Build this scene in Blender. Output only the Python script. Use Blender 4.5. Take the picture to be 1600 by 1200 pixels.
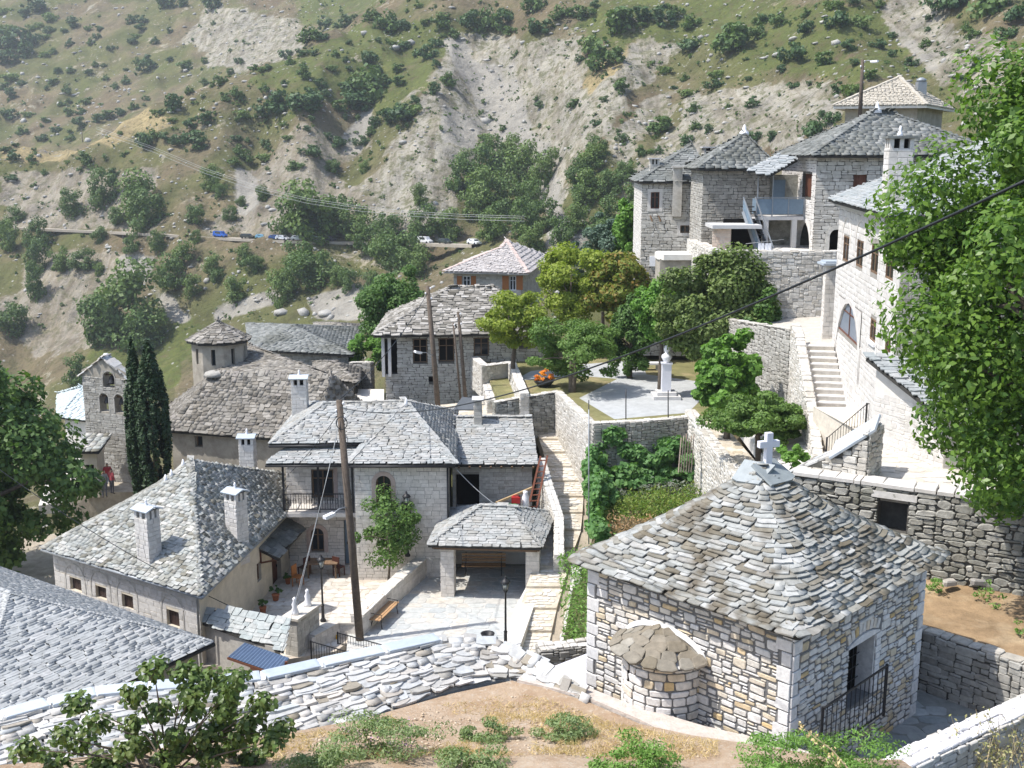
import bpy, math, random
import numpy as np
from mathutils import Vector, Matrix
SC = bpy.context.scene
for _o in list(bpy.data.objects): bpy.data.objects.remove(_o)
COL = SC.collection
R = math.radians
# ------------------------------------------------------------------ camera, sky, sun, exposure
F_PX, PITCH = 1740.0, R(11.7)
cam = bpy.data.cameras.new('camera'); camo = bpy.data.objects.new('camera', cam); COL.objects.link(camo)
camo.location = (0, 0, 0); camo.rotation_euler = (R(90) - PITCH, 0, 0)
cam.sensor_width = 36; cam.lens = 36 * F_PX / 1600; cam.clip_start = .2; cam.clip_end = 3000
SC.camera = camo
SUN_EL, SUN_TRAVEL = R(58), Vector((.975, .22, 0)).normalized()
w = bpy.data.worlds.new('World'); SC.world = w; w.use_nodes = True
nt = w.node_tree; bg = nt.nodes['Background']
sky = nt.nodes.new('ShaderNodeTexSky'); sky.sky_type = 'NISHITA'; sky.sun_disc = False
sky.sun_elevation = SUN_EL; sky.sun_rotation = math.atan2(-SUN_TRAVEL.x, -SUN_TRAVEL.y)
sky.air_density = 1.0; sky.dust_density = 1.5
nt.links.new(sky.outputs[0], bg.inputs[0]); bg.inputs[1].default_value = .15
sl = bpy.data.lights.new('sun', 'SUN'); sl.energy = 3.8; sl.angle = R(.55); sl.color = (1, .96, .9)
slo = bpy.data.objects.new('sun', sl); COL.objects.link(slo)
_d = SUN_TRAVEL * math.cos(SUN_EL) + Vector((0, 0, -math.sin(SUN_EL)))
slo.rotation_euler = _d.to_track_quat('-Z', 'Y').to_euler(); slo.location = (-40, 0, 60)
SC.view_settings.view_transform = 'Standard'; SC.view_settings.look = 'None'
SC.view_settings.exposure = .77; SC.view_settings.gamma = 1; SC.view_settings.use_curve_mapping = False
SC.cycles.max_bounces = 6; SC.cycles.transparent_max_bounces = 6; SC.cycles.use_denoising = True
# ------------------------------------------------------------------ survey helpers: a sight line at a known distance or height gives a place
CP, SP = math.cos(PITCH), math.sin(PITCH)
def ray(px, py):
    x = (px - 800) / F_PX; y = (600 - py) / F_PX
    return Vector((x, CP + y * SP, -SP + y * CP))
def V(px, py, Y=None, z=None):
    d = ray(px, py)
    return d * (Y / d.y if Y is not None else z / d.z)
def Vincl(px, py, z0, Y0, k):
    d = ray(px, py); return d * ((z0 - k * Y0) / (d.z - k * d.y))
def proj(p):
    f = p[1] * CP - p[2] * SP; u = p[1] * SP + p[2] * CP
    return 800 + F_PX * p[0] / f, 600 - F_PX * u / f
class Fr:                                   # a vertical face: u to the right seen from outside, v up, d outwards
    def __init__(s, a, b, z=0):
        s.O = Vector((a[0], a[1], z)); e = Vector((b[0] - a[0], b[1] - a[1], 0)); s.L = e.length
        s.U = e.normalized(); s.N = Vector((s.U.y, -s.U.x, 0)); s.Z = Vector((0, 0, 1))
    def pt(s, u, v, d=0): return s.O + s.U * u + s.Z * v + s.N * d
    def hit(s, px, py, d=0):
        r = ray(px, py); o = s.O + s.N * d; p = r * (o.dot(s.N) / r.dot(s.N)); q = p - s.O
        return q.dot(s.U), q.z
# ------------------------------------------------------------------ objects
ORG = {}
def setp(o, label=None, cat=None, group=None, kind=None):
    if label: o['label'] = label
    if cat: o['category'] = cat
    if group: o['group'] = group
    if kind: o['kind'] = kind
    return o
def thing(name, label, cat, loc, group=None, kind=None):
    o = bpy.data.objects.new(name, None); COL.objects.link(o); o.location = loc; o.empty_display_size = .3
    ORG[o.name] = Vector(loc)
    return setp(o, label, cat, group, kind)
def org(o): return ORG.get(o.name, Vector((0, 0, 0))) if o else Vector((0, 0, 0))
def link(o, parent=None):
    COL.objects.link(o)
    if parent: o.parent = parent; ORG[o.name] = org(parent)
    return o
def copy_tree(o, parent=None, label=None):
    c = o.copy(); COL.objects.link(c)
    if parent: c.parent = parent
    if label: c['label'] = label
    for ch in list(o.children): copy_tree(ch, c)
    return c
class MB:
    def __init__(s): s.v = []; s.f = []; s.uv = {}; s.sm = set(); s.grp = []
    def add(s, vs, fs, smooth=False):
        b = len(s.v); s.v += [tuple(x) for x in vs]; s.grp.append((b, len(s.v), len(s.f), len(s.f) + len(fs)))
        for f in fs:
            if smooth: s.sm.add(len(s.f))
            s.f.append(tuple(b + i for i in f))
    def quad(s, *p, uv=None):
        b = len(s.v); s.v += [tuple(x) for x in p]
        if uv: s.uv[len(s.f)] = uv
        s.f.append(tuple(range(b, b + len(p))))
    def box(s, c, size, ax=None):
        c = Vector(c); ax = ax or (Vector((1, 0, 0)), Vector((0, 1, 0)), Vector((0, 0, 1)))
        vs = [c + ax[0] * (size[0] / 2 * i) + ax[1] * (size[1] / 2 * j) + ax[2] * (size[2] / 2 * k) for k in (-1, 1) for j in (-1, 1) for i in (-1, 1)]
        s.add(vs, [(0, 2, 3, 1), (4, 5, 7, 6), (0, 1, 5, 4), (2, 6, 7, 3), (0, 4, 6, 2), (1, 3, 7, 5)])
    def fbox(s, fr, u0, u1, v0, v1, d0, d1):
        s.box(fr.pt((u0 + u1) / 2, (v0 + v1) / 2, (d0 + d1) / 2), (u1 - u0, v1 - v0, d1 - d0), (fr.U, fr.Z, fr.N))
    def bar(s, a, b, w, h=None, up=None):
        a = Vector(a); b = Vector(b); e = b - a; L = e.length; e.normalize()
        up = up or (Vector((0, 0, 1)) if abs(e.z) < .9 else Vector((1, 0, 0)))
        x = e.cross(up).normalized(); y = x.cross(e)
        s.box((a + b) / 2, (w, L, h or w), (x, e, y))
    def tube(s, pts, rad, n=8, cap=True):
        pts = [Vector(p) for p in pts]; rad = rad if isinstance(rad, (list, tuple)) else [rad] * len(pts)
        rings = []; px = None
        for i, p in enumerate(pts):
            t = (pts[min(i + 1, len(pts) - 1)] - pts[max(i - 1, 0)]).normalized()
            if px is None: px = t.cross(Vector((0, 0, 1)) if abs(t.z) < .9 else Vector((1, 0, 0))).normalized()
            px = (px - t * px.dot(t)).normalized(); py = t.cross(px)
            rings.append([p + (px * math.cos(2 * math.pi * k / n) + py * math.sin(2 * math.pi * k / n)) * rad[i] for k in range(n)])
        vs = [q for r in rings for q in r]; fs = []
        for i in range(len(rings) - 1):
            for k in range(n):
                a = i * n + k; b = i * n + (k + 1) % n; fs.append((a, b, b + n, a + n))
        if cap: fs += [tuple(range(n - 1, -1, -1)), tuple(len(vs) - n + k for k in range(n))]
        s.add(vs, fs, True)
    def lathe(s, c, prof, n=16, ax=None):
        c = Vector(c); vs = []
        for r, h in prof:
            vs += [c + Vector((r * math.cos(2 * math.pi * k / n), r * math.sin(2 * math.pi * k / n), h)) for k in range(n)]
        fs = [(i * n + k, i * n + (k + 1) % n, (i + 1) * n + (k + 1) % n, (i + 1) * n + k) for i in range(len(prof) - 1) for k in range(n)]
        fs += [tuple(range(n - 1, -1, -1)), tuple((len(prof) - 1) * n + k for k in range(n))]
        s.add(vs, fs, True)
    def prism(s, poly, z0, z1):
        n = len(poly); vs = [(p[0], p[1], z0) for p in poly] + [(p[0], p[1], z1) for p in poly]
        s.add(vs, [tuple(range(n - 1, -1, -1)), tuple(range(n, 2 * n))] + [(i, (i + 1) % n, n + (i + 1) % n, n + i) for i in range(n)])
    def build_each(s, name, mat, parent=None, local=False):
        for a, b, c, d in s.grp:
            m = MB(); m.add(s.v[a:b], [tuple(i - a for i in f) for f in s.f[c:d]]); m.sm = {k - c for k in s.sm if c <= k < d}; m.build(name, mat, parent, local=local)
    def build(s, name, mat, parent=None, kind=None, local=False, label=None):
        me = bpy.data.meshes.new(name); o3 = Vector((0, 0, 0)) if local else org(parent)
        me.from_pydata([(x - o3.x, y - o3.y, z - o3.z) for x, y, z in s.v], [], s.f)
        if s.uv:
            ul = me.uv_layers.new(name='UVMap'); 
            for p in me.polygons:
                q = s.uv.get(p.index)
                if q:
                    for k, li in enumerate(p.loop_indices): ul.data[li].uv = q[k]
        if s.sm:
            for i in s.sm: me.polygons[i].use_smooth = True
        me.materials.append(mat)
        o = bpy.data.objects.new(name, me); link(o, parent)
        if kind: o['kind'] = kind
        if label: o['label'] = label
        return o
# ------------------------------------------------------------------ materials
def nodes(name):
    m = bpy.data.materials.new(name); m.use_nodes = True; t = m.node_tree
    return m, t, t.nodes['Principled BSDF'], t.nodes['Material Output']
def N(t, typ, **kw):
    n = t.nodes.new(typ)
    for k, v in kw.items(): setattr(n, k, v)
    return n
def ramp(t, fac, stops, interp='LINEAR'):
    n = N(t, 'ShaderNodeValToRGB'); cr = n.color_ramp; cr.interpolation = interp
    while len(cr.elements) < len(stops): cr.elements.new(.5)
    for e, (p, c) in zip(cr.elements, stops): e.position = p; e.color = (*c, 1)
    t.links.new(fac, n.inputs[0]); return n.outputs[0]
def math_(t, op, a, b=None):
    n = N(t, 'ShaderNodeMath', operation=op)
    for i, x in enumerate((a, b)):
        if x is None: continue
        if isinstance(x, (int, float)): n.inputs[i].default_value = x
        else: t.links.new(x, n.inputs[i])
    return n.outputs[0]
def mix(t, fac, a, b, mode='MIX'):
    n = N(t, 'ShaderNodeMix', data_type='RGBA', blend_type=mode)
    for i, x in ((0, fac), (6, a), (7, b)):
        if isinstance(x, (int, float)): n.inputs[i].default_value = x
        elif isinstance(x, tuple): n.inputs[i].default_value = (*x, 1)
        else: t.links.new(x, n.inputs[i])
    return n.outputs[2]
def noise(t, co, scale, detail=4, rough=.6, out=0):
    n = N(t, 'ShaderNodeTexNoise'); n.inputs['Scale'].default_value = scale; n.inputs['Detail'].default_value = detail; n.inputs['Roughness'].default_value = rough
    if co is not None: t.links.new(co, n.inputs['Vector'])
    return n.outputs[out]
def bump(t, h, b, strength=.4, dist=.02):
    n = N(t, 'ShaderNodeBump'); n.inputs['Strength'].default_value = strength; n.inputs['Distance'].default_value = dist
    t.links.new(h, n.inputs['Height']); t.links.new(n.outputs[0], b.inputs['Normal'])
MATS = {}
def M(name, cols, rough=.85, nz=(3, .25), patch=None, bs=(25, .35, .02), spec=.25, island=True, metal=0):
    """stone-like material: a colour per piece, broad patches, fine grain, relief"""
    m, t, b, out = nodes(name); pos = N(t, 'ShaderNodeNewGeometry').outputs['Position']
    if len(cols) > 1:
        if island:
            a = N(t, 'ShaderNodeObjectInfo').outputs['Random']; i = N(t, 'ShaderNodeNewGeometry').outputs['Random Per Island']
            fac = math_(t, 'FRACT', math_(t, 'ADD', a, i))
        else: fac = noise(t, pos, island_scale(name), 3)
        n = len(cols); c = ramp(t, fac, [((k / (n - 1)) * .98 + .01, x) for k, x in enumerate(cols)])
    else: c = mix(t, 0.0, cols[0], cols[0])
    if patch:
        f = ramp(t, noise(t, pos, patch[0], 3), [(patch[2], (0, 0, 0)), (patch[2] + .14, (1, 1, 1))])
        c = mix(t, math_(t, 'MULTIPLY', f, patch[3] if len(patch) > 3 else .75), c, patch[1])
    lo, hi = 1 - nz[1], 1 + nz[1]
    g = ramp(t, noise(t, pos, nz[0], 6, .7), [(.3, (lo, lo, lo)), (.7, (hi, hi, hi))])
    c = mix(t, 1.0, c, g, 'MULTIPLY')
    t.links.new(c, b.inputs['Base Color']); b.inputs['Roughness'].default_value = rough
    b.inputs['Specular IOR Level'].default_value = spec; b.inputs['Metallic'].default_value = metal
    if bs: bump(t, noise(t, pos, bs[0], 5, .65), b, bs[1], bs[2])
    MATS[name] = m; return m
LEAF_K = 1.75
def island_scale(n): return .8
def Mleaf(name, cols, trans=.35, rough=.55):
    cols = [tuple(min(x * LEAF_K, .8) for x in c) for c in cols]
    m, t, b, out = nodes(name)
    a = N(t, 'ShaderNodeObjectInfo').outputs['Random']; i = N(t, 'ShaderNodeNewGeometry').outputs['Random Per Island']
    pos = N(t, 'ShaderNodeNewGeometry').outputs['Position']
    fac = math_(t, 'FRACT', math_(t, 'ADD', math_(t, 'MULTIPLY', a, .35), math_(t, 'ADD', math_(t, 'MULTIPLY', i, .6), math_(t, 'MULTIPLY', noise(t, pos, .5, 2), .45))))
    n = len(cols); c = ramp(t, fac, [(k / (n - 1), x) for k, x in enumerate(cols)])
    t.links.new(c, b.inputs['Base Color']); b.inputs['Roughness'].default_value = rough; b.inputs['Specular IOR Level'].default_value = .3
    tr = N(t, 'ShaderNodeBsdfTranslucent'); t.links.new(mix(t, 1.0, c, (1.1, 1.25, .55), 'MULTIPLY'), tr.inputs[0])
    ms = N(t, 'ShaderNodeMixShader'); ms.inputs[0].default_value = trans
    t.links.new(b.outputs[0], ms.inputs[1]); t.links.new(tr.outputs[0], ms.inputs[2]); t.links.new(ms.outputs[0], out.inputs[0])
    return m
def plain(name, col, rough=.6, metal=0, spec=.3, nz=.12):
    return M(name, [col], rough, (6, nz), None, None, spec, metal=metal)
mS_chapel = M('chapel slate', [(.24, .245, .23), (.36, .365, .35), (.29, .30, .29), (.42, .42, .405), (.15, .13, .095), (.34, .35, .335), (.20, .18, .14), (.38, .385, .37)], .85, (5, .25), (1.0, (.125, .105, .075), .52, .85), (30, .5, .01), .08)
mS_new = M('pale slate', [(.27, .28, .275), (.36, .365, .355), (.31, .325, .32), (.40, .395, .38), (.29, .285, .265), (.34, .345, .34)], .85, (4, .25), (.45, (.30, .28, .24), .52, .6), (30, .4, .01), .1)
mS_left = M('weathered slate', [(.19, .18, .145), (.39, .395, .37), (.28, .295, .28), (.46, .445, .415), (.24, .24, .21), (.34, .35, .335), (.15, .14, .11), (.42, .415, .39)], .88, (4, .3), (.35, (.26, .275, .265), .52, .5), (30, .4, .01), .1)
mS_old = M('brown grey slate', [(.11, .10, .085), (.21, .19, .16), (.30, .28, .25), (.15, .14, .12), (.24, .22, .20)], .85, (4, .3), (.3, (.2, .19, .17), .5, .4), (30, .4, .01))
mS_grey = M('grey slate', [(.13, .138, .132), (.185, .195, .187), (.25, .255, .245), (.155, .16, .152)], .88, (3, .28), (.35, (.115, .118, .10), .5, .6), (30, .4, .01), .1)
mS_fine = M('fine blue grey slate', [(.34, .35, .345), (.41, .42, .415), (.37, .38, .375), (.45, .45, .44)], .8, (4, .22), (.5, (.34, .335, .32), .54, .5), (40, .3, .008), .1)
mDeck = M('roof underlay', [(.05, .048, .043)], .95, (3, .2))
mMortar = M('grey mortar', [(.17, .168, .165)], .95, (8, .2))
mMortarW = M('pale mortar', [(.46, .44, .40)], .95, (6, .2))
mMortarD = M('dark joint', [(.10, .095, .085)], .95, (6, .3))
mChapel = M('chapel limestone', [(.56, .55, .53), (.66, .64, .62), (.52, .49, .44), (.70, .68, .66), (.60, .58, .55), (.64, .60, .54), (.54, .44, .29), (.63, .61, .58), (.56, .40, .19), (.66, .64, .61)], .85, (7, .22), None, (22, .6, .02))
mQuoin = M('pale quoin', [(.58, .57, .56), (.66, .65, .64), (.62, .61, .60)], .85, (9, .18), None, (30, .5, .015))
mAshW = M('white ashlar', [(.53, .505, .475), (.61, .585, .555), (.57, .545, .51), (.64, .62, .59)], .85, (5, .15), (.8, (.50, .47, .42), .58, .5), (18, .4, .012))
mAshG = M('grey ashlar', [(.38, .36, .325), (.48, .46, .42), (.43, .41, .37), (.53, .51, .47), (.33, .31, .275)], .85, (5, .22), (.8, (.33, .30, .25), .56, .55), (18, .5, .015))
mAshC = M('cream ashlar', [(.58, .54, .49), (.67, .63, .58), (.62, .58, .53), (.70, .66, .61), (.55, .51, .46)], .85, (5, .18), (.9, (.50, .45, .39), .56, .5), (18, .45, .012))
mRubL = M('light rubble', [(.40, .37, .32), (.52, .49, .44), (.60, .58, .54), (.46, .43, .38), (.56, .54, .50)], .9, (5, .25), None, (14, .7, .03))
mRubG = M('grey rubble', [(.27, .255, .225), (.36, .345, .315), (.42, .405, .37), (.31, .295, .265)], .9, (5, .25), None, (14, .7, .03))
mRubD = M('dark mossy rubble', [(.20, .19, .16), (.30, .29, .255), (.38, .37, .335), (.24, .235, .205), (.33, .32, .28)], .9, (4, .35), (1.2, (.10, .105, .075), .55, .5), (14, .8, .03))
mFlat = M('flat pale walling slate', [(.36, .35, .33), (.52, .51, .49), (.42, .44, .45), (.25, .215, .16), (.58, .56, .54), (.38, .39, .39), (.50, .46, .41), (.44, .45, .45), (.30, .28, .25)], .75, (6, .2), None, (18, .5, .015))
mCap = M('bluish coping slab', [(.36, .41, .46), (.46, .50, .54), (.41, .45, .50)], .6, (4, .12), None, (30, .3, .008))
mWhiteM = M('white lime mortar', [(.66, .65, .63)], .9, (5, .15), None, (12, .6, .03))
mJoint = M('stone joint', [(.30, .28, .25)], .95, (6, .2))
mPlastW = M('white plaster', [(.66, .63, .58)], .9, (2.5, .1), None, (15, .25, .01))
mPlastY = M('buff plaster', [(.56, .50, .40)], .9, (1.3, .2), (.7, (.46, .39, .29), .56, .5), (15, .3, .01))
mPlastG = M('weathered grey plaster', [(.34, .31, .26)], .92, (1.2, .3), (1.5, (.24, .21, .17), .55, .6), (15, .4, .015))
mPink = M('pinkish dressed stone', [(.50, .39, .34)], .85, (6, .15), None, (18, .3, .01))
mPave = M('paving flags', [(.38, .40, .40), (.47, .48, .46), (.42, .43, .42), (.52, .48, .42), (.45, .46, .45)], .75, (4, .18), None, (22, .35, .01))
mPaveW = M('pale paving flags', [(.52, .48, .42), (.60, .57, .52), (.55, .50, .42), (.62, .60, .56)], .8, (4, .2), None, (20, .4, .012))
mWood = M('weathered brown timber', [(.16, .10, .06), (.20, .13, .08), (.13, .085, .055)], .7, (9, .3), None, (30, .3, .006))
mWoodR = M('varnished red brown timber', [(.11, .045, .028), (.14, .058, .035)], .5, (9, .2), None, (30, .2, .004))
mSlat = M('bench timber', [(.42, .25, .13), (.48, .30, .16)], .55, (9, .2), None, (30, .2, .004))
mPole = M('grey brown pole wood', [(.12, .095, .075), (.10, .08, .065)], .9, (6, .35), None, (30, .5, .01))
mIron = plain('black iron', (.018, .018, .02), .5, 0, .4)
mGalv = plain('grey galvanised steel', (.28, .30, .32), .5, .3)
mBluG = plain('blue grey paint', (.16, .22, .28), .5)
mGlass = plain('dark window glass', (.02, .025, .03), .12, 0, .5, .05)
mGlassB = plain('blue grey screen', (.19, .22, .27), .4, 0, .4)
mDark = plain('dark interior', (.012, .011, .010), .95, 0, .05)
mWhite = plain('white paint', (.78, .78, .80), .6, 0, .3, .04)
mConc = M('pale concrete', [(.52, .51, .50)], .9, (3, .12), None, (20, .3, .01))
mCross = plain('white marble', (.66, .67, .72), .5, 0, .4, .05)
mRed = plain('red plastic', (.42, .03, .03), .4); mOrange = plain('orange plastic', (.75, .17, .02), .5)
mYel = plain('yellow plastic', (.75, .42, .02), .45); mGreenP = plain('green plastic', (.03, .25, .08), .45)
mTerra = plain('terracotta', (.42, .15, .07), .85)
mBlueRoof = plain('blue grey sheet metal', (.13, .19, .30), .45, .2)
mTile = M('pale pinkish grey roof tile', [(.43, .40, .38), (.48, .45, .43), (.455, .42, .40)], .8, (5, .12), None, (20, .3, .01))
mTileB = M('beige roof tile', [(.41, .375, .31), (.47, .43, .36), (.44, .40, .335)], .8, (5, .12), None, (20, .3, .01))
mLamp = plain('lamp glass', (.45, .48, .45), .2, 0, .5)
mCable = plain('black cable', (.022, .026, .03), .6); mWire = plain('pale wire', (.35, .36, .36), .5, .2)
mSoilW = M('trodden stony path', [(.50, .44, .35)], .95, (2.5, .25), (1.5, (.56, .53, .47), .5, .8), (9, .8, .05))
# ------------------------------------------------------------------ loose pieces: stones, slates, leaves
def _unit_stone(rg, cut=.2, jit=.06):
    vs = []
    for cx, cy in ((-1, -1), (1, -1), (1, 1), (-1, 1)):
        a = rg.uniform(.25, 1) * cut; b = rg.uniform(.25, 1) * cut
        jx = rg.uniform(-jit, jit); jy = rg.uniform(-jit, jit)
        p = [(cx * (.5 - a) + jx, cy * .5 + jy), (cx * .5 + jx, cy * (.5 - b) + jy)]
        if cx * cy > 0: p.reverse()
        vs += p
    n = 8; zc = [rg.uniform(.85, 1.1) for _ in range(n)]
    V3 = [(x, y, -.25) for x, y in vs] + [(x, y, .72) for x, y in vs] + [(x * .86, y * .82, z) for (x, y), z in zip(vs, zc)]
    fs = [tuple(range(2 * n, 3 * n))]
    for k in range(n):
        j = (k + 1) % n; fs += [(k, j, n + j, n + k), (n + k, n + j, 2 * n + j, 2 * n + k)]
    return np.array(V3), fs
def _unit_block(rg):
    j = lambda: rg.uniform(-.025, .025)
    c = [(-.5 + j(), -.5 + j()), (.5 + j(), -.5 + j()), (.5 + j(), .5 + j()), (-.5 + j(), .5 + j())]
    V3 = [(x, y, -.25) for x, y in c] + [(x, y, .8) for x, y in c] + [(x * .95, y * .9, 1) for x, y in c]
    fs = [(8, 9, 10, 11)]
    for k in range(4):
        q = (k + 1) % 4; fs += [(k, q, 4 + q, 4 + k), (4 + k, 4 + q, 8 + q, 8 + k)]
    return np.array(V3), fs
def _unit_slate(rg, rag=.055):
    r = lambda a: rg.uniform(-a, a)
    c = [(-.5 + r(.05), .0 + abs(r(rag))), (-.22 + r(.1), r(rag) - .02), (.2 + r(.1), r(rag) - .02), (.5 + r(.05), abs(r(rag))), (.47 + r(.05), 1 + r(.08)), (-.47 + r(.05), 1 + r(.08))]
    if rg.random() < .4: c[0] = (-.5 + rg.uniform(.03, .15), .02)
    if rg.random() < .4: c[3] = (.5 - rg.uniform(.03, .15), .02)
    n = 6; V3 = [(x, y, 0) for x, y in c] + [(x * .99, y * .99 + .005, 1 + rg.uniform(-.15, .15)) for x, y in c]
    return np.array(V3), [tuple(range(n, 2 * n))] + [(k, (k + 1) % n, n + (k + 1) % n, n + k) for k in range(n)]
def _unit_flag(rg):
    n = rg.choice((5, 6, 7)); V3 = []
    for k in range(n):
        a = 2 * math.pi * (k + rg.uniform(-.25, .25)) / n; V3.append((.5 * math.cos(a) * rg.uniform(.9, 1.12), .5 * math.sin(a) * rg.uniform(.9, 1.12)))
    V4 = [(x, y, -.3) for x, y in V3] + [(x * .98, y * .98, 1) for x, y in V3]
    return np.array(V4), [tuple(range(n, 2 * n))] + [(k, (k + 1) % n, n + (k + 1) % n, n + k) for k in range(n)]
def _unit_shard(rg):
    r = lambda a: rg.uniform(-a, a)
    c = [(-.5 + r(.03), r(.25)), (-.36 + r(.12), -.46 + r(.08)), (.05 + r(.2), -.5 + r(.06)), (.38 + r(.1), -.42 + r(.1)), (.52 + r(.03), r(.25)), (.3 + r(.15), .47 + r(.06)), (-.25 + r(.2), .5 + r(.06))]
    n = 7; V3 = [(x, y, -.3) for x, y in c] + [(x, y, .85 + (.15 if y < 0 else -.1) + r(.08)) for x, y in c] + [(x * .94, y * .9, 1 + (.15 if y < 0 else -.1) + r(.05)) for x, y in c]; fs = [tuple(range(2 * n, 3 * n))]
    for k in range(n): j = (k + 1) % n; fs += [(k, j, n + j, n + k), (n + k, n + j, 2 * n + j, 2 * n + k)]
    return np.array(V3), fs
_rg = random.Random(7)
UNITS = {'ragslate': [_unit_slate(_rg, .15) for _ in range(18)], 'stone': [_unit_stone(_rg) for _ in range(16)], 'block': [_unit_block(_rg) for _ in range(10)], 'slate': [_unit_slate(_rg) for _ in range(16)],
         'flag': [_unit_flag(_rg) for _ in range(10)], 'rough': [_unit_stone(_rg, .32, .1) for _ in range(16)], 'shard': [_unit_shard(_rg) for _ in range(18)]}
_um = {}
def unit_mesh(kind, k, mat, name):
    key = (kind, k, mat.name, name)
    if key not in _um:
        me = bpy.data.meshes.new(name); v, f = UNITS[kind][k]; me.from_pydata(v.tolist(), [], f); me.materials.append(mat); _um[key] = me
    return _um[key]
def mtx(x, y, z, t):
    m = np.eye(4); m[:3, 0] = x; m[:3, 1] = y; m[:3, 2] = z; m[:3, 3] = t; return m
def np_mesh(name, V3, faces_by_n, mat, smooth=False):
    """mesh from an array of vertices and {corner count: index array}"""
    me = bpy.data.meshes.new(name); me.vertices.add(len(V3)); me.vertices.foreach_set('co', np.asarray(V3, dtype=np.float32).ravel())
    loops = np.concatenate([np.asarray(a).ravel() for n, a in faces_by_n.items()]); tot = np.concatenate([np.full(len(a), n) for n, a in faces_by_n.items()])
    me.loops.add(len(loops)); me.loops.foreach_set('vertex_index', loops.astype(np.int32))
    me.polygons.add(len(tot)); st = np.concatenate([[0], np.cumsum(tot)[:-1]])
    me.polygons.foreach_set('loop_start', st.astype(np.int32)); me.polygons.foreach_set('loop_total', tot.astype(np.int32))
    me.update(calc_edges=True)
    if smooth: me.polygons.foreach_set('use_smooth', np.ones(len(tot), dtype=bool))
    me.materials.append(mat); return me
def pieces(name, kind, items, parent, mat, cap=300, rest=None):
    """items: 4x4 matrices (z axis = outward). The pieces that show largest become objects of their own, the others one joined part."""
    if not items: return
    A = np.array(items); c = A[:, :3, 3]; ax = np.linalg.norm(A[:, :3, 0], axis=1); ay = np.linalg.norm(A[:, :3, 1], axis=1)
    nz = A[:, :3, 2] / np.linalg.norm(A[:, :3, 2], axis=1, keepdims=True); dist = np.linalg.norm(c, axis=1)
    face = np.clip(-(nz * c).sum(1) / dist, 0, 1)
    f = c[:, 1] * CP - c[:, 2] * SP; u = c[:, 1] * SP + c[:, 2] * CP; px = 800 + F_PX * c[:, 0] / f; py = 600 - F_PX * u / f
    vis = (px > -10) & (px < 1610) & (py > -10) & (py < 1210)
    wgt = ax * ay * face / dist ** 2 * vis; o3 = np.array(org(parent)); L = len(UNITS[kind]); rg = random.Random(len(items))
    order = np.argsort(-wgt); n_ind = min(cap, int((wgt > 0).sum())); ks = [rg.randrange(L) for _ in items]
    for i in order[:n_ind]:
        o = bpy.data.objects.new(name, unit_mesh(kind, ks[i], mat, name)); COL.objects.link(o); o.parent = parent
        m = A[i].copy(); m[:3, 3] -= o3; o.matrix_basis = Matrix(m.tolist())
    if n_ind < len(items):
        vs = []; fb = {}; base = 0
        for i in order[n_ind:]:
            v, fs = UNITS[kind][ks[i]]; m = A[i]; vs.append(v @ m[:3, :3].T + (m[:3, 3] - o3))
            for q in fs: fb.setdefault(len(q), []).append([base + z for z in q])
            base += len(v)
        me = np_mesh(rest or name + '_field', np.concatenate(vs), fb, mat); o = bpy.data.objects.new(rest or name + '_field', me); link(o, parent); o['kind'] = 'stuff'
def cut(ivs, a, b):
    out = []
    for x, y in ivs:
        if b <= x or a >= y: out.append((x, y)); continue
        if a - x > .06: out.append((x, a))
        if y - b > .06: out.append((b, y))
    return out
def packed(fr, L, H, size, rg, holes, zb, zt, proud, gap, jit, d0, u0, batter):
    """irregular interlocking stones, no continuous courses"""
    cu, cv = size[0] / 3.2, size[1] / 2; nu, nv = max(1, round((L - u0) / cu)), max(1, round(H / cv)); cu, cv = (L - u0) / nu, H / nv; occ = np.zeros((nv, nu), bool); it = []
    U = np.array(fr.U); Z = np.array(fr.Z); Nn = np.array(fr.N)
    for j in range(nv):
        for i in range(nu):
            if any(a < u0 + (i + .5) * cu < b and c < (j + .5) * cv < d for a, b, c, d in holes): occ[j, i] = True
    wav = [rg.uniform(0, 6.3) for _ in range(4)]; wob = lambda u, v: .022 * jit * math.sin(u * 3.1 + wav[0] + v * 1.3) + .018 * jit * math.sin(u * 6.3 + wav[1] + v * 2.1)
    for j in range(nv):
        for i in range(nu):
            if occ[j, i]: continue
            w = rg.choice((2, 3, 3, 4, 4, 5)); h = rg.choice((1, 2, 2, 2, 2, 3)); k = 0
            while k < w and i + k < nu and not occ[j, i + k]: k += 1
            if i + k < nu and 0 < 1 < 2 and not occ[j, min(i + k, nu - 1)] and i + k == nu - 1: k += 1
            w = max(k, 1); h = min(h, nv - j)
            while h > 1 and occ[j:j + h, i:i + w].any(): h -= 1
            if h == 1 and w < 2 and j + 1 < nv and not occ[j + 1, i]: h = 2
            while h > 1 and h * cv > w * cu * .85: h -= 1
            occ[j:j + h, i:i + w] = True; s, e, p, q = u0 + i * cu, u0 + (i + w) * cu, j * cv, (j + h) * cv; um, vm = (s + e) / 2, (p + q) / 2
            if zb and vm < zb(um): continue
            if zt and q > zt(um) + .04: continue
            ang = rg.gauss(0, .03) * jit; x = U * math.cos(ang) + Z * math.sin(ang); y = Z * math.cos(ang) - U * math.sin(ang); g = gap * rg.uniform(.6, 1.3); g2 = gap * rg.uniform(.6, 1.3)
            it.append(mtx(x * max(e - s - g + rg.gauss(0, .012) * jit, .03), y * max(q - p - g2 + rg.gauss(0, .01) * jit, .03), Nn * proud * rg.uniform(.6, 1.4), np.array(fr.pt(um, vm + wob(um, vm), d0 - batter * vm / max(H, .1)))))
    return it
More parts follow.
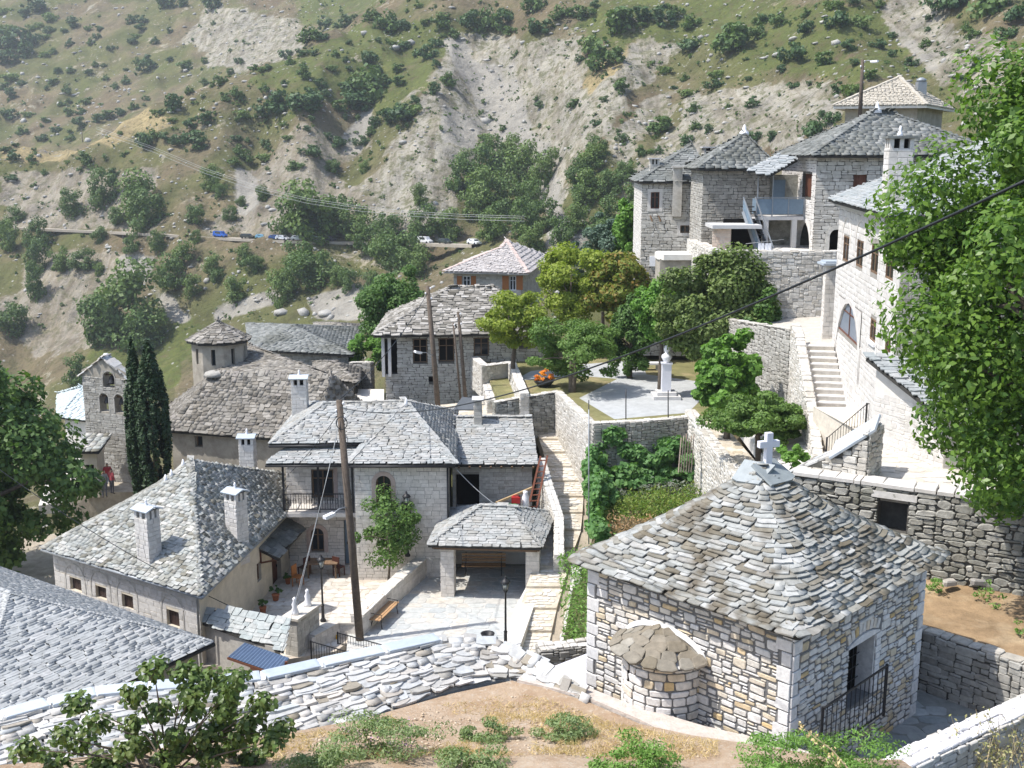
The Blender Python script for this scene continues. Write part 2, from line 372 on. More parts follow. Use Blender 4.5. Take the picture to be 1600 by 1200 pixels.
def masonry(fr, L, H, size, rg, style='rubble', holes=(), zb=None, zt=None, proud=.03, gap=.02, jit=1.0, d0=0.0, u0=0.0, batter=0.0, rag=0):
    """stones of a wall face as matrices"""
    it = []; v = 0.0
    if style == 'random': return packed(fr, L, H, size, rg, holes, zb, zt, proud, gap, jit, d0, u0, batter)
    U = np.array(fr.U); Z = np.array(fr.Z); Nn = np.array(fr.N)
    while v < H - .03:
        h = size[1] * (rg.uniform(.7, 1.45) if style == 'rubble' else rg.choice((.8, 1, 1, 1.2))); h = min(h, H - v)
        if H - v - h < size[1] * .4: h = H - v
        ivs = [(u0 - rg.uniform(0, rag), L + rg.uniform(-rag, 0))] if rag else [(u0, L)]
        for (a, b, c, d) in holes:
            if c < v + h * .75 and d > v + h * .25: ivs = cut(ivs, a, b)
        for (a, b) in ivs:
            u = a - (rg.uniform(0, size[0] * .5) if style == 'ashlar' else 0)
            while u < b - .02:
                wd = size[0] * (rg.uniform(.55, 1.7) if style == 'rubble' else rg.uniform(.7, 1.3)); e = min(u + wd, b)
                if b - e < size[0] * .4: e = b
                s = max(u, a); parts = [(v, v + h)]
                if style == 'rubble' and h > size[1] * 1.02 and rg.random() < .4:
                    q = v + h * rg.uniform(.4, .6); parts = [(v, q), (q, v + h)]
                for p0, p1 in parts:
                    um = (s + e) / 2; vm = (p0 + p1) / 2
                    if zb and vm < zb(um): continue
                    if zt and p1 > zt(um) + .04: continue
                    ang = rg.gauss(0, .035) * jit if style == 'rubble' else rg.gauss(0, .004)
                    x = U * math.cos(ang) + Z * math.sin(ang); y = Z * math.cos(ang) - U * math.sin(ang)
                    g = gap * rg.uniform(.7, 1.3); wz = proud * rg.uniform(.6, 1.4)
                    bat = batter * (vm / max(H, .1))
                    t = np.array(fr.pt(um, vm, d0 - bat)) + (rg.gauss(0, .006) * jit) * Z
                    it.append(mtx(x * max(e - s - g, .03), y * max(p1 - p0 - g, .03), Nn * wz, t))
                u = e
        v += h
    return it
# ------------------------------------------------------------------ roofs
def nrm(poly):
    n = Vector((0, 0, 0))
    for i in range(len(poly)):
        a, b = poly[i], poly[(i + 1) % len(poly)]; n += Vector(((a.y - b.y) * (a.z + b.z), (a.z - b.z) * (a.x + b.x), (a.x - b.x) * (a.y + b.y)))
    return n.normalized()
def slates_on(poly, e, wr, th, rg, over=.05, jit=1.0, lap=1.9):
    poly = [Vector(p) for p in poly]; n = nrm(poly)
    if n.z < 0: n = -n
    u = Vector((0, 0, 1)).cross(n).normalized(); v = n.cross(u)
    if v.z < 0: v = -v; u = -u
    o = poly[0]; P = [((p - o).dot(u), (p - o).dot(v)) for p in poly]; v0 = min(p[1] for p in P); v1 = max(p[1] for p in P)
    it = []; y = v0 - e * .25; un, vn, nn = np.array(u), np.array(v), np.array(n); on = np.array(o)
    while y < v1 - e * .2:
        ym = min(max(y + e * .6, v0 + .01), v1 - .01); xs = []
        for i in range(len(P)):
            (x1, y1), (x2, y2) = P[i], P[(i + 1) % len(P)]
            if (y1 - ym) * (y2 - ym) < 0: xs.append(x1 + (x2 - x1) * (ym - y1) / (y2 - y1))
        if len(xs) >= 2:
            a, b = min(xs) - over, max(xs) + over; x = a - rg.uniform(0, wr[0] * .4)
            while x < b - .05:
                wd = rg.uniform(*wr); q = min(x + wd, b); s = max(x, a)
                if b - q < wr[0] * .4: q = b
                ln = e * lap * rg.uniform(.9, 1.12); tk = th * rg.uniform(.7, 1.35); an = rg.gauss(0, .03) * jit
                xx = un * math.cos(an) + vn * math.sin(an); lift = th * rg.uniform(.9, 1.5)
                yy = (vn * math.cos(an) - un * math.sin(an)) * ln - nn * lift; yy = yy / np.linalg.norm(yy) * ln
                zz = np.cross(xx, yy / ln)
                t = on + un * ((s + q) / 2) + vn * (y + rg.gauss(0, e * .09) * jit) + nn * (lift * .95 + .01 + rg.uniform(0, .3) * th * jit)
                it.append(mtx(xx * max(q - s - .012, .03), yy, zz * tk, t)); x = q
        y += e * rg.uniform(.9, 1.1)
    return it
def caps_on(a, b, wd, ln, th, rg, lift=.03):
    a, b = np.array(a), np.array(b); e = b - a; L = np.linalg.norm(e); e /= L; x = np.cross(e, [0, 0, 1.]); x /= np.linalg.norm(x); n = np.cross(x, e); it = []; s = -.05
    while s < L:
        l = ln * rg.uniform(.8, 1.25); an = rg.gauss(0, .08); xx = x * math.cos(an) + e * math.sin(an); ee = np.cross(n, xx)
        it.append(mtx(xx * wd * rg.uniform(.85, 1.2), ee * l * 1.1, n * th, a + e * s + n * (lift + rg.uniform(0, .02)))); s += l
    return it
def deck(facets, thick=.12):
    mb = MB()
    for p in facets:
        p = [Vector(q) for q in p]; n = nrm(p)
        if n.z < 0: p.reverse()
        mb.quad(*[q - Vector((0, 0, .015)) for q in p]); mb.quad(*[q - Vector((0, 0, thick)) for q in reversed(p)])
        for i in range(len(p)):
            a, b = p[i], p[(i + 1) % len(p)]; k = Vector((0, 0, thick)); s = Vector((0, 0, .015)); mb.quad(a - k, b - k, b - s, a - s)
    return mb
def flat_facets(facets):
    out = []
    for p in facets:
        p = [Vector(q) for q in p]; n = nrm(p)
        if len(p) > 3 and max(abs((q - p[0]).dot(n)) for q in p) > .04:
            for i in range(1, len(p) - 1): out.append([p[0], p[i], p[i + 1]])
        else: out.append(p)
    return out
def onto(a, b, c, p):
    n = (b - a).cross(c - a); return Vector((p.x, p.y, a.z - (n.x * (p.x - a.x) + n.y * (p.y - a.y)) / n.z))
def roof(parent, facets, mat, e=.2, wr=(.25, .5), th=.035, cap=300, seed=1, ridges=(), jit=1.0, name='slate', eavemat=None, over=.05, capw=.32):
    facets = flat_facets(facets); r = deck(facets).build('roof', eavemat or mDeck, parent); rg = random.Random(seed); it = []
    for p in facets: it += slates_on(p, e, wr, th, rg, over, jit)
    pieces(name, 'slate', it, r, mat, cap)
    rc = []
    for a, b in ridges: rc += caps_on(a, b, capw, .4, th * 1.2, rg)
    if rc: pieces('ridge_slate', 'slate', rc, r, mat, 80 if cap else 0)
    return r
def hip4(fp, zs, ridge):
    """hipped roof over corner points fp (4, counter-clockwise) with eave heights zs and ridge of one or two points; first ridge point nearest edge 3-0"""
    c = [Vector((p[0], p[1], z)) for p, z in zip(fp, zs if isinstance(zs, (list, tuple)) else [zs] * 4)]
    if len(ridge) == 1:
        a = Vector(ridge[0]); return [[c[i], c[(i + 1) % 4], a] for i in range(4)]
    a, b = Vector(ridge[0]), Vector(ridge[1])
    return [[c[0], c[1], b, a], [c[1], c[2], b], [c[2], c[3], a, b], [c[3], c[0], a]]
# ------------------------------------------------------------------ walls with holes, windows
def wall_face(mb, fr, L, H, holes, depth=.2, v0=0.0):
    us = sorted({0, L} | {x for h in holes for x in (h[0], h[1])}); vs = sorted({v0, H} | {x for h in holes for x in (h[2], h[3])})
    for i in range(len(us) - 1):
        for j in range(len(vs) - 1):
            a, b, c, d = us[i], us[i + 1], vs[j], vs[j + 1]; um, vm = (a + b) / 2, (c + d) / 2
            if any(h[0] < um < h[1] and h[2] < vm < h[3] for h in holes): continue
            mb.quad(fr.pt(a, c), fr.pt(b, c), fr.pt(b, d), fr.pt(a, d), uv=[(a, c), (b, c), (b, d), (a, d)])
    for h in holes:
        a, b, c, d = h[:4]; D = -depth
        mb.quad(fr.pt(a, c), fr.pt(a, c, D), fr.pt(a, d, D), fr.pt(a, d)); mb.quad(fr.pt(b, c, D), fr.pt(b, c), fr.pt(b, d), fr.pt(b, d, D))
        mb.quad(fr.pt(a, d), fr.pt(a, d, D), fr.pt(b, d, D), fr.pt(b, d)); mb.quad(fr.pt(a, c, D), fr.pt(a, c), fr.pt(b, c), fr.pt(b, c, D))
def window(parent, fr, h, kind='win', fmat=None, depth=.2, gmat=None):
    a, b, c, d = h[:4]; fmat = fmat or mWood; D = -depth + .01; wdt = b - a
    if kind in ('win', 'win1'):
        mb = MB(); t = min(.07, wdt * .12)
        mb.fbox(fr, a, a + t, c, d, D, D + .06); mb.fbox(fr, b - t, b, c, d, D, D + .06); mb.fbox(fr, a + t, b - t, d - t, d, D, D + .06); mb.fbox(fr, a + t, b - t, c, c + t, D, D + .06)
        if kind == 'win' and wdt > .5: mb.fbox(fr, (a + b) / 2 - t / 2, (a + b) / 2 + t / 2, c + t, d - t, D, D + .05)
        if d - c > .8: mb.fbox(fr, a + t, b - t, c + (d - c) * .66, c + (d - c) * .66 + t * .6, D, D + .045)
        w_ = mb.build('window', fmat, parent)
        p = MB(); p.quad(fr.pt(a + .01, c + .01, D + .015), fr.pt(b - .01, c + .01, D + .015), fr.pt(b - .01, d - .01, D + .015), fr.pt(a + .01, d - .01, D + .015)); p.build('pane', gmat or mGlass, w_)
        return w_
    if kind in ('door', 'shutter'):
        mb = MB(); n = max(2, int(wdt / .16)); s = wdt / n
        mb.fbox(fr, a, b, c, d, D - .03, D)
        dr = mb.build('door' if kind == 'door' else 'shutter', fmat, parent)
        for k in range(n): 
            m2 = MB(); m2.fbox(fr, a + k * s + .006, a + (k + 1) * s - .006, c + .01, d - .01, D + .001, D + .025); m2.build('plank', fmat, dr)
        if kind == 'door':
            m2 = MB(); m2.fbox(fr, b - .14, b - .1, c + 1.0, c + 1.12, D + .026, D + .07); m2.build('handle', mIron, dr)
        return dr
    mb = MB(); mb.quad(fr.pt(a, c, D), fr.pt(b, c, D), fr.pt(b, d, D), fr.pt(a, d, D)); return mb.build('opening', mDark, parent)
def rectpx(fr, px0, py0, px1, py1):
    """a wall rectangle (u0,u1,v0,v1) from the sight lines to its upper left and lower right corners"""
    u0, v1 = fr.hit(px0, py0); u1, v0 = fr.hit(px1, py1); return (min(u0, u1), max(u0, u1), min(v0, v1), max(v0, v1))
def arch_ring(parent, fr, h, mat, t=.16, name='arch_surround', proud=.05, n=10, rise=None, spandrel=None):
    """stone surround that rounds the head of the rectangular hole h; spandrels close the corners"""
    a, b, c, d = h[:4]; r = (b - a) / 2; rz = rise or r; m = (a + b) / 2; zc = d - rz; mb = MB()
    ang = [math.pi * k / n for k in range(n + 1)]
    inner = [(m - r * math.cos(x), zc + rz * math.sin(x)) for x in ang]; outer = [(m - (r + t) * math.cos(x), zc + (rz + t) * math.sin(x)) for x in ang]
    def strip(I, O, p):
        for k in range(len(I) - 1):
            mb.quad(fr.pt(*I[k], p), fr.pt(*I[k + 1], p), fr.pt(*O[k + 1], p), fr.pt(*O[k], p))
            mb.quad(fr.pt(*I[k + 1], p), fr.pt(*I[k], p), fr.pt(*I[k], -.2), fr.pt(*I[k + 1], -.2)); mb.quad(fr.pt(*O[k], p), fr.pt(*O[k + 1], p), fr.pt(*O[k + 1], -.02), fr.pt(*O[k], -.02))
    strip(inner, outer, proud)
    for k in range(n): q0, q1 = inner[k], inner[k + 1]; mb.quad(fr.pt(*q0, proud - .012), fr.pt(*q1, proud - .012), fr.pt(q1[0], d + .02, proud - .012), fr.pt(q0[0], d + .02, proud - .012))
    for s in (-1, 1):
        x0, x1 = sorted((m + s * r, m + s * (r + t))); mb.fbox(fr, x0, x1, c, zc, -.02, proud)
    return mb.build(name, mat, parent)
def building(name, label, cat, fp, z0, z1, core, openings=None, stone=None, uvs=None, group=None, wall_name='wall', seed=3, cap=300, T=None):
    """openings: {edge: [(kind, (u0,u1,v0,v1), frame material, depth, glass)]}; stone: {edge: (style, size, material, gap, proud)}"""
    cx = sum(p[0] for p in fp) / len(fp); cy = sum(p[1] for p in fp) / len(fp); T = T or thing(name, label, cat, (cx, cy, z0), group)
    mb = MB(); frs = []; H = z1 - z0; n = len(fp)
    for i in range(n):
        fr = Fr(fp[i], fp[(i + 1) % n], z0); frs.append(fr); ops = (openings or {}).get(i, [])
        wall_face(mb, fr, fr.L, H, [o[1] for o in ops], max([o[3] if len(o) > 3 and o[3] else .2 for o in ops] + [.2]))
    mb.quad(*[(p[0], p[1], z1) for p in fp]); wl = mb.build(wall_name, core, T)
    byk = {}
    for i, st in (stone or {}).items():
        fr = frs[i]; ops = (openings or {}).get(i, [])
        byk.setdefault((st[0], st[2].name), [st[2], []])[1].extend(masonry(fr, fr.L, H, st[1], random.Random(seed * 31 + i), st[0], [o[1] for o in ops], gap=st[3], proud=st[4]))
    for (sty, _), (m_, its) in byk.items(): pieces('stone' if sty == 'rubble' else 'block', 'stone' if sty == 'rubble' else 'block', its, wl, m_, cap)
    for i, ops in (openings or {}).items():
        for o in ops: window(T, frs[i], o[1], o[0], o[2] if len(o) > 2 else None, o[3] if len(o) > 3 and o[3] else .2, o[4] if len(o) > 4 else None)
    return T, frs, wl
def wall_run(name, label, pts, thick, core, mat=None, size=(.35, .18), style='random', sides=(1,), top='stones', topmat=None, gap=.02, proud=.04, topproud=None, cat='wall', seed=5, cap=300, caplen=.5, over=.05, kind='stone', capth=.06, batter=0.0, group=None):
    """a free-standing or retaining wall along pts (x, y, z_base, z_top); sides: 1 = right of travel is the outside"""
    P = [Vector((p[0], p[1], 0)) for p in pts]; c = P[len(P) // 2]; T = thing(name, label, cat, (c.x, c.y, pts[len(P) // 2][2]), group); rg = random.Random(seed)
    nor = []
    for i in range(len(P)):
        e = (P[min(i + 1, len(P) - 1)] - P[max(i - 1, 0)]).normalized(); nor.append(Vector((e.y, -e.x, 0)))
    mb = MB(); its = []; tops = []
    for i in range(len(P) - 1):
        a, b = P[i], P[i + 1]; na, nb = nor[i] * (thick / 2), nor[i + 1] * (thick / 2); ba, ta, bb, tb = pts[i][2], pts[i][3], pts[i + 1][2], pts[i + 1][3]
        Z = lambda q, z: Vector((q.x, q.y, z))
        bo = nor[i] * batter, nor[i + 1] * batter
        mb.quad(Z(a + na + bo[0], ba), Z(b + nb + bo[1], bb), Z(b + nb, tb), Z(a + na, ta)); mb.quad(Z(b - nb, bb), Z(a - na, ba), Z(a - na, ta), Z(b - nb, tb)); mb.quad(Z(a + na, ta), Z(b + nb, tb), Z(b - nb, tb), Z(a - na, ta))
        if i == 0: mb.quad(Z(a - na, ba), Z(a + na + bo[0], ba), Z(a + na, ta), Z(a - na, ta))
        if i == len(P) - 2: mb.quad(Z(b + nb + bo[1], bb), Z(b - nb, bb), Z(b - nb, tb), Z(b + nb, tb))
        if mat:
            for sd in sides:
                p, q = (a + na, b + nb) if sd == 1 else (b - nb, a - na); z_0 = min(ba, bb); fr = Fr(p, q, z_0); zz = (ba, bb, ta, tb) if sd == 1 else (bb, ba, tb, ta); L = fr.L
                its += masonry(fr, L, max(ta, tb) - z_0, size, rg, style, zb=lambda u, z=zz, L=L, z0=z_0: z[0] + (z[1] - z[0]) * u / L - z0 - .05, zt=lambda u, z=zz, L=L, z0=z_0: z[2] + (z[3] - z[2]) * u / L - z0, gap=gap, proud=proud, d0=batter if sd == 1 else 0, batter=batter if sd == 1 else 0, rag=size[0] * .45 if len(P) > 2 else 0)
            for (pa, pb, zz2) in ((a - na, a + na, (ba, ta)),) if i == 0 else ():
                fr = Fr(pa, pb, zz2[0]); its += masonry(fr, fr.L, zz2[1] - zz2[0], size, rg, style, gap=gap, proud=proud)
            if i == len(P) - 2:
                fr = Fr(b + nb, b - nb, bb); its += masonry(fr, fr.L, tb - bb, size, rg, style, gap=gap, proud=proud)
        A = np.array(Z(a, ta)); B = np.array(Z(b, tb)); e = B - A; L = np.linalg.norm(e); e /= L; x = np.array(nor[i] + nor[i + 1]); x -= e * x.dot(e); x /= np.linalg.norm(x); n3 = np.cross(x, e)
        if n3[2] < 0: n3 = -n3
        s = 0.0
        if top == 'slabs':
            while s < L - .02:
                l = min(caplen * rg.uniform(.75, 1.25), L - s)
                if L - s - l < caplen * .35: l = L - s
                tops.append(mtx(x * (thick + 2 * over) * rg.uniform(.94, 1.06), e * (l - .02), n3 * capth * rg.uniform(.85, 1.2), A + e * (s + l / 2) + n3 * .004)); s += l
        elif top == 'stones':
            while s < L - .02:
                l = min(size[0] * rg.uniform(.6, 1.5), L - s); k = max(1, round(thick / (size[0] * .95))); w_ = thick / k
                for j in range(k):
                    tops.append(mtx(x * (w_ - gap), e * (l - gap), n3 * (topproud or proud) * rg.uniform(.5, 1.8), A + e * (s + l / 2) + x * (-thick / 2 + (j + .5) * w_) + n3 * .004))
                s += l
    o = mb.build('wall_core', core, T)
    pieces('stone', kind, its, o, mat, cap) if its else None
    if tops: pieces('coping_slab' if top == 'slabs' else 'top_stone', 'block' if top == 'slabs' else kind, [m if m[2, 2] > 0 else m for m in tops], o, topmat or mat, 200)
    return T
# ------------------------------------------------------------------ terrain
_ctl = []
def hp(px, py, Y): p = V(px, py, Y=Y); _ctl.append((p.x, p.y, p.z)); return p
for a in ((-200, 350, 335), (0, 355, 310), (350, 372, 270), (540, 377, 260), (740, 383, 249), (240, 366, 280),
          (900, 350, 225), (900, 250, 258), (900, 150, 292), (900, 50, 325), (900, 0, 343), (900, -120, 385),
          (700, 300, 275), (700, 200, 305), (700, 100, 337), (700, 0, 370), (700, -120, 412), (500, 300, 283), (500, 200, 310), (500, 100, 345), (490, 55, 362),
          (240, 280, 305), (240, 170, 336), (370, 115, 346), (0, 300, 325), (0, 235, 346), (-200, 300, 350), (-200, 260, 366), (600, 30, 366),
          (0, 220, 520), (0, 100, 600), (0, 0, 680), (0, -110, 780), (-250, 220, 540), (-250, 0, 690), (-250, -110, 790), (240, 160, 505), (240, 0, 640), (240, -110, 740), (420, 95, 490), (430, 0, 590), (430, -110, 700), (600, -10, 560), (700, -110, 640),
          (1100, 300, 215), (1100, 200, 245), (1100, 100, 275), (1100, 0, 305), (1100, -120, 350), (1500, 150, 190), (1500, 0, 240), (1500, -120, 290), (1800, 150, 150), (1800, 0, 200), (1800, -120, 250), (1300, 200, 200), (1300, 80, 240), (1300, 0, 266),
          (0, 450, 285), (0, 560, 258), (300, 450, 258), (300, 520, 238), (120, 520, 265), (500, 450, 238), (500, 500, 224), (700, 440, 222), (600, 470, 222), (850, 372, 212), (820, 330, 232)): hp(*a)
for (px, Y, dz) in ((0, 385, -18), (240, 378, -22), (370, 392, -18), (490, 405, -10), (-200, 405, -16)):      # the dip behind the spur
    q = {0: (0, 235, 346), 240: (240, 170, 336), 370: (370, 115, 346), 490: (490, 55, 362), -200: (-200, 260, 366)}[px]; p = V(q[0], q[1], Y=q[2]); _ctl.append((p.x * Y / q[2], Y, p.z + dz))
_ctl += [(-110, 200, -64), (-60, 190, -56), (-30, 172, -44), (0, 150, -34), (18, 150, -26), (-160, 180, -60), (-60, 130, -42), (-60, 100, -34), (-30, 95, -26), (-15, 90, -22.5), (0, 100, -16), (10, 112, -15), (25, 112, -10), (32, 100, -3), (48, 95, 4), (62, 62, 8),
         (-40, -20, 2), (0, -20, 0), (40, -20, 2), (0, 0, -1.8), (-10, 5, -5), (10, 5, -5), (0, 10, -9), (0, 15, -12.5), (-8, 17, -13.3), (8, 16, -13), (0, 21, -13.8), (-10, 22, -14.3), (6, 19, -14.6), (12, 20, -14.6), (18, 22, -12),
         (-3, 27, -17.8), (-10, 27, -19.5), (2, 30, -18), (-20, 30, -20.8), (-3, 34, -20), (-10, 36, -20.8), (0, 44, -20.6), (-5, 48, -20.6), (-12, 48, -20.8), (-25, 45, -21), (-30, 36, -21.5), (-22, 55, -21.6), (-5, 56, -20.4), (-12, 60, -20.8), (-20, 66, -21.8), (-10, 72, -21), (-30, 75, -26), (-16, 80, -23),
         (.5, 46, -21), (2.0, 45.5, -20.6), (1, 50, -20.4), (-1, 52, -20.6), (1.8, 47.5, -20.3), (6, 26, -14.9), (10, 25, -14.9), (13, 29, -13.3), (5, 31, -16), (3.4, 36, -18), (1.9, 41.5, -20.1), (2.9, 46, -19.1), (3.6, 49, -18.3), (4.1, 53, -17.7), (8, 33, -15), (4, 48, -16.7), (7, 51, -16.6), (8, 44, -17.2), (9, 38, -16.9), (6, 40, -17.2), (9.2, 50, -17.6), (7, 53, -17.6), (9.2, 54, -17.6), (5, 52, -17.5), (10.2, 47, -15),
         (2.6, 58, -17.4), (2.5, 64, -16.6), (6, 60, -14.2), (12, 60, -14.1), (2, 72, -14.5), (10, 75, -14.2), (15, 68, -14), (-6, 72, -17.2), (-10, 68, -17.6),
         (13, 34, -11), (18, 34, -11), (14, 45, -12.5), (11, 42, -13.3), (12, 52, -12), (17, 55, -10), (20, 60, -7.5), (24, 66, -7), (30, 66, -6.5), (14, 74, -10), (11, 80, -12), (30, 85, -3), (34, 92, -1), (22, 80, -7), (45, 60, 2), (32, 42, -7), (24, 50, -9.5)]
_C = np.array(_ctl); _c2 = 1.5
def _phi(ax, ay, bx, by): return np.sqrt((ax[:, None] - bx[None]) ** 2 + (ay[:, None] - by[None]) ** 2 + _c2)
_n = len(_C); _A = np.zeros((_n + 3, _n + 3)); _A[:_n, :_n] = _phi(_C[:, 0], _C[:, 1], _C[:, 0], _C[:, 1]); _A[:_n, _n] = 1; _A[:_n, _n + 1:] = _C[:, :2]; _A[_n:, :_n] = _A[:_n, _n:].T
_w = np.linalg.solve(_A, np.concatenate([_C[:, 2], [0, 0, 0]]))
_nt = np.random.RandomState(5).rand(256, 256)
def vnoise(x, y):
    xi = np.floor(x).astype(int); yi = np.floor(y).astype(int); fx = x - xi; fy = y - yi; fx = fx * fx * (3 - 2 * fx); fy = fy * fy * (3 - 2 * fy)
    g = lambda i, j: _nt[i & 255, j & 255]
    return (g(xi, yi) * (1 - fx) + g(xi + 1, yi) * fx) * (1 - fy) + (g(xi, yi + 1) * (1 - fx) + g(xi + 1, yi + 1) * fx) * fy - .5
def fbm(x, y, o=5):
    s = 0; a = 1.0
    for k in range(o): s = s + a * vnoise(x * 2 ** k + 17.3 * k, y * 2 ** k + 9.1 * k); a *= .5
    return s
GUL = [(V(762, 95, Y=335).xy, V(874, 345, Y=228).xy, 9, 4.5), (V(690, 120, Y=330).xy, V(640, 330, Y=265).xy, 8, -3.5), (V(970, 90, Y=308).xy, V(905, 300, Y=240).xy, 8, -4), (V(560, 150, Y=325).xy, V(500, 300, Y=283).xy, 7, 3.5), (V(400, 230, Y=310).xy, V(380, 345, Y=272).xy, 7, 3.5), (V(1400, 40, Y=245).xy, V(1500, 150, Y=190).xy, 7, 4), (V(230, 430, Y=262).xy, V(300, 515, Y=240).xy, 8, 3)]
def ground(x, y):
    x = np.atleast_1d(np.asarray(x, float)); y = np.atleast_1d(np.asarray(y, float)); out = np.empty(len(x))
    for i in range(0, len(x), 20000):
        a, b = x[i:i + 20000], y[i:i + 20000]; z = _phi(a, b, _C[:, 0], _C[:, 1]) @ _w[:_n] + _w[_n] + a * _w[_n + 1] + b * _w[_n + 2]
        far = np.clip((b - 125) / 70, 0, 1); rid = np.abs(fbm(a / 16 + .02 * b, b / 60, 4))
        z = z + far * (fbm(a / 30, b / 30, 6) * 4.0 - rid * 5.5 + 1.6) + np.clip((b - 60) / 60, 0, 1) * fbm(a / 3, b / 3, 3) * .5
        for (p, q, wd, dp) in GUL:
            ex, ey = q[0] - p[0], q[1] - p[1]; L2 = ex * ex + ey * ey; tt = np.clip(((a - p[0]) * ex + (b - p[1]) * ey) / L2, -.08, 1.05); dd = np.hypot(a - p[0] - tt * ex, b - p[1] - tt * ey); dd = dd + fbm(a / 14, b / 14, 3) * 4
            z = z - dp * np.exp(-(dd / wd) ** 2) + dp * .45 * np.exp(-((dd - wd * 2.1) / wd) ** 2)
        out[i:i + 20000] = z
    return out
def on_hill(px, py, y0=112, y1=900):
    d = ray(px, py); k = np.linspace(y0, y1, 800); z = ground(k * d.x / d.y, k); ok = np.nonzero(z > k * d.z / d.y)[0]
    if not len(ok) or ok[0] == 0: return None
    i = ok[0]; ks = np.linspace(k[i - 1], k[i], 12); z2 = ground(ks * d.x / d.y, ks); j = np.nonzero(z2 > ks * d.z / d.y)[0]; Y = ks[j[0]] if len(j) else k[i]
    return Vector((Y * d.x / d.y, Y, Y * d.z / d.y))
def inpoly(px, py, poly):
    c = np.zeros(len(px), bool); j = len(poly) - 1
    for i in range(len(poly)):
        (xi, yi), (xj, yj) = poly[i], poly[j]
        k = ((yi > py) != (yj > py)) & (px < (xj - xi) * (py - yi) / ((yj - yi) or 1e-9) + xi); c ^= k; j = i
    return c
def build_terrain():
    na = 500; ang = np.tan(np.linspace(math.atan(-.62), math.atan(.62), na)); r = np.concatenate([np.linspace(4, 60, 75), np.linspace(61, 205, 90), np.linspace(206, 420, 330), np.linspace(422, 900, 170)])
    X = (ang[None] * r[:, None]); Y = np.repeat(r[:, None], na, 1); Z = ground(X.ravel(), Y.ravel()).reshape(X.shape)
    V3 = np.stack([X, Y, Z], -1).reshape(-1, 3); nr = len(r); i = np.arange(nr - 1)[:, None] * na + np.arange(na - 1)[None]; q = np.stack([i, i + 1, i + na + 1, i + na], -1).reshape(-1, 4)
    m, t, b, out = nodes('hillside ground'); me = np_mesh('hillside', V3, {4: q}, m, True)
    # what grows or lies where: bare scree, pale gravel streaks, dry straw fields
    f = V3[:, 1] * CP - V3[:, 2] * SP; u = V3[:, 1] * SP + V3[:, 2] * CP; px = 800 + F_PX * V3[:, 0] / f; py = 600 - F_PX * u / f
    wob = fbm(V3[:, 0] / 7, V3[:, 1] / 7, 4) * 26; wob2 = fbm(V3[:, 0] / 6 + 50, V3[:, 1] / 6, 4) * 18; ax, ay = px + wob, py + wob2
    scree = np.zeros(len(px)); gravel = np.zeros(len(px)); straw = np.zeros(len(px)); green = np.zeros(len(px)); earth = np.zeros(len(px))
    far = V3[:, 1] > 430
    for P in ([(725, 50), (800, 60), (900, 60), (930, 180), (905, 250), (880, 330), (840, 330), (780, 250), (690, 250), (600, 260), (590, 230), (660, 170), (690, 110)], [(1000, 60), (1060, 70), (1000, 140), (960, 200), (900, 250), (880, 240), (930, 150)],
              [(640, 230), (700, 230), (720, 380), (560, 340), (560, 290)], [(1360, 0), (1440, 0), (1530, 120), (1460, 130), (1400, 60)], [(1440, 30), (1560, 60), (1580, 140), (1480, 120)], [(960, 200), (1060, 130), (1060, 180), (960, 260)], [(1080, 150), (1300, 130), (1330, 190), (1160, 250), (1000, 300), (990, 250), (1050, 210)]): scree[inpoly(ax, ay, P) & ~far] = 1
    scree[inpoly(ax, ay, [(330, 5), (480, 40), (470, 90), (400, 120), (330, 100), (290, 60)]) & far] = 1
    for P in ([(752, 100), (775, 100), (830, 200), (875, 300), (880, 360), (862, 360), (830, 270), (790, 190)], [(790, 95), (806, 95), (815, 150), (836, 200), (880, 290), (872, 300), (815, 200)], [(690, 60), (725, 60), (760, 130), (800, 215), (780, 225), (740, 160)], [(690, 160), (750, 190), (745, 235), (690, 220)],
              [(375, 260), (400, 275), (410, 300), (395, 330), (375, 345), (368, 300)], [(180, 400), (240, 400), (235, 440), (270, 470), (300, 500), (270, 505), (230, 450), (190, 440)], [(480, 465), (560, 440), (590, 470), (575, 505), (490, 500)], [(330, 480), (440, 450), (440, 475), (330, 510)], [(860, 350), (900, 340), (940, 380), (860, 378)], [(540, 205), (580, 160), (590, 165), (560, 240), (535, 240)], [(1380, 40), (1400, 40), (1480, 115), (1460, 120)]): gravel[inpoly(px + wob * .35, py + wob2 * .35, P) & ~far] = 1
    for P in ([(150, 195), (230, 165), (270, 190), (200, 220), (60, 250), (0, 265), (0, 230)], [(880, 150), (1000, 60), (1010, 80), (900, 200)], [(865, 90), (885, 110), (885, 220), (872, 230)]): straw[inpoly(ax, ay, P) & ~far] = 1
    for P in ([(400, 110), (560, 40), (760, 40), (700, 90), (620, 190), (540, 150), (440, 200), (400, 190)], [(930, 0), (1370, 0), (1440, 110), (1330, 130), (1200, 110), (1050, 60), (960, 70), (890, 40)], [(240, 480), (310, 500), (300, 560), (250, 560)], [(140, 540), (280, 540), (280, 600), (150, 600)]): green[inpoly(ax, ay, P) & ~far] = 1
    green[inpoly(ax, ay, [(430, -40), (700, -40), (520, 40), (480, 40)]) & (V3[:, 1] > 400)] = 1
    for P in ([(0, 270), (140, 265), (240, 270), (250, 360), (0, 355)], [(60, 380), (200, 400), (160, 540), (60, 560), (0, 500)], [(390, 280), (470, 190), (560, 230), (480, 300), (420, 330)], [(420, 300), (520, 270), (640, 330), (640, 380), (300, 360)]): earth[inpoly(ax, ay, P) & ~far] = 1
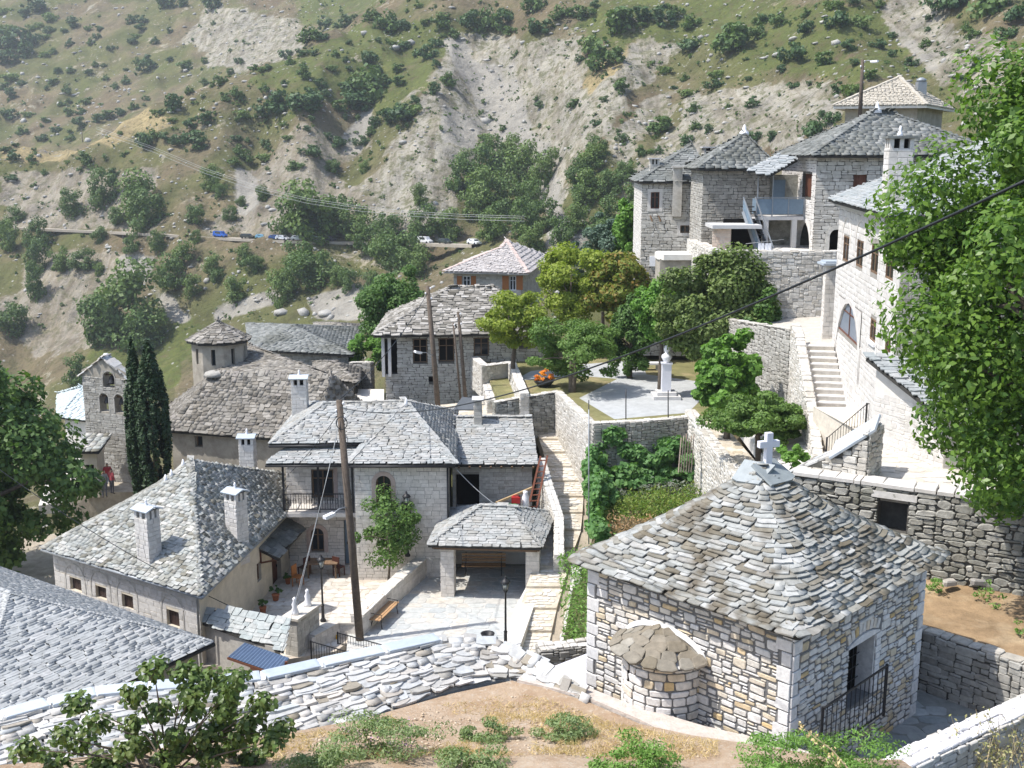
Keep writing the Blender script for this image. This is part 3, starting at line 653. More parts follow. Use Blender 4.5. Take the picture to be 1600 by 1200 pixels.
    for nm, a in (('scree', scree), ('gravel', gravel), ('straw', straw), ('green', green), ('earth', earth)):
        at = me.attributes.new(nm, 'FLOAT', 'POINT'); g = a.reshape(nr, na)
        for _ in range(7): g = (g + np.roll(g, 1, 0) + np.roll(g, -1, 0) + np.roll(g, 1, 1) + np.roll(g, -1, 1)) / 5
        at.data.foreach_set('value', g.ravel().astype(np.float32))
    pos = N(t, 'ShaderNodeNewGeometry').outputs['Position'];     n1 = noise(t, pos, .035, 5, .6); n2 = noise(t, pos, .22, 6, .7); n3 = noise(t, pos, .9, 5, .7)
    brk = noise(t, pos, .16, 6, .75)
    def att(s, a=2.2):
        v = math_(t, 'ADD', N(t, 'ShaderNodeAttribute', attribute_name=s).outputs['Fac'], math_(t, 'MULTIPLY', math_(t, 'SUBTRACT', math_(t, 'ADD', brk, math_(t, 'MULTIPLY', math_(t, 'SUBTRACT', noise(t, pos, .05, 3), .5), 1.0)), .5), a))
        return ramp(t, v, [(.38, (0, 0, 0)), (.62, (1, 1, 1))])
    c = ramp(t, n1, [(.3, (.15, .115, .072)), (.45, (.18, .15, .092)), (.55, (.13, .13, .056)), (.7, (.105, .12, .042))])
    c = mix(t, att('green'), c, ramp(t, n2, [(.3, (.165, .145, .07)), (.5, (.105, .128, .04)), (.7, (.14, .145, .052))]))
    c = mix(t, att('earth'), c, ramp(t, n2, [(.3, (.20, .155, .11)), (.55, (.27, .22, .165)), (.75, (.17, .15, .09))]))
    c = mix(t, att('straw'), c, ramp(t, n2, [(.3, (.30, .24, .13)), (.7, (.36, .29, .16))]))
    sc = ramp(t, n2, [(.3, (.19, .165, .12)), (.45, (.29, .255, .20)), (.6, (.36, .33, .265)), (.75, (.24, .215, .16))]); c = mix(t, att('scree'), c, sc)
    tuft = ramp(t, n3, [(.52, (0, 0, 0)), (.6, (1, 1, 1))]); c = mix(t, math_(t, 'MULTIPLY', tuft, math_(t, 'SUBTRACT', .55, math_(t, 'MULTIPLY', att('gravel'), .5))), c, (.085, .09, .04))
    vor = N(t, 'ShaderNodeTexVoronoi'); vor.inputs['Scale'].default_value = .55; t.links.new(pos, vor.inputs['Vector'])
    rock = math_(t, 'MULTIPLY', ramp(t, vor.outputs['Distance'], [(.1, (1, 1, 1)), (.22, (0, 0, 0))]), ramp(t, noise(t, pos, .06, 4), [(.47, (0, 0, 0)), (.56, (1, 1, 1))]))
    c = mix(t, math_(t, 'MULTIPLY', rock, .85), c, (.42, .41, .39))
    mp = N(t, 'ShaderNodeMapping'); mp.inputs['Scale'].default_value = (1, .16, .16); t.links.new(pos, mp.inputs['Vector'])
    stk = noise(t, mp.outputs[0], .38, 6, .7); bare = math_(t, 'MAXIMUM', att('scree'), math_(t, 'MULTIPLY', att('earth'), .7))
    c = mix(t, math_(t, 'MULTIPLY', bare, .8), c, ramp(t, stk, [(.36, (.185, .165, .125)), (.47, (.285, .26, .21)), (.56, (.385, .36, .31)), (.68, (.26, .245, .205))]))
    c = mix(t, math_(t, 'MULTIPLY', ramp(t, noise(t, pos, .42, 5, .8), [(.5, (0, 0, 0)), (.58, (1, 1, 1))]), math_(t, 'MULTIPLY', bare, .75)), c, (.115, .12, .055))
    c = mix(t, att('gravel', .9), c, ramp(t, n3, [(.3, (.285, .265, .23)), (.7, (.375, .355, .315))]))
    c = mix(t, 1.0, c, ramp(t, noise(t, pos, .11, 6, .75), [(.3, (.62, .62, .64)), (.5, (.95, .95, .94)), (.7, (1.22, 1.2, 1.16))]), 'MULTIPLY')
    t.links.new(c, b.inputs['Base Color']); b.inputs['Roughness'].default_value = .95; b.inputs['Specular IOR Level'].default_value = .1
    bump(t, math_(t, 'ADD', noise(t, pos, .5, 6, .75), math_(t, 'MULTIPLY', n3, .3)), b, 1.0, 1.1)
    o = bpy.data.objects.new('hillside', me); COL.objects.link(o); o['kind'] = 'structure'
    return o
HILL = build_terrain()
# ------------------------------------------------------------------ chapel
V3_ = lambda x, y, z: Vector((x, y, z))
rnd = random.Random(11)
c0 = V(1240, 990, Y=22); ZW = c0.z; ZC = -14.15
A45, B45 = Vector((-.7071, .7071, 0)), Vector((.7071, .7071, 0)); LA, LB = 5.75, 6.25
cl, cr = c0 + A45 * LA, c0 + B45 * LB; cb = cl + B45 * LB
chapel = thing('stone_chapel', 'small square stone chapel with slate pyramid roof and white cross', 'chapel', (*((c0 + cb) / 2).xy, ZC))
fpc = [cl, c0, cr, cb]; mb = MB(); H = ZW - ZC
frL, frR = Fr(cl, c0, ZC), Fr(c0, cr, ZC)
wu0, wv1 = frR.hit(1327, 1013); wu1, wv0 = frR.hit(1362, 1082); win = (wu0, wu1, wv0, wv1)
slu, slv = frL.hit(1012, 1062)
wall_face(mb, frL, frL.L, H, [], .3); wall_face(mb, frR, frR.L, H, [win], .45)
for i in (2, 3): wall_face(mb, Fr(fpc[i], fpc[(i + 1) % 4], ZC), Fr(fpc[i], fpc[(i + 1) % 4], ZC).L, H, [])
mb.quad(*[(p.x, p.y, ZW) for p in fpc]); cw = mb.build('wall', mMortar, chapel)
QL = .55
aC = 2.42; aR = .98; apse_top = frL.hit(1113, 1040)[1]
st = masonry(frL, LA - .3, H, (.29, .155), rnd, 'random', [(aC - aR, aC + aR, 0, apse_top)], gap=.055, proud=.03, u0=.3)
big = (wu0 - .12, wu1 + .12, wv0 - .1, wv1 + .42)
st += masonry(frR, LB - .3, H, (.29, .155), rnd, 'random', [(wu0 - .02, wu1 + .3, wv0 - .05, wv1), (wu0 - .2, wu1 + .22, wv1, wv1 + .42)], gap=.055, proud=.03, u0=.32)
pieces('stone', 'stone', st, cw, mChapel, 296)
qs = []
for (fr, u_at, sgn) in ((frL, 0, 1), (frL, LA, -1), (frR, 0, 1), (frR, LB, -1)):
    v = 0.0; k = 0
    while v < H - .05:
        h = rnd.uniform(.24, .4); h = min(h, H - v); l = rnd.uniform(.34, .42) if (k + (fr is frR)) % 2 else rnd.uniform(.24, .3)
        qs.append(mtx(np.array(fr.U) * (l - .02), np.array(fr.Z) * (h - .035), np.array(fr.N) * .045, np.array(fr.pt(u_at + sgn * (l / 2 - .005), v + h / 2)))); v += h; k += 1
for v in np.arange(wv0, wv1 - .05, .17):                                        # jamb stones of the window
    qs.append(mtx(np.array(frR.U) * rnd.uniform(.2, .3), np.array(frR.Z) * .15, np.array(frR.N) * .03, np.array(frR.pt(wu1 + .13, v + .08))))
pieces('quoin', 'block', qs, cw, mQuoin, 80)
mb = MB(); n = 8                                                                # segmental lintel and its relieving arch
um = (wu0 + wu1) / 2; hw = (wu1 - wu0) / 2 + .12
arc = lambda x, z: z + .16 * (1 - (x / (hw + .05)) ** 2)
xs = [-hw + 2 * hw * i / n for i in range(n + 1)]
for i in range(n):
    a, b = xs[i], xs[i + 1]; q = [frR.pt(um + a, wv1, .05), frR.pt(um + b, wv1, .05), frR.pt(um + b, wv1 + arc(b, .02), .05), frR.pt(um + a, wv1 + arc(a, .02), .05)]
    mb.quad(*q); mb.quad(q[3], q[2], q[2] - frR.N * .1, q[3] - frR.N * .1); mb.quad(q[1], q[0], q[0] - frR.N * .3, q[1] - frR.N * .3)
mb.build('lintel', mQuoin, chapel)
vs = []
for i in range(9):
    x = -hw + 2 * hw * (i + .5) / 9; an = -x * .5; U2 = frR.U * math.cos(an) + frR.Z * math.sin(an); Z2 = frR.Z * math.cos(an) - frR.U * math.sin(an)
    vs.append(mtx(np.array(U2) * (2 * hw / 9 - .03), np.array(Z2) * .24, np.array(frR.N) * .03, np.array(frR.pt(um + x * 1.02, wv1 + arc(x, .02) + .15))))
pieces('voussoir', 'block', vs, chapel, mChapel, 20)
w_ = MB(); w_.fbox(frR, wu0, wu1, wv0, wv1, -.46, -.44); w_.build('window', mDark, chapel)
w_ = MB(); w_.fbox(frR, wu1 - .04, wu1 - .002, wv0, wv1 - .002, -.43, -.004); w_.build('window_reveal', mQuoin, chapel)
w_ = MB()
for k in range(3): x = wu0 + (wu1 - wu0) * (k + 1) / 4; w_.fbox(frR, x - .012, x + .012, wv0, wv1, -.4, -.376)
for k in range(4): y = wv0 + (wv1 - wv0) * (k + 1) / 5; w_.fbox(frR, wu0, wu1, y - .01, y + .01, -.375, -.36)
w_.build_each('window_bars', mIron, chapel)
# apse
mb = MB(); ap = thing  # half cylinder body
ang = [math.pi * i / 20 for i in range(21)]
def apt(a, r, z): return frL.pt(aC - r * math.cos(a), z, r * math.sin(a))
for i in range(20): mb.quad(apt(ang[i], aR, 0), apt(ang[i + 1], aR, 0), apt(ang[i + 1], aR, apse_top), apt(ang[i], aR, apse_top))
aps = mb.build('apse', mMortar, chapel); its = []; v = 0.0
while v < apse_top - .03:
    h = min(rnd.uniform(.14, .24), apse_top - v); a = rnd.uniform(0, .1)
    while a < math.pi - .05:
        da = rnd.uniform(.22, .5); b = min(a + da, math.pi); m_ = (a + b) / 2; tU = (frL.U * math.sin(m_) + frL.N * math.cos(m_)); nN = (frL.U * -math.cos(m_) + frL.N * math.sin(m_))
        if not (1.05 < m_ < 1.35 and apse_top - .75 < v < apse_top - .2):
            its.append(mtx(np.array(tU) * (2 * aR * math.sin((b - a) / 2) - .04), np.array(frL.Z) * (h - .04), np.array(nN) * .035, np.array(apt(m_, aR - .005, v + h / 2)))); a = b
        else: a = b
    v += h
pieces('stone', 'stone', its, aps, mChapel, 90, 'apse_stone_field')
sl = MB(); m_ = 1.2; sl.box(apt(m_, aR, apse_top - .42), (.07, .05, .5), (frL.U * math.sin(m_) + frL.N * math.cos(m_), frL.U * -math.cos(m_) + frL.N * math.sin(m_), frL.Z)); sl.build('slit_window', mDark, chapel)
its = []; rr = MB()
for i in range(20): rr.quad(apt(ang[i], aR + .16, apse_top), apt(ang[i + 1], aR + .16, apse_top), frL.pt(aC, apse_top + .55, .05))
for i in range(20): rr.quad(apt(ang[i + 1], aR + .16, apse_top - .05), apt(ang[i], aR + .16, apse_top - .05), frL.pt(aC, apse_top - .03, .05))
ar = rr.build('apse_roof', mWhiteM, chapel)
for k in range(5):
    r = (aR + .3) * (1 - k / 5.6); z = apse_top - .01 + .52 * k / 5.6; a = rnd.uniform(0, .2); ra = .36 if k < 4 else .3
    while a < math.pi - .06:
        b = min(a + rnd.uniform(.3, .6) / max(r, .4), math.pi); m_ = (a + b) / 2; tU = frL.U * math.sin(m_) + frL.N * math.cos(m_); nN = frL.U * -math.cos(m_) + frL.N * math.sin(m_)
        yv = (-nN * .8 + frL.Z * .42).normalized(); zz = tU.cross(yv)
        its.append(mtx(np.array(tU) * (2 * r * math.sin((b - a) / 2) - .03) * .95, np.array(yv) * ra * .85, np.array(zz) * .05, np.array(apt(m_ + rnd.uniform(-.04, .04), r - .14, z + .1 + rnd.uniform(-.02, .03))))); a = b
pieces('slate', 'rough', its, ar, M('brown chapel slate', [(.17, .145, .105), (.24, .21, .165), (.20, .18, .145), (.30, .28, .24)], .8, (6, .25), None, (30, .5, .01)), 90)
mb = MB()
for i in range(16):                                                             # mortar fillet against the wall
    a0, a1 = math.pi * i / 16, math.pi * (i + 1) / 16; g = lambda a, r, k: frL.pt(aC - (aR + .13 + r) * math.cos(a), apse_top - .03 + (.52 + r) * math.sin(a), k)
    mb.quad(g(a0, 0, .09), g(a1, 0, .09), g(a1, .12, .045), g(a0, .12, .045)); mb.quad(g(a1, 0, .09), g(a0, 0, .09), g(a0, -.08, .02), g(a1, -.08, .02))
mb.build('mortar_fillet', mWhiteM, chapel)
# roof: courses run round the corners
OV = .36; hA, hB = LA / 2 + OV, LB / 2 + OV; ctr = (c0 + cb) / 2; apex_z = -7.55; RISE = apex_z - ZW
rise = lambda t: RISE * (.86 * t + .14 * t * t)
def ring(t):
    """rounded rectangle in plan at fraction t of the way from eave to apex -> list of points, tangents, outward normals"""
    a, b = hA * (1 - t) + .03, hB * (1 - t) + .03; r = min(.12 + 1.5 * t * (1 - t) * 1.6, min(a, b) * .95); P = []
    for k, (sx, sy) in enumerate(((1, 1), (-1, 1), (-1, -1), (1, -1))):
        for i in range(7):
            q = math.pi / 2 * (k + i / 6); P.append(((a - r) * sx + r * math.cos(q), (b - r) * sy + r * math.sin(q)))
    return P
mb = MB(); NR = 10; rings = [[ctr.xy.to_3d() + A45 * x * .965 + B45 * y * .965 + Vector((0, 0, ZW + .06 + rise(i / NR))) for x, y in ring(i / NR)] for i in range(NR + 1)]
for i in range(NR):
    for k in range(28): mb.quad(rings[i][k], rings[i][(k + 1) % 28], rings[i + 1][(k + 1) % 28], rings[i + 1][k])
mb.quad(*reversed(rings[0]))
for k in range(28): p, q = rings[0][k], rings[0][(k + 1) % 28]; d = Vector((0, 0, .06)); mb.quad(p - d, q - d, q, p)
mb.quad(*[p - Vector((0, 0, .06)) for p in reversed(rings[0])])
crf = mb.build('roof', mDeck, chapel); its = []
slope_len = math.hypot(hA, RISE); e = .116; nrow = int(slope_len / e)
for k in range(nrow):
    t = (k - .15) / nrow; P = [Vector((*p, 0)) for p in ring(max(t, 0))]; per = 0; seg = []
    if t < 0: P = [p * (1 + .02) for p in P]
    for i in range(28): l = (P[(i + 1) % 28] - P[i]).length; seg.append(l); per += l
    def at(s):
        s %= per; i = 0
        while s > seg[i]: s -= seg[i]; i += 1
        return P[i].lerp(P[(i + 1) % 28], s / max(seg[i], 1e-6))
    s = rnd.uniform(0, .4); end = s + per; th_ = math.atan2(rise(min(t + .05, 1)) - rise(max(t - .02, 0)), (min(t + .05, 1) - max(t - .02, 0)) * (hA + hB) / 2)
    while s < end - .1:
        wd = rnd.uniform(.22, .66); q = min(s + wd, end)
        if end - q < .15: q = end
        p0, p1 = at(s), at(q); pm = (p0 + p1) / 2; tg = p1 - p0; wl = tg.length; tg.normalize()
        m2 = Vector((tg.y, -tg.x, 0)); m2 = m2 if m2.dot(pm) > 0 else -m2
        W = lambda x: A45 * x.x + B45 * x.y
        U3, M3 = W(tg), W(m2); v3 = -M3 * math.cos(th_) + Vector((0, 0, math.sin(th_))); n3 = M3 * math.sin(th_) + Vector((0, 0, math.cos(th_)))
        if U3.cross(v3).dot(n3) < 0: U3 = -U3
        an = rnd.gauss(0, .022); x3 = U3 * math.cos(an) + v3 * math.sin(an); ln = .34 * rnd.uniform(.9, 1.15); lift = .125 * rnd.uniform(.85, 1.25)
        y3 = ((v3 * math.cos(an) - U3 * math.sin(an)) * ln - n3 * lift).normalized(); z3 = x3.cross(y3); tk = rnd.uniform(.022, .036)
        ps = ctr.xy.to_3d() + W(pm) + Vector((0, 0, ZW + .06 + rise(t))) + n3 * (lift * .82 + .006) + v3 * rnd.gauss(0, .011)
        its.append(mtx(np.array(x3) * max(wl - .015, .05), np.array(y3) * ln, np.array(z3) * tk, np.array(ps))); s = q
pieces('slate', 'slate', its, crf, mS_chapel, 300)
mb = MB(); ac = ctr.xy.to_3d() + Vector((0, 0, apex_z + .02))
caps = []
for (M_, off, sx, sy, dz) in ((-B45, -.1, 1.0, .7, .01), (-A45, .05, 1.0, .7, .03), (B45, 0, .8, .5, -.09), (A45, 0, .8, .5, -.09)):
    tg = V3_(-M_.y, M_.x, 0); up_ = (-M_ * .82 + Vector((0, 0, .5))).normalized(); n_ = tg.cross(up_); n_ = n_ if n_.z > 0 else -n_; tg = up_.cross(n_)
    caps.append(mtx(np.array(tg) * sx, np.array(up_) * sy, np.array(n_) * .055, np.array(ac + M_ * .56 + tg * off + Vector((0, 0, -.3 + dz)))))
pieces('ridge_slab', 'slate', caps, crf, M('pale blue apex slab', [(.25, .28, .29), (.31, .335, .34)], .6, (4, .15), None, (30, .3, .01)), 10)
cz = ac + Vector((.12, .05, .05)); top = V(1207, 676, Y=cz.y).z; mb = MB(); hh = top - cz.z; Dg = Vector((.95, .3, 0)).normalized(); Dn = Vector((Dg.y, -Dg.x, 0))
mb.box(cz + Vector((0, 0, hh / 2)), (.165, .14, hh), (Dg, Dn, Vector((0, 0, 1)))); mb.box(cz + Vector((0, 0, hh * .66)) + Dn * .002, (.54, .145, .155), (Dg, Dn, Vector((0, 0, 1)))); mb.build('cross', mCross, chapel)
# ------------------------------------------------------------------ soil bank in front, its plaster kerb and the slate wall
def bank_z(x, y): return -12.62 + .26 * max(0, 23.5 - y) + .1 * max(0, 19 - y) + .05 * math.sin(x * 1.7) + .04 * math.sin(y * 2.3 + x)
soil_edge = [(-60, 1290), (100, 1245), (250, 1222), (350, 1197), (475, 1156), (575, 1126), (700, 1080), (800, 1064), (850, 1078), (920, 1098), (1000, 1132), (1080, 1176), (1180, 1212), (1300, 1240), (1400, 1250)]
E = []
for px, py in soil_edge: E.append(V(px, py, z=-12.6))
gx = 46; mb = MB(); g = []
for i, p in enumerate(E):
    for j in range(gx + 1):
        f = j / gx; y = p.y * (1 - f) + (p.y - 8) * f; x = p.x * (1 + .0 * f); g.append((x, y, bank_z(x, y) + .04 * float(fbm(np.array([x * 3.]), np.array([y * 3.]), 3)[0])))
fs = [((i + 1) * (gx + 1) + j + 1, (i + 1) * (gx + 1) + j, i * (gx + 1) + j, i * (gx + 1) + j + 1) for i in range(len(E) - 1) for j in range(gx)]
mb.add(g, [tuple(reversed(q)) for q in fs], True)
m, t, b, out = nodes('orange brown soil'); pos = N(t, 'ShaderNodeNewGeometry').outputs['Position']
c = ramp(t, noise(t, pos, 1.1, 6, .7), [(.3, (.29, .195, .125)), (.45, (.36, .26, .175)), (.6, (.43, .335, .245)), (.75, (.46, .395, .31))])
c = mix(t, ramp(t, noise(t, pos, 9, 4, .7), [(.56, (0, 0, 0)), (.66, (.8, .8, .8))]), c, (.47, .41, .33))
t.links.new(c, b.inputs['Base Color']); b.inputs['Roughness'].default_value = .95; b.inputs['Specular IOR Level'].default_value = .1
bump(t, noise(t, pos, 7, 6, .75), b, .9, .06); mSoil = m
so = mb.build('soil_bank', mSoil); so['kind'] = 'structure'
# kerb strip between soil and chapel
ke = [(808, 1062), (850, 1072), (920, 1090), (1000, 1124), (1080, 1166), (1180, 1206), (1290, 1232)]; ko = [(818, 1052), (862, 1056), (925, 1076), (985, 1100), (1100, 1134), (1228, 1163), (1300, 1186)]
mb = MB(); I = [V(a, b, z=-12.5) for a, b in ke]; O = [V(a, b, z=-12.52) for a, b in ko]
for i in range(len(I) - 1):
    dn = Vector((0, 0, .4)); mb.quad(I[i], I[i + 1], O[i + 1], O[i]); mb.quad(I[i] - dn, I[i + 1] - dn, I[i + 1], I[i]); mb.quad(O[i + 1] - dn * 4, O[i] - dn * 4, O[i], O[i + 1])
mb.quad(I[0], O[0], O[0] - dn * 4, I[0] - dn * 4)
kb = mb.build('mortar_kerb', M('rough pale mortar', [(.52, .46, .41)], .95, (4, .18), None, (10, .9, .04))); setp(kb, 'rough pale mortar kerb curving along the soil below the chapel', 'kerb')
top_px = [(-90, 1160), (0, 1128), (75, 1105), (150, 1088), (230, 1080), (310, 1074), (410, 1063), (500, 1043), (600, 1021), (685, 1003), (752, 1004)]
wtop, wbase = [], []                                                            # a broad low wall whose stony top slopes down to the soil
for (px, py, z, bx, by) in ((-90, 1150, -12.0, -60, 1300), (0, 1128, -12.02, 60, 1262), (75, 1107, -12.04, 140, 1243), (150, 1090, -12.05, 215, 1228), (230, 1082, -12.05, 280, 1216), (310, 1076, -12.05, 345, 1200), (410, 1065, -12.05, 440, 1170), (500, 1045, -12.05, 530, 1142), (600, 1023, -12.05, 615, 1112), (685, 1004, -12.05, 690, 1083), (735, 1003, -12.06, 735, 1071), (772, 1006, -12.1, 775, 1064), (800, 1018, -12.2, 808, 1064), (824, 1034, -12.3, 838, 1071), (848, 1051, -12.4, 866, 1081), (880, 1073, -12.5, 890, 1088), (905, 1086, -12.56, 910, 1096)):
    wtop.append(V(px, py, z=z)); q = V(bx, by, z=-12.66); wbase.append(q)
sw = thing('slate_wall', 'long broad curving wall of flat pale slates beside the orange soil', 'wall', wtop[8] - Vector((0, 0, .8))); mb = MB(); its = []; caps_ = []; rw_ = random.Random(5)
for i in range(len(wtop) - 1):
    a, b, c, d = wbase[i], wbase[i + 1], wtop[i + 1], wtop[i]; dz = Vector((0, 0, 1.6)); fw = Vector((0, .3, 0))
    mb.quad(a, b, c, d); mb.quad(d, c, c + fw, d + fw); mb.quad(d + fw, c + fw, c + fw - dz, d + fw - dz); mb.quad(b, a, a - dz * .3, b - dz * .3)
    ls = (d - a).length; n_r = max(2, int(ls / .15)); N3 = (b - a).cross(d - a).normalized(); N3 = N3 if N3.z > 0 else -N3
    for r_ in range(n_r):
        f0 = (r_ + .1) / n_r; p0, p1 = a.lerp(d, f0), b.lerp(c, f0); sdir = (p1 - p0).normalized(); L_s = (p1 - p0).length; ups = N3.cross(sdir); ups = ups if ups.dot(d - a) > 0 else -ups; x_ = -rw_.uniform(0, .25)
        while x_ < L_s:
            wd_ = rw_.uniform(.22, .72); an = rw_.gauss(0, .07); xx = sdir * math.cos(an) + ups * math.sin(an); ln_ = ls / n_r * rw_.uniform(1.5, 2.1); lf = rw_.uniform(.03, .10); yy = (ups * math.cos(an) - sdir * math.sin(an)) * ln_ - N3 * lf; zz = xx.cross(yy).normalized(); zz = zz if zz.z > 0 else -zz
            if xx.cross(yy).dot(zz) < 0: xx = -xx
            its.append(mtx(np.array(xx) * wd_ * .97, np.array(yy), np.array(zz) * rw_.uniform(.035, .075), np.array(p0 + sdir * (x_ + wd_ / 2) + N3 * (lf + .01) + ups * rw_.gauss(0, .02)))); x_ += wd_
wc_ = mb.build('wall_core', mRubG, sw); pieces('stone', 'ragslate', its, wc_, mFlat, 300)
for i in range(9):
    a, b = wtop[i] + Vector((0, .08, 0)), wtop[i + 1] + Vector((0, .08, 0)); e2 = (b - a); nn_ = max(1, round(e2.length / 1.25)); e1_ = e2.normalized(); x3 = Vector((e1_.y, -e1_.x, 0)).normalized(); z3 = x3.cross(e1_); z3 = z3 if z3.z > 0 else -z3
    for k in range(nn_): caps_.append(mtx(np.array(x3) * .46, np.array(e1_) * (e2.length / nn_ - .09), np.array(z3) * .06, np.array(a.lerp(b, (k + .5) / nn_) + z3 * .09)))
pieces('coping_slab', 'block', caps_, wc_, mCap, 40)
wp = [(p.x, p.y + .08, 0, p.z + .01) for p in wtop]
mb = MB()                                                                       # mortar joints between the coping slabs
for i in range(1, 10):
    a = Vector((wp[i][0], wp[i][1], wp[i][3])); mb.box(a + Vector((0, 0, .06)), (.13, .48, .1), (Vector((1, .2, .1)).normalized(), Vector((-.2, 1, 0)).normalized(), Vector((0, 0, 1))))
mb.build_each('mortar_joint', mWhiteM, sw)
# ------------------------------------------------------------------ shared builders of the village
def V3(x, y, z): return Vector((x, y, z))
def on_facet(px, py, poly):
    n = nrm([Vector(p) for p in poly]); r = ray(px, py); return r * (Vector(poly[0]).dot(n) / r.dot(n))
def inset(fp, d):
    out = []; n = len(fp)
    for i in range(n):
        a, b, c = Vector(fp[i - 1][:2]), Vector(fp[i][:2]), Vector(fp[(i + 1) % n][:2]); e, f = (b - a).normalized(), (c - b).normalized()
        n1, n2 = Vector((-e.y, e.x)), Vector((-f.y, f.x)); m = (n1 + n2).normalized(); out.append(b + m * (d / max(m.dot(n1), .3)))
    return out
def chimney(parent, base, sx, sy, h, rot, core, blk, capm, size=(.34, .17), name='chimney', finial=True, slots=True, cap=60, gable=False):
    ux = Vector((math.cos(rot), math.sin(rot), 0)); uy = Vector((-ux.y, ux.x, 0)); b = Vector(base); rg = random.Random(int(abs(b.x * 77) + abs(b.y * 31)))
    c = [b - ux * sx / 2 - uy * sy / 2, b + ux * sx / 2 - uy * sy / 2, b + ux * sx / 2 + uy * sy / 2, b - ux * sx / 2 + uy * sy / 2]; z0 = b.z - 1.2; mb = MB(); hs = h - .38 if slots else h
    frs = [Fr(c[i], c[(i + 1) % 4], z0) for i in range(4)]; its = []
    for fr in frs: wall_face(mb, fr, fr.L, 1.2 + hs, [], 0); its += masonry(fr, fr.L, 1.2 + hs, size, rg, 'ashlar', gap=.018, proud=.015)
    mb.quad(*[V3(p.x, p.y, z0 + 1.2 + hs) for p in c]); ch = mb.build(name, core, parent); pieces('block', 'block', its, ch, blk, cap)
    if slots:
        m2 = MB(); zt = b.z + hs
        for fr in frs:
            for u in (0.07, fr.L / 2, fr.L - .07): m2.fbox(fr, u - .065, u + .065, 1.2 + hs, 1.2 + h - .05, -.14, 0)
        m2.build_each('smoke_hole_post', blk, ch); m3 = MB(); m3.box(V3(b.x, b.y, b.z + h - .22), (sx * .6, sy * .6, .3), (ux, uy, V3(0, 0, 1))); m3.build('flue', mDark, ch)
    m4 = MB(); t = b + V3(0, 0, h - .05)
    if gable:
        for s in (-1, 1):
            e = (uy * s * (sy / 2 + .1) - V3(0, 0, .14)); n_ = ux.cross(e.normalized()); n_ = n_ if n_.z > 0 else -n_
            m4.box(t + V3(0, 0, .12) + e * .5 + n_ * .03, (sx + .2, e.length, .06), (ux, e.normalized(), n_))
    else: m4.box(t + V3(0, 0, .04), (sx + .2, sy + .2, .08), (ux, uy, V3(0, 0, 1)))
    m4.build('cap', capm, ch)
    if finial:
        m5 = MB(); m5.lathe(t + V3(0, 0, .07), [(.1, 0), (.09, .1), (.04, .2), (.06, .26), (.02, .36)], 8); m5.build('finial', mWhite, ch)
    return ch
def paving(name, poly, z, base, mat, size=(.5, .42), seed=3, cap=300, kind='rough', zf=None, proud=.012, depth=.5, gap=.03):
    """a paved floor: base sheet with its flags"""
    mb = MB(); zf = zf or (lambda x, y: z); mb.add([(p[0], p[1], zf(p[0], p[1]) - .012) for p in poly] + [(p[0], p[1], zf(p[0], p[1]) - depth) for p in poly], [tuple(range(len(poly)))] + [(i, len(poly) + i, len(poly) + (i + 1) % len(poly), (i + 1) % len(poly)) for i in range(len(poly))])
    o = mb.build(name, base); o['kind'] = 'structure'; rg = random.Random(seed); xs = [p[0] for p in poly]; ys = [p[1] for p in poly]; its = []
    y = min(ys); th = rg.uniform(-.2, .2)
    while y < max(ys):
        h = size[1] * rg.uniform(.7, 1.3); x = min(xs) - rg.uniform(0, .4)
        while x < max(xs):
            w_ = size[0] * rg.uniform(.6, 1.5); cx, cy = x + w_ / 2, y + h / 2 + rg.uniform(-.05, .05)
            if all(bool(inpoly(np.array([cx + a * w_ * .5]), np.array([cy + b * h * .5]), [(p[0], p[1]) for p in poly])[0]) for a, b in ((-1, -1), (1, -1), (1, 1), (-1, 1), (0, 0))):
                an = rg.gauss(0, .12); c, s = math.cos(an), math.sin(an); d = .05; gxy = ((zf(cx + d, cy) - zf(cx - d, cy)) / .1, (zf(cx, cy + d) - zf(cx, cy - d)) / .1)
                X = np.array([c, s, gxy[0] * c + gxy[1] * s]); Yv = np.array([-s, c, -gxy[0] * s + gxy[1] * c])
                its.append(mtx(X * (w_ - gap), Yv * (h - gap), np.array([0, 0, 1.]) * proud * rg.uniform(.6, 1.3), np.array([cx, cy, zf(cx, cy) - .008])))
            x += w_
        y += h
    pieces('flagstone', kind, its, o, mat, cap); return o
def rail(name, label, pts, h, sp=.13, mat=None, group=None, midrail=False):
    """iron railing: posts, rails and bars along a list of foot points"""
    mat = mat or mIron; T = thing(name, label, 'railing', pts[0], group); P = [Vector(p) for p in pts]; up = V3(0, 0, h)
    m = MB(); 
    for a, b in zip(P, P[1:]): m.bar(a + up, b + up, .04, .03)
    m.build('top_rail', mat, T); m = MB()
    for a, b in zip(P, P[1:]): m.bar(a + V3(0, 0, .1), b + V3(0, 0, .1), .03, .025)
    m.build('bottom_rail', mat, T)
    for p in P: m = MB(); m.box(p + V3(0, 0, h / 2 + .02), (.055, .055, h + .04)); m.build('post', mat, T)
    for a, b in zip(P, P[1:]):
        n = max(1, int((b - a).length / sp))
        for k in range(1, n): q = a.lerp(b, k / n); m = MB(); m.tube([q + V3(0, 0, .1), q + V3(0, 0, h)], .011, 5, False); m.build('bar', mat, T)
    return T
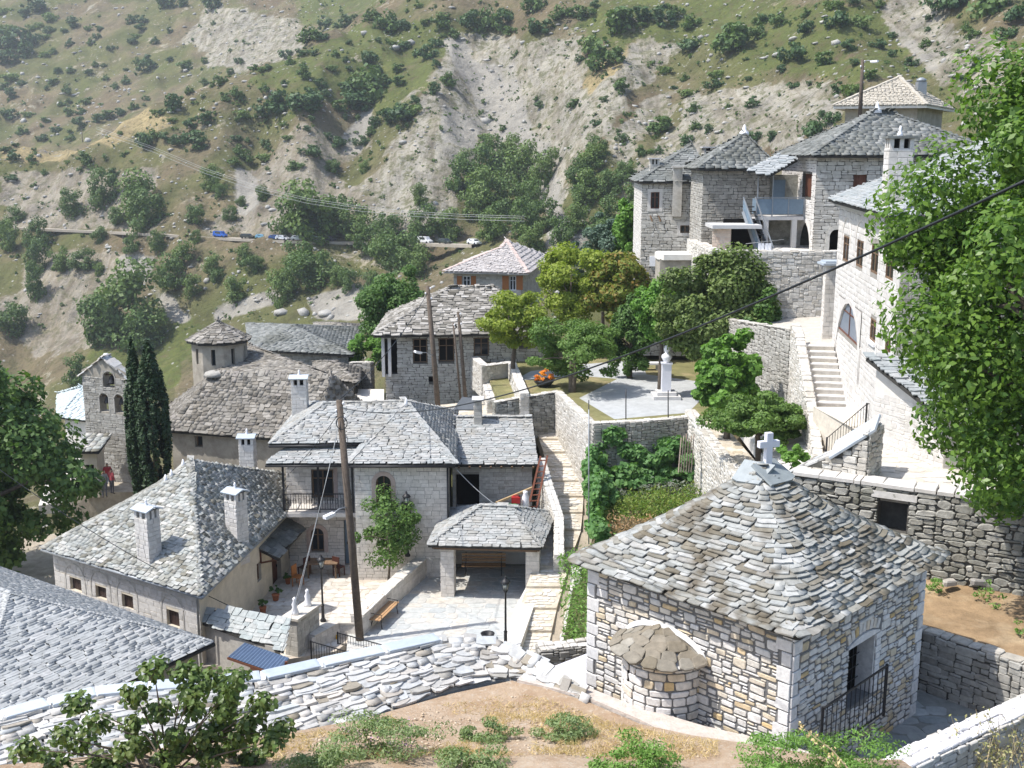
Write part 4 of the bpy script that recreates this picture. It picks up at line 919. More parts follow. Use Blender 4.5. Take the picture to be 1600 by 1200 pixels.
# ------------------------------------------------------------------ house on the left with two chimneys
zE = -16.7; L_, N_, B_ = V(65, 857, z=zE), V(315, 932, z=zE), V(447, 803, z=zE); T_ = V(443, 742, Y=53.6); A1, A0 = V(297, 721, Y=48.5), V(252, 740, Y=47.4); BL = V3(-18.3, 55, zE); A0 = onto(L_, N_, A1, A0); T_ = onto(N_, B_, A1, T_)
lf = [V3(*p) for p in (L_, N_, B_, T_, BL)]
fp = inset([L_, N_, B_, V3(T_.x + .2, T_.y, 0), BL], .35); e0 = Fr(fp[0], fp[1], -20.6); e1 = Fr(fp[1], fp[2], -20.6)
ow = [('shutter', rectpx(e0, a, b, c, d + 3), M('dark brown shutter', [(.05, .032, .026)], .6, (9, .2), None, None) if a == 109 else MATS['dark brown shutter'], .16) for a, b, c, d in ((109, 901, 128, 923), (149, 914, 167, 935), (190, 927, 209, 951), (260, 951, 281, 979))]
o1 = [('win1', rectpx(e1, 401, 882, 409, 904), mWood), ('door', rectpx(e1, 424, 866, 441, 915), mWoodR, .25), ('win1', rectpx(e1, 450, 842, 458, 866), mWood)]
house_l, frs, wl = building('long_house', 'long low house with two tall chimneys on its broad weathered slate roof', 'house', fp, -20.6, zE, mPlastY, {0: ow, 1: o1}, {0: ('ashlar', (.45, .2), M('light grey ashlar', [(.46, .44, .41), (.55, .53, .50), (.50, .48, .45), (.58, .56, .53)], .85, (5, .15), None, (18, .4, .012)), .014, .012)}, seed=5, cap=250)
for o in ow: arch_ring(house_l, frs[0], (o[1][0] - .25, o[1][1] + .25, o[1][2], o[1][3] + .62), mAshG, .07, 'arch_moulding', .03)
FA, FB = [L_, N_, A1, A0], [N_, B_, T_, A1]
rf = roof(house_l, [FA, FB, [L_, A0, BL], [BL, A0, A1, T_]], mS_left, .155, (.2, .42), .04, 300, 8, [(A0, A1), (N_.lerp(A1, .75), A1)], 1.5)
rotL = math.atan2((N_ - L_).y, (N_ - L_).x)
chimney(house_l, on_facet(234, 872, FA), .78, .62, 2.15, rotL, mMortarW, mAshW, mCap, gable=True)
chimney(house_l, on_facet(371, 838, FB), .72, .62, 2.05, rotL, mMortarW, mAshW, mCap, gable=True)
cb3 = V(389, 745, Y=53.5); chimney(house_l, cb3, .72, .62, 2.1, 0, mMortarW, mAshW, mCap, gable=True)
for px, py in ((267, 734), (286, 722), (258, 736)):
    m = MB(); p = A0.lerp(A1, (px - 252) / 45); m.lathe(p + V3(0, 0, .02), [(.09, 0), (.08, .15), (.03, .35)], 8); m.build('finial', mWhite, house_l)
m = MB(); up = V3(0, 0, .02)
m.tube([L_ - up * 3, N_ - up * 3], .07, 8); m.tube([N_ - up * 3, B_ - up * 3], .07, 8); m.tube([N_ - up * 3, V3(fp[1].x - .05, fp[1].y - .12, zE - .3), V3(fp[1].x - .05, fp[1].y - .12, -20.3)], .05, 8); m.build('gutter', mGalv, house_l)
aw = [e1.pt(*e1.hit(406, 858, .05), .03), e1.pt(*e1.hit(449, 811, .05), .03)]; d = e1.N * .85 - V3(0, 0, .42)
roof(house_l, [[aw[0] + d, aw[1] + d, aw[1], aw[0]]], mS_grey, .2, (.4, .8), .03, 60, 77, name='awning_slate'); m = MB()
for k in (0.03, .97): a = aw[0].lerp(aw[1], k); m.bar(a - V3(0, 0, .7), a + d * .9 - V3(0, 0, .14), .07); m.bar(a - V3(0, 0, .7), a - V3(0, 0, .05), .07)
m.build_each('awning_bracket', mWoodR, house_l)
# ------------------------------------------------------------------ central house
ZP = -19.7
cp_ = [V3(-7.35, 50, 0), V3(-2.95, 50, 0), V3(-3.4, 60, 0), V3(-7.35, 60, 0)]; eC = Fr(cp_[0], cp_[1], -20.2)
aw_ = rectpx(eC, 587, 743, 612, 792)
ctrh, frs, wl = building('balcony_house', 'two storey pale ashlar house with wooden balcony wing and grey slate hips', 'house', cp_, -20.2, -14.1, mJoint, {0: [('win', aw_, mWood, .22)]}, {0: ('ashlar', (.42, .2), mAshC, .014, .012)}, seed=6)
arch_ring(ctrh, frs[0], aw_, mPink, .2, 'arch_surround', .05)
lw = [V3(-10.9, 51.7, 0), V3(-7.36, 51.7, 0), V3(-7.36, 60, 0), V3(-10.9, 60, 0)]; eW = Fr(lw[0], lw[1], -20.2)
w1, w2, w3 = rectpx(eW, 486, 734, 522, 778), rectpx(eW, 485, 825, 507, 862), rectpx(eW, 537, 812, 547, 882)
building('wing', '', '', lw, -20.2, -13.55, mJoint, {0: [('win', w1, mWood, .2), ('win', w2, mWood, .2), ('door', w3, mBluG, .2)]}, {0: ('ashlar', (.42, .2), mAshC, .014, .012)}, seed=7, T=ctrh, cap=200, wall_name='wing_wall')
arch_ring(ctrh, eW, w2, mPink, .2, 'arch_surround', .05)
m = MB(); m.fbox(eW, w1[1] + .02, w1[1] + .2, w1[2], w1[3] + .1, 0, .04); m.build('door_jamb', mPink, ctrh)
ap_ = V3(-5.4, 55, -12.3); ql = V3(-9.5, 55, -12.4); E0, E1, E2 = V3(-7.65, 49.6, -14.05), V3(-2.62, 49.6, -14.05), V3(-3.05, 60.4, -14.05); U0, U1, U2 = V3(-11.5, 51, -13.47), V3(-6.93, 51.3, -13.47), V3(-11.5, 60, -13.47)
roof(ctrh, [[E0, E1, ap_], [E1, E2, ap_], [U0, U1, ap_, ql], [U2, U0, ql], [E2, U2, ql, ap_]], mS_new, .17, (.28, .6), .03, 300, 9, [(E0, ap_), (E1, ap_), (ql, ap_)], .8)
lo = [V3(-11.45, 49.9, -14.12), V3(-7.6, 49.9, -14.12), V3(-7.36, 51.45, -13.74), V3(-10.7, 51.45, -13.74)]
roof(ctrh, [lo], mS_new, .17, (.3, .6), .03, 120, 10, jit=.7)
m = MB(); m.tube([E0 - V3(0, .05, .1), E1 - V3(0, .05, .1)], .06, 8); m.tube([U0 - V3(0, .05, .1), U1 - V3(0, .05, .1)], .06, 8); m.tube([lo[0] - V3(0, .05, .1), lo[1] - V3(0, .05, .1)], .05, 8); m.tube([V3(-3.0, 49.9, -14.2), V3(-3.0, 49.9, -19.8)], .045, 8); m.build('gutter', mIron, ctrh)
m = MB(); m.box(V3(-9.1, 50.95, -16.72), (3.6, 1.5, .2)); bal = m.build('balcony', mAshC, ctrh)
for x in (-10.75, -9.1, -7.5): m = MB(); m.box(V3(x, 50.3, -15.4), (.09, .09, 2.45)); m.build('balcony_post', mIron, bal)
m = MB()
for zz in (-15.7, -16.45): m.bar(V3(-10.8, 50.28, zz), V3(-7.45, 50.28, zz), .04)
for k in range(28):
    x = -10.8 + 3.35 * k / 27; m.tube([V3(x, 50.28, -16.45), V3(x, 50.28, -15.7)], .012, 5, False)
    if k % 2 == 0 and k < 27: m.tube([V3(x + .06 + .05 * math.cos(a * .9), 50.27, -16.05 + .16 * math.sin(a * .9)) for a in range(8)], .01, 4, False)
m.bar(V3(-10.8, 50.28, -15.7), V3(-10.8, 51.6, -15.7), .04); m.bar(V3(-10.8, 50.28, -16.45), V3(-10.8, 51.6, -16.45), .03)
m.build('balcony_railing', mIron, bal)
chimney(ctrh, V(470, 655, Y=56.5), .78, .7, 2.25, 0.05, mMortarW, mAshW, mCap, gable=True)
m = MB(); m.lathe(ap_ + V3(.1, -.6, -.1), [(.09, 0), (.08, .2), (.03, .42)], 8); m.build('finial', mWhite, ctrh)
# annex on its right
an_ = [V3(-2.95, 53, 0), V3(1.0, 53, 0), V3(1.0, 60, 0), V3(-3.2, 60, 0)]; eA = Fr(an_[0], an_[1], -17.6)
dd = rectpx(eA, 712, 741, 749, 796)
annex, frs, wl = building('slate_annex', 'single storey annex with dark open doorway between the balcony house and the stepped path', 'house', an_, -17.6, -14.95, mJoint, {0: [('opening', dd, None, .8)]}, {0: ('ashlar', (.4, .19), mAshG, .014, .012)}, seed=8, cap=180)
s0, s1, t0, t1, bk0, bk1 = V3(-2.85, 52.6, -14.93), V3(1.25, 52.6, -14.93), V3(-2.85, 56.8, -13.55), V3(1.0, 56.8, -13.55), V3(-3.0, 60.2, -14.7), V3(1.0, 60.2, -14.7)
roof(annex, [[s0, s1, t1, t0], [bk1, bk0, t0, t1]], mS_new, .17, (.28, .6), .03, 300, 12, [(t0, t1)], .8)
m = MB()
for k in range(8): x = -2.6 + k * .52; m.bar(V3(x, 52.5, -15.05), V3(x, 53.1, -14.88), .09)
m.build_each('rafter', mWood, annex)
chimney(annex, V(747, 668, Y=56.2), .4, .4, 1.55, 0, mMortarW, mAshG, mConc, gable=True, finial=False, cap=20)
# ------------------------------------------------------------------ pavilion on the paved square
PF = [V3(-3.75, 47.2, -17.1), V3(1.3, 46.8, -17.1), V3(2.1, 51.7, -17.1), V3(-3.3, 52.1, -17.1)]; r0, r1 = V3(-1.45, 49.4, -16.0), V3(.0, 49.3, -16.03)
pav = thing('pavilion', 'open slate roofed shelter on two stone pillars with a bench inside', 'pavilion', (-1, 49.5, ZP))
roof(pav, [[PF[0], PF[1], r1, r0], [PF[1], PF[2], r1], [PF[2], PF[3], r0, r1], [PF[3], PF[0], r0]], mS_new, .17, (.28, .6), .032, 300, 14, [(r0, r1)], .9)
def stone_box(name, parent, a, b, z0, z1, dep, mat, core, size=(.36, .2), seed=1, cap=60):
    e = (Vector(b) - Vector(a)).normalized(); nn = V3(-e.y, e.x, 0) * dep; c = [Vector(a), Vector(b), Vector(b) + nn, Vector(a) + nn]; mb = MB(); its = []; rg = random.Random(seed)
    for i in range(4):
        fr = Fr(c[i], c[(i + 1) % 4], z0); wall_face(mb, fr, fr.L, z1 - z0, []); its += masonry(fr, fr.L, z1 - z0, size, rg, 'ashlar', gap=.014, proud=.012)
    mb.quad(*[V3(p.x, p.y, z1) for p in c]); o = mb.build(name, core, parent); pieces('block', 'block', its, o, mat, cap); return o
stone_box('pillar', pav, V3(-3.22, 47.55, 0), V3(-2.62, 47.5, 0), ZP, -17.3, .6, mAshC, mMortarW, seed=2)
stone_box('pillar', pav, V3(.62, 47.2, 0), V3(1.22, 47.15, 0), ZP, -17.3, .6, mAshC, mMortarW, seed=3)
m = MB()
for a, b in zip(PF, PF[1:] + PF[:1]): a2, b2 = a.lerp(V3(-.8, 49.4, a.z), .08), b.lerp(V3(-.8, 49.4, b.z), .08); m.bar(a2 - V3(0, 0, .15), b2 - V3(0, 0, .15), .16, .2)
m.build('beam', mWood, pav)
m = MB(); m.box(V3(-.8, 51.6, -18.4), (4.6, .3, 2.5)); m.build('back_wall', mPlastW, pav)
# square, courtyard and their walls
zpl = lambda px, py, z=ZP: V(px, py, z=z)
pl = [zpl(545, 968), zpl(655, 885), V3(-3.3, 51.5, 0), V3(1.8, 51.5, 0), zpl(838, 905), zpl(797, 1024), V3(-.9, 40.4, 0), V3(-6.5, 40.2, 0)]
paving('village_square', [(p.x, p.y) for p in reversed(pl)][::-1], ZP, M('square joints', [(.50, .49, .46)], .9, (5, .2)), mPave, (.62, .5), 4, 300)
pw = [zpl(548, 962, -18.85), zpl(600, 915, -18.85), zpl(650, 873, -18.85)]
wall_run('square_parapet', 'white topped low parapet between the sunken courtyard and the paved square', [(p.x + .25, p.y, -20.2, -18.85) for p in pw], .55, mMortarW, mAshC, (.4, .2), 'ashlar', (1, -1), 'slabs', mPaveW, .014, .012, caplen=.8, over=.04, seed=31, kind='block', cap=120)
wall_run('square_parapet', 'short low parapet behind the lamp beside the shelter pillar', [(pw[2].x + .1, pw[2].y + .2, ZP - .2, -18.87), (-3.2, pw[2].y + .05, ZP - .2, -18.87)], .5, mMortarW, mAshC, (.4, .2), 'ashlar', (1,), 'slabs', mPaveW, .014, .012, caplen=.8, over=.04, seed=32, kind='block', cap=60)
rw = [V(860, 888, z=-18.6), V(830, 945, z=-18.9), V(803, 1022, z=-19.2)]
wall_run('square_edge_wall', 'broad smooth white wall top running from the shelter pillar down to the square corner', [(p.x - .25, p.y, -20.8, p.z) for p in rw], .75, mPlastW, None, top='none', seed=33)
cy = [V(560, 965, z=-19.85), V(660, 880, z=-19.85), V3(-7.3, 50.2, 0), V3(-7.3, 51.8, 0), V3(-11, 51.8, 0), V3(fp[2].x, fp[2].y, 0), V3(fp[1].x, fp[1].y, 0), V3(-10.5, 40.3, 0), V3(-7.2, 41.5, 0)]
cy = [V3(-11, 51.8, 0), V3(fp[2].x - .1, fp[2].y, 0), V3(fp[1].x, fp[1].y - .1, 0), V3(-10.2, 41.0, 0), V3(-7.2, 42.2, 0), V3(-5.2, 46.5, 0), V3(-4.6, 50.1, 0), V3(-7.3, 50.1, 0), V3(-7.3, 51.8, 0)]
paving('courtyard', [(p.x, p.y) for p in cy], -19.85, M('courtyard joints', [(.48, .42, .35)], .9, (5, .2)), mPaveW, (.55, .45), 6, 250)
# paths and ground sheets
def sheet(name, pts, mat, depth=.5, lift=0):
    mb = MB(); n = len(pts); mb.add([(p[0], p[1], p[2] + lift) for p in pts] + [(p[0], p[1], p[2] - depth) for p in pts], [tuple(range(n))] + [(i, n + i, n + (i + 1) % n, (i + 1) % n) for i in range(n)])
    o = mb.build(name, mat); o['kind'] = 'structure'; return o
mGround = M('dusty ground', [(.36, .31, .24)], .95, (1.5, .3), (.6, (.26, .24, .16), .55, .6), (6, .8, .05))
mLawn = M('dry lawn', [(.20, .19, .085)], .95, (1.2, .25), (.7, (.29, .24, .13), .5, .9), (25, .9, .04))
mGrassG = M('green grass ground', [(.085, .10, .038)], .95, (2, .35), (1.2, (.15, .15, .05), .55, .7), (20, 1, .05))
mGravel = M('grey gravel', [(.40, .41, .41)], .95, (2, .15), None, (35, .8, .02))
mEarthB = M('brown dry earth', [(.29, .20, .115)], .95, (1.8, .3), (1.0, (.36, .27, .17), .5, .8), (8, .9, .05))
sheet('alley', [V3(-30, 36, -21), V3(-30, 58, -21), V3(-20, 62, -20.9), V3(-11.5, 57, -20.8), V3(-9.5, 40.5, -20.8), V3(-6.5, 38.5, -20.8), V3(-8, 34, -20.8), V3(-16, 30, -21)], mGround)
pth = [(1028, 806, 849), (955, 826, 865), (890, 846, 884), (827, 867, 905), (757, 874, 909), (700, 858, 913), (662, 844, 917)]
PL = [Vincl(b, a, -19.75, 41.5, 4.55 / 20.5) for a, b, c in pth]; PR = [Vincl(c, a, -19.75, 41.5, 4.55 / 20.5) for a, b, c in pth]
zpath = lambda x, y: -19.75 + (y - 41.5) * 4.55 / 20.5
steps = 13; k0 = None; Ys = np.linspace(41.4, 61.5, steps + 1)
def pathx(y, S): return float(np.interp(y, [p.y for p in S], [p.x for p in S]))
for i in range(steps):
    a, b = Ys[i], Ys[i + 1]; z0 = zpath(0, a) + .16; z1 = z0 + .2; pol = [(pathx(a, PL) - .4, a), (pathx(a, PR) + .12, a), (pathx(b, PR) + .12, b), (pathx(b, PL) - .4, b)]
    paving('path_step', pol, z0, mSoilW, mPaveW, (.34, .26), 40 + i, 40, 'rough', lambda x, y, a=a, b=b, z0=z0: z0 + .24 * (y - a) / (b - a), .02, .7, .03)
for nm, lb, pts, mt in (('step_riser', '', [], None),): pass
for _i in range(len(PR) - 1):
    p, q = PR[_i], PR[_i + 1]; sheet('path_verge', [V3(p.x - .1, p.y, p.z - .02), V3(q.x - .1, q.y, q.z - .02), V3(q.x + .75, q.y, q.z - .1), V3(p.x + .75, p.y, p.z - .1)], mGround, 2.2)
sheet('path_landing', [V3(1.2, 61.4, -15.1), V3(4.3, 61.4, -15.1), V3(3.2, 64, -15.0), V3(-2.5, 67, -15.0), V3(-7, 66, -15.2), V3(-7, 62, -15.3), V3(1, 60.8, -15.2)], mSoilW)
wall_run('path_wall', 'pale sunlit wall top along the left side of the stepped path beside the ladder', [(V(845, 716, z=-14.9).x, V(845, 716, z=-14.9).y, -18.5, -14.9), (V(858, 760, z=-15.9).x, V(858, 760, z=-15.9).y, -19, -15.9), (V(874, 808, z=-16.9).x, V(874, 808, z=-16.9).y, -19, -16.9), (2.1, 47.2, -20, -17.6)], .45, mMortarW, mRubL, (.3, .16), 'random', (1, -1), 'stones', mAshW, .015, .03, seed=34, cap=120)
wall_run('path_wall', 'low rough stone wall on the right edge of the lower stepped path', [(V(882, 1004, z=-18.9).x, V(882, 1004, z=-18.9).y, -20.2, -18.9), (V(897, 940, z=-18.2).x, V(897, 940, z=-18.2).y, -19.5, -18.2), (V(902, 880, z=-17.3).x, V(902, 880, z=-17.3).y, -19, -17.3)], .4, mMortarD, mRubL, (.3, .17), 'random', (-1, 1), 'stones', mRubL, .02, .05, seed=35, cap=100)
wall_run('rubble_wall', 'small rough grey wall across the foot of the stepped path behind the chapel', [(V(846, 1012, z=-17.2).x - .1, V(846, 1012, z=-17.2).y, -20, -17.2), (V(925, 1003, z=-17.2).x, V(925, 1003, z=-17.2).y, -20, -17.2)], .6, mMortarD, mRubG, (.3, .17), 'random', (1,), 'stones', mRubL, .02, .05, seed=36, cap=100)
slab = [V(849, 1047, z=-15.2), V(925, 1018, z=-15.2), V(990, 1040, z=-15.2), V(935, 1100, z=-15.2), V(880, 1080, z=-15.2)]
m = MB(); n = len(slab); m.add([p for p in slab] + [p - V3(0, 0, .25) for p in slab], [tuple(range(n - 1, -1, -1))] + [(i, (i + 1) % n, n + (i + 1) % n, n + i) for i in range(n)]); o = m.build('concrete_slab', M('pale lilac concrete', [(.60, .59, .63)], .8, (2, .06), None, (20, .2, .01))); setp(o, 'smooth pale concrete slab wedged between chapel and curving slate wall', 'slab')
sheet('grass_strip', [V(880, 1003, z=-18.3), V(925, 1003, z=-18.0), V3(5.2, 40, -17.4), V3(4.6, 44.6, -16.6), V(902, 880, z=-17.6)], mGrassG, 1.0)
# ------------------------------------------------------------------ big roof at lower left
e_, f_ = V3(-.83, .557, 0), V3(-.557, -.83, 0); Ec = V(335, 1003, z=-16.3); q0, q1, q3 = Ec + f_ * 9 + e_ * 14, Ec + f_ * 9, Ec + e_ * 14
big, frs, wl = building('slate_roofed_house', 'house at lower left showing only its large smooth blue grey slate roof', 'house', inset([q0, q1, Ec, q3], .4), -21, -16.35, mMortarW, {}, {2: ('ashlar', (.45, .2), mAshW, .014, .012)}, seed=9, cap=10)
ra, rb = Ec + (e_ + f_) * 4.5 + V3(0, 0, 2.25), q3 + (f_ - e_ * .6) * 4.5 + V3(0, 0, 2.25)
roof(big, [[q0, q1, ra, rb], [q1, Ec, ra], [Ec, q3, rb, ra], [q3, q0, rb]], mS_fine, .092, (.25, .55), .011, 300, 15, [], .25, over=.02)
m = MB(); m.tube([Ec - V3(0, 0, .1), q1 - V3(0, 0, .1)], .06, 8); m.build('gutter', mIron, big)
# gate roof, blue awning, pier and railings
g = [V(321, 950, z=-17.7), V(452, 974, z=-17.7), V(443, 1017, z=-18.4), V(312, 971, z=-18.1)]
gate = thing('gate_house', 'little slate covered gate passage between the long house corner and stone pier', 'gate', V3(-10, 39.6, -20.9))
roof(gate, [[g[3], g[2], g[1], g[0]]], M('pale greenish slate', [(.30, .34, .335), (.38, .39, .375), (.33, .36, .355), (.42, .42, .40)], .8, (4, .25), None, (30, .4, .01)), .17, (.28, .6), .028, 150, 16)
m = MB(); a, b = V3(g[3].x + .1, g[3].y + .35, 0), V3(g[2].x - .3, g[2].y + .3, 0); m.box((a + b) / 2 + V3(0, 0, -19.6), ((b - a).length, .3, 2.5), ((b - a).normalized(), V3(-(b - a).normalized().y, (b - a).normalized().x, 0), V3(0, 0, 1))); m.build('wall', mAshG, gate)
fr = Fr(a, b, -20.9); m = MB(); u = fr.hit(412, 1060)[0]; m.fbox(fr, u - .5, u + .75, 0, 1.7, .16, .2); m.build('gate_door', mWoodR, gate)
bl = [V(382, 1004, z=-18.3), V(452, 1028, z=-18.3), V(432, 1052, z=-18.8), V(356, 1026, z=-18.8)]; m = MB(); nn = nrm(bl); nn = nn if nn.z > 0 else -nn; nr_ = 16
for k in range(nr_):
    a0, a1 = bl[0].lerp(bl[1], k / nr_), bl[0].lerp(bl[1], (k + .5) / nr_); a2 = bl[0].lerp(bl[1], (k + 1) / nr_); b0, b1, b2 = bl[3].lerp(bl[2], k / nr_), bl[3].lerp(bl[2], (k + .5) / nr_), bl[3].lerp(bl[2], (k + 1) / nr_)
    m.quad(b0, b1 + nn * .05, a1 + nn * .05, a0); m.quad(b1 + nn * .05, b2, a2, a1 + nn * .05); m.quad(a0 - nn * .02, a1 + nn * .03, b1 + nn * .03, b0 - nn * .02); m.quad(a1 + nn * .03, a2 - nn * .02, b2 - nn * .02, b1 + nn * .03)
m.build('corrugated_awning', mBlueRoof, gate)
m = MB(); m.bar(bl[2] - V3(.1, -.1, .1), V3(bl[2].x - .1, bl[2].y + .1, -20.8), .1); m.bar(bl[1] - V3(.1, .1, .1), V3(bl[1].x - .1, bl[1].y - .1, -20.8), .1); m.bar(bl[3] - V3(0, 0, .06), bl[2] - V3(0, 0, .06), .08); m.build_each('awning_post', mWoodR, gate)
pier = thing('gate_pier', 'stone gate pier with two white finials at the courtyard corner', 'pier', V3(-8.4, 42, -20.8))
pa, pb = V(464, 970, z=-18.3), V(498, 947, z=-18.3); ed = (pb - pa).normalized(); en = V3(-ed.y, ed.x, 0)
stone_box('shaft', pier, pa + en * .62, pb + en * .62, -20.9, -18.3, -.6, mAshG, mMortarW, seed=4) if False else stone_box('shaft', pier, pa, pb, -20.9, -18.3, .6, mAshG, mMortarW, seed=4)
m = MB(); m.box((pa + pb) / 2 + en * .3 + V3(0, 0, .05), ((pb - pa).length + .2, .8, .1), (ed, en, V3(0, 0, 1))); m.build('cap', mPaveW, pier)
for k in (.2, .78): m = MB(); m.lathe(pa.lerp(pb, k) + en * .3 + V3(0, 0, .1), [(.17, 0), (.16, .12), (.1, .3), (.13, .42), (.06, .58), (.09, .66), (.02, .74)], 10); m.build('finial', mWhite, pier)
cw0 = [V(484, 993, z=-19.25), V(527, 971, z=-19.25), V(560, 972, z=-19.25)]
wall_run('courtyard_wall', 'low white capped wall from the gate pier round the sunlit courtyard corner', [(p.x, p.y, -20.8, -19.25) for p in cw0], .45, mMortarW, mAshC, (.36, .19), 'ashlar', (1,), 'slabs', mPaveW, .014, .012, caplen=.7, over=.03, seed=37, kind='block', cap=60)
ra_ = [V(487, 1035, z=-20.0), V(545, 1052, z=-20.0), V(600, 1066, z=-20.0)]
wall_run('stair_wall', 'pale block wall under the iron railing beside the gate pier', [(p.x, p.y, -21.2, -20.0) for p in ra_], .4, mMortarW, mAshW, (.36, .19), 'ashlar', (1,), 'slabs', mPaveW, .014, .012, caplen=.7, over=.03, seed=38, kind='block', cap=60)
rail('iron_railing', 'front iron railing on the pale block wall by the gate pier', [V3(p.x, p.y, -19.95) for p in ra_], .85)
rail('iron_railing', 'rear iron railing at the edge of the square near the yellow crate', [V(528, 1008, z=-19.9), V(606, 1030, z=-19.9)], .55)
m = MB(); yc = V(518, 1008, z=-20.2)
yt = thing('yellow_crate', 'bright yellow slatted crate behind the iron railings', 'crate', yc)
for k in range(5): m = MB(); m.box(yc + V3(-.28 + k * .14, -.2, .3), (.09, .03, .5)); m.build('slat', mYel, yt)
m = MB(); m.box(yc + V3(0, 0, .27), (.6, .36, .4)); m.build('body', mYel, yt); m = MB(); m.box(yc + V3(0, 0, .04), (.62, .42, .08)); m.build('base', mIron, yt)
# ------------------------------------------------------------------ church with drum
W0, W1, E1c, E2c = V3(-22.4, 70, -16.2), V3(-20.7, 64.5, -16.2), V3(-11.2, 61.8, -16.2), V3(-7.9, 66.4, -16.2); K, R1c, Rd = V(335, 584, Y=67), V(517, 587, Y=64), V(390, 541, Y=73); Bk = V3(-15, 78, -16.2)
chfp = inset([W1, E1c, E2c, Bk, W0], .35); eF = Fr(chfp[0], chfp[1], -21.2); cwn = rectpx(eF, 304, 681, 317, 699)
church, frs, wl = building('church', 'old plastered church with brown grey slate roof and octagonal drum', 'church', chfp, -21.2, -16.25, mPlastG, {0: [('win1', cwn, mWood, .3)]}, {}, seed=10)
roof(church, [[W1, E1c, K], [E1c, R1c, K], [K, R1c, Rd], [W0, W1, K], [W0, K, Rd], [E1c, E2c, R1c], [E2c, Bk, Rd, R1c], [Bk, W0, Rd]], mS_old, .2, (.25, .52), .045, 300, 17, [(K, R1c.lerp(K, .97))], 1.3)
dc = V(344, 560, Y=69.5); rD = 1.72; mb = MB(); its = []; zt, zb = V(344, 529, Y=69.5).z, -14.6
oc = [V3(dc.x + rD * math.cos(R(22.5 + 45 * k)), dc.y + rD * math.sin(R(22.5 + 45 * k)), 0) for k in range(8)]; hol = {}
for k in range(8):
    fr = Fr(oc[k], oc[(k + 1) % 8], zb); hol[k] = (fr.L / 2 - .13, fr.L / 2 + .13, zt - zb - 1.45, zt - zb - .45); wall_face(mb, fr, fr.L, zt - zb, [hol[k]], .25)
dr = mb.build('drum', mPlastG, church)
for k in range(8): fr = Fr(oc[k], oc[(k + 1) % 8], zb); m = MB(); h = hol[k]; m.quad(fr.pt(h[0], h[2], -.24), fr.pt(h[1], h[2], -.24), fr.pt(h[1], h[3], -.24), fr.pt(h[0], h[3], -.24)); m.build('window', mGlass, dr)
er = [V3(dc.x + 2.0 * math.cos(R(22.5 + 45 * k)), dc.y + 2.0 * math.sin(R(22.5 + 45 * k)), zt - .05) for k in range(8)]; tip = V3(dc.x, dc.y, V(342, 503, Y=69.5).z)
dk = deck([[er[k], er[(k + 1) % 8], tip] for k in range(8)]).build('drum_roof', mDeck, church); its = []; rg = random.Random(4)
for k in range(8): its += slates_on([er[k], er[(k + 1) % 8], tip], .24, (.3, .55), .05, rg, .03, 1.2)
pieces('slate', 'slate', its, dk, mS_old, 120)
m = MB(); m.lathe(tip + V3(0, 0, -.02), [(.2, 0), (.12, .12), (.05, .2), (.1, .28), (.02, .45)], 8); m.build('finial', mS_old, church); m = MB(); m.lathe(K + V3(0, 0, -.12), [(.7, 0), (.55, .22), (.35, .3)], 10); m.build('ridge_knob', mRubG, church)
# bell gable
frb = Fr(V(137, 700, Y=66).xy, V(205, 700, Y=65).xy, -21.3); hb = lambda px, py: frb.hit(px, py)
bg = thing('bell_gable', 'grey stone bell wall with three arched openings holding bells', 'bell wall', frb.pt(frb.L / 2, 0, -.3)); D0 = -.6
u0, ul = 0.0, frb.L; a1, a2, b1, b2 = hb(156, 630)[0], hb(170, 630)[0], hb(179, 628)[0], hb(193, 628)[0]; z1, z2 = hb(160, 643)[1], hb(160, 614)[1]; z3, z4, z5 = hb(160, 605)[1], hb(160, 580)[1], hb(160, 585)[1]; c1, c2 = hb(161, 592)[0], hb(179, 592)[0]
mb = MB(); hs = [(a1, a2, z1, z2), (b1, b2, z1, z2), (c1, c2, z3, z4)]; tz = hb(168, 562)[1]; sh = hb(137, 588)[1]
for dd_, s in ((0, 1), (D0, -1)):
    us = sorted({u0, ul, a1, a2, b1, b2, c1, c2, ul / 2}); zs = sorted({0, z1, z2, z3, z4, sh})
    for i in range(len(us) - 1):
        for j in range(len(zs) - 1):
            um, zm = (us[i] + us[i + 1]) / 2, (zs[j] + zs[j + 1]) / 2
            if any(h[0] < um < h[1] and h[2] < zm < h[3] for h in hs): continue
            q = [frb.pt(us[i], zs[j], dd_), frb.pt(us[i + 1], zs[j], dd_), frb.pt(us[i + 1], zs[j + 1], dd_), frb.pt(us[i], zs[j + 1], dd_)]; mb.quad(*(q if s > 0 else q[::-1]))
    zh = max(zs[-1], sh); q = [frb.pt(u0, zh, dd_), frb.pt(ul, zh, dd_), frb.pt(ul / 2, tz, dd_)]; mb.quad(*(q if s > 0 else q[::-1]))
for uu, nn_ in ((u0, -1), (ul, 1)): q = [frb.pt(uu, 0, 0), frb.pt(uu, 0, D0), frb.pt(uu, zh, D0), frb.pt(uu, zh, 0)]; mb.quad(*(q if nn_ > 0 else q[::-1]))
for h in hs:
    for (p, q) in (((h[0], h[2]), (h[0], h[3])), ((h[1], h[3]), (h[1], h[2])), ((h[0], h[3]), (h[1], h[3])), ((h[1], h[2]), (h[0], h[2]))): mb.quad(frb.pt(*p), frb.pt(*q), frb.pt(*q, D0), frb.pt(*p, D0))
bw = mb.build('wall', mPlastG, bg); pieces('stone', 'stone', masonry(frb, frb.L, sh, (.36, .18), random.Random(3), 'rubble', hs, gap=.02, proud=.025), bw, mRubG, 200)
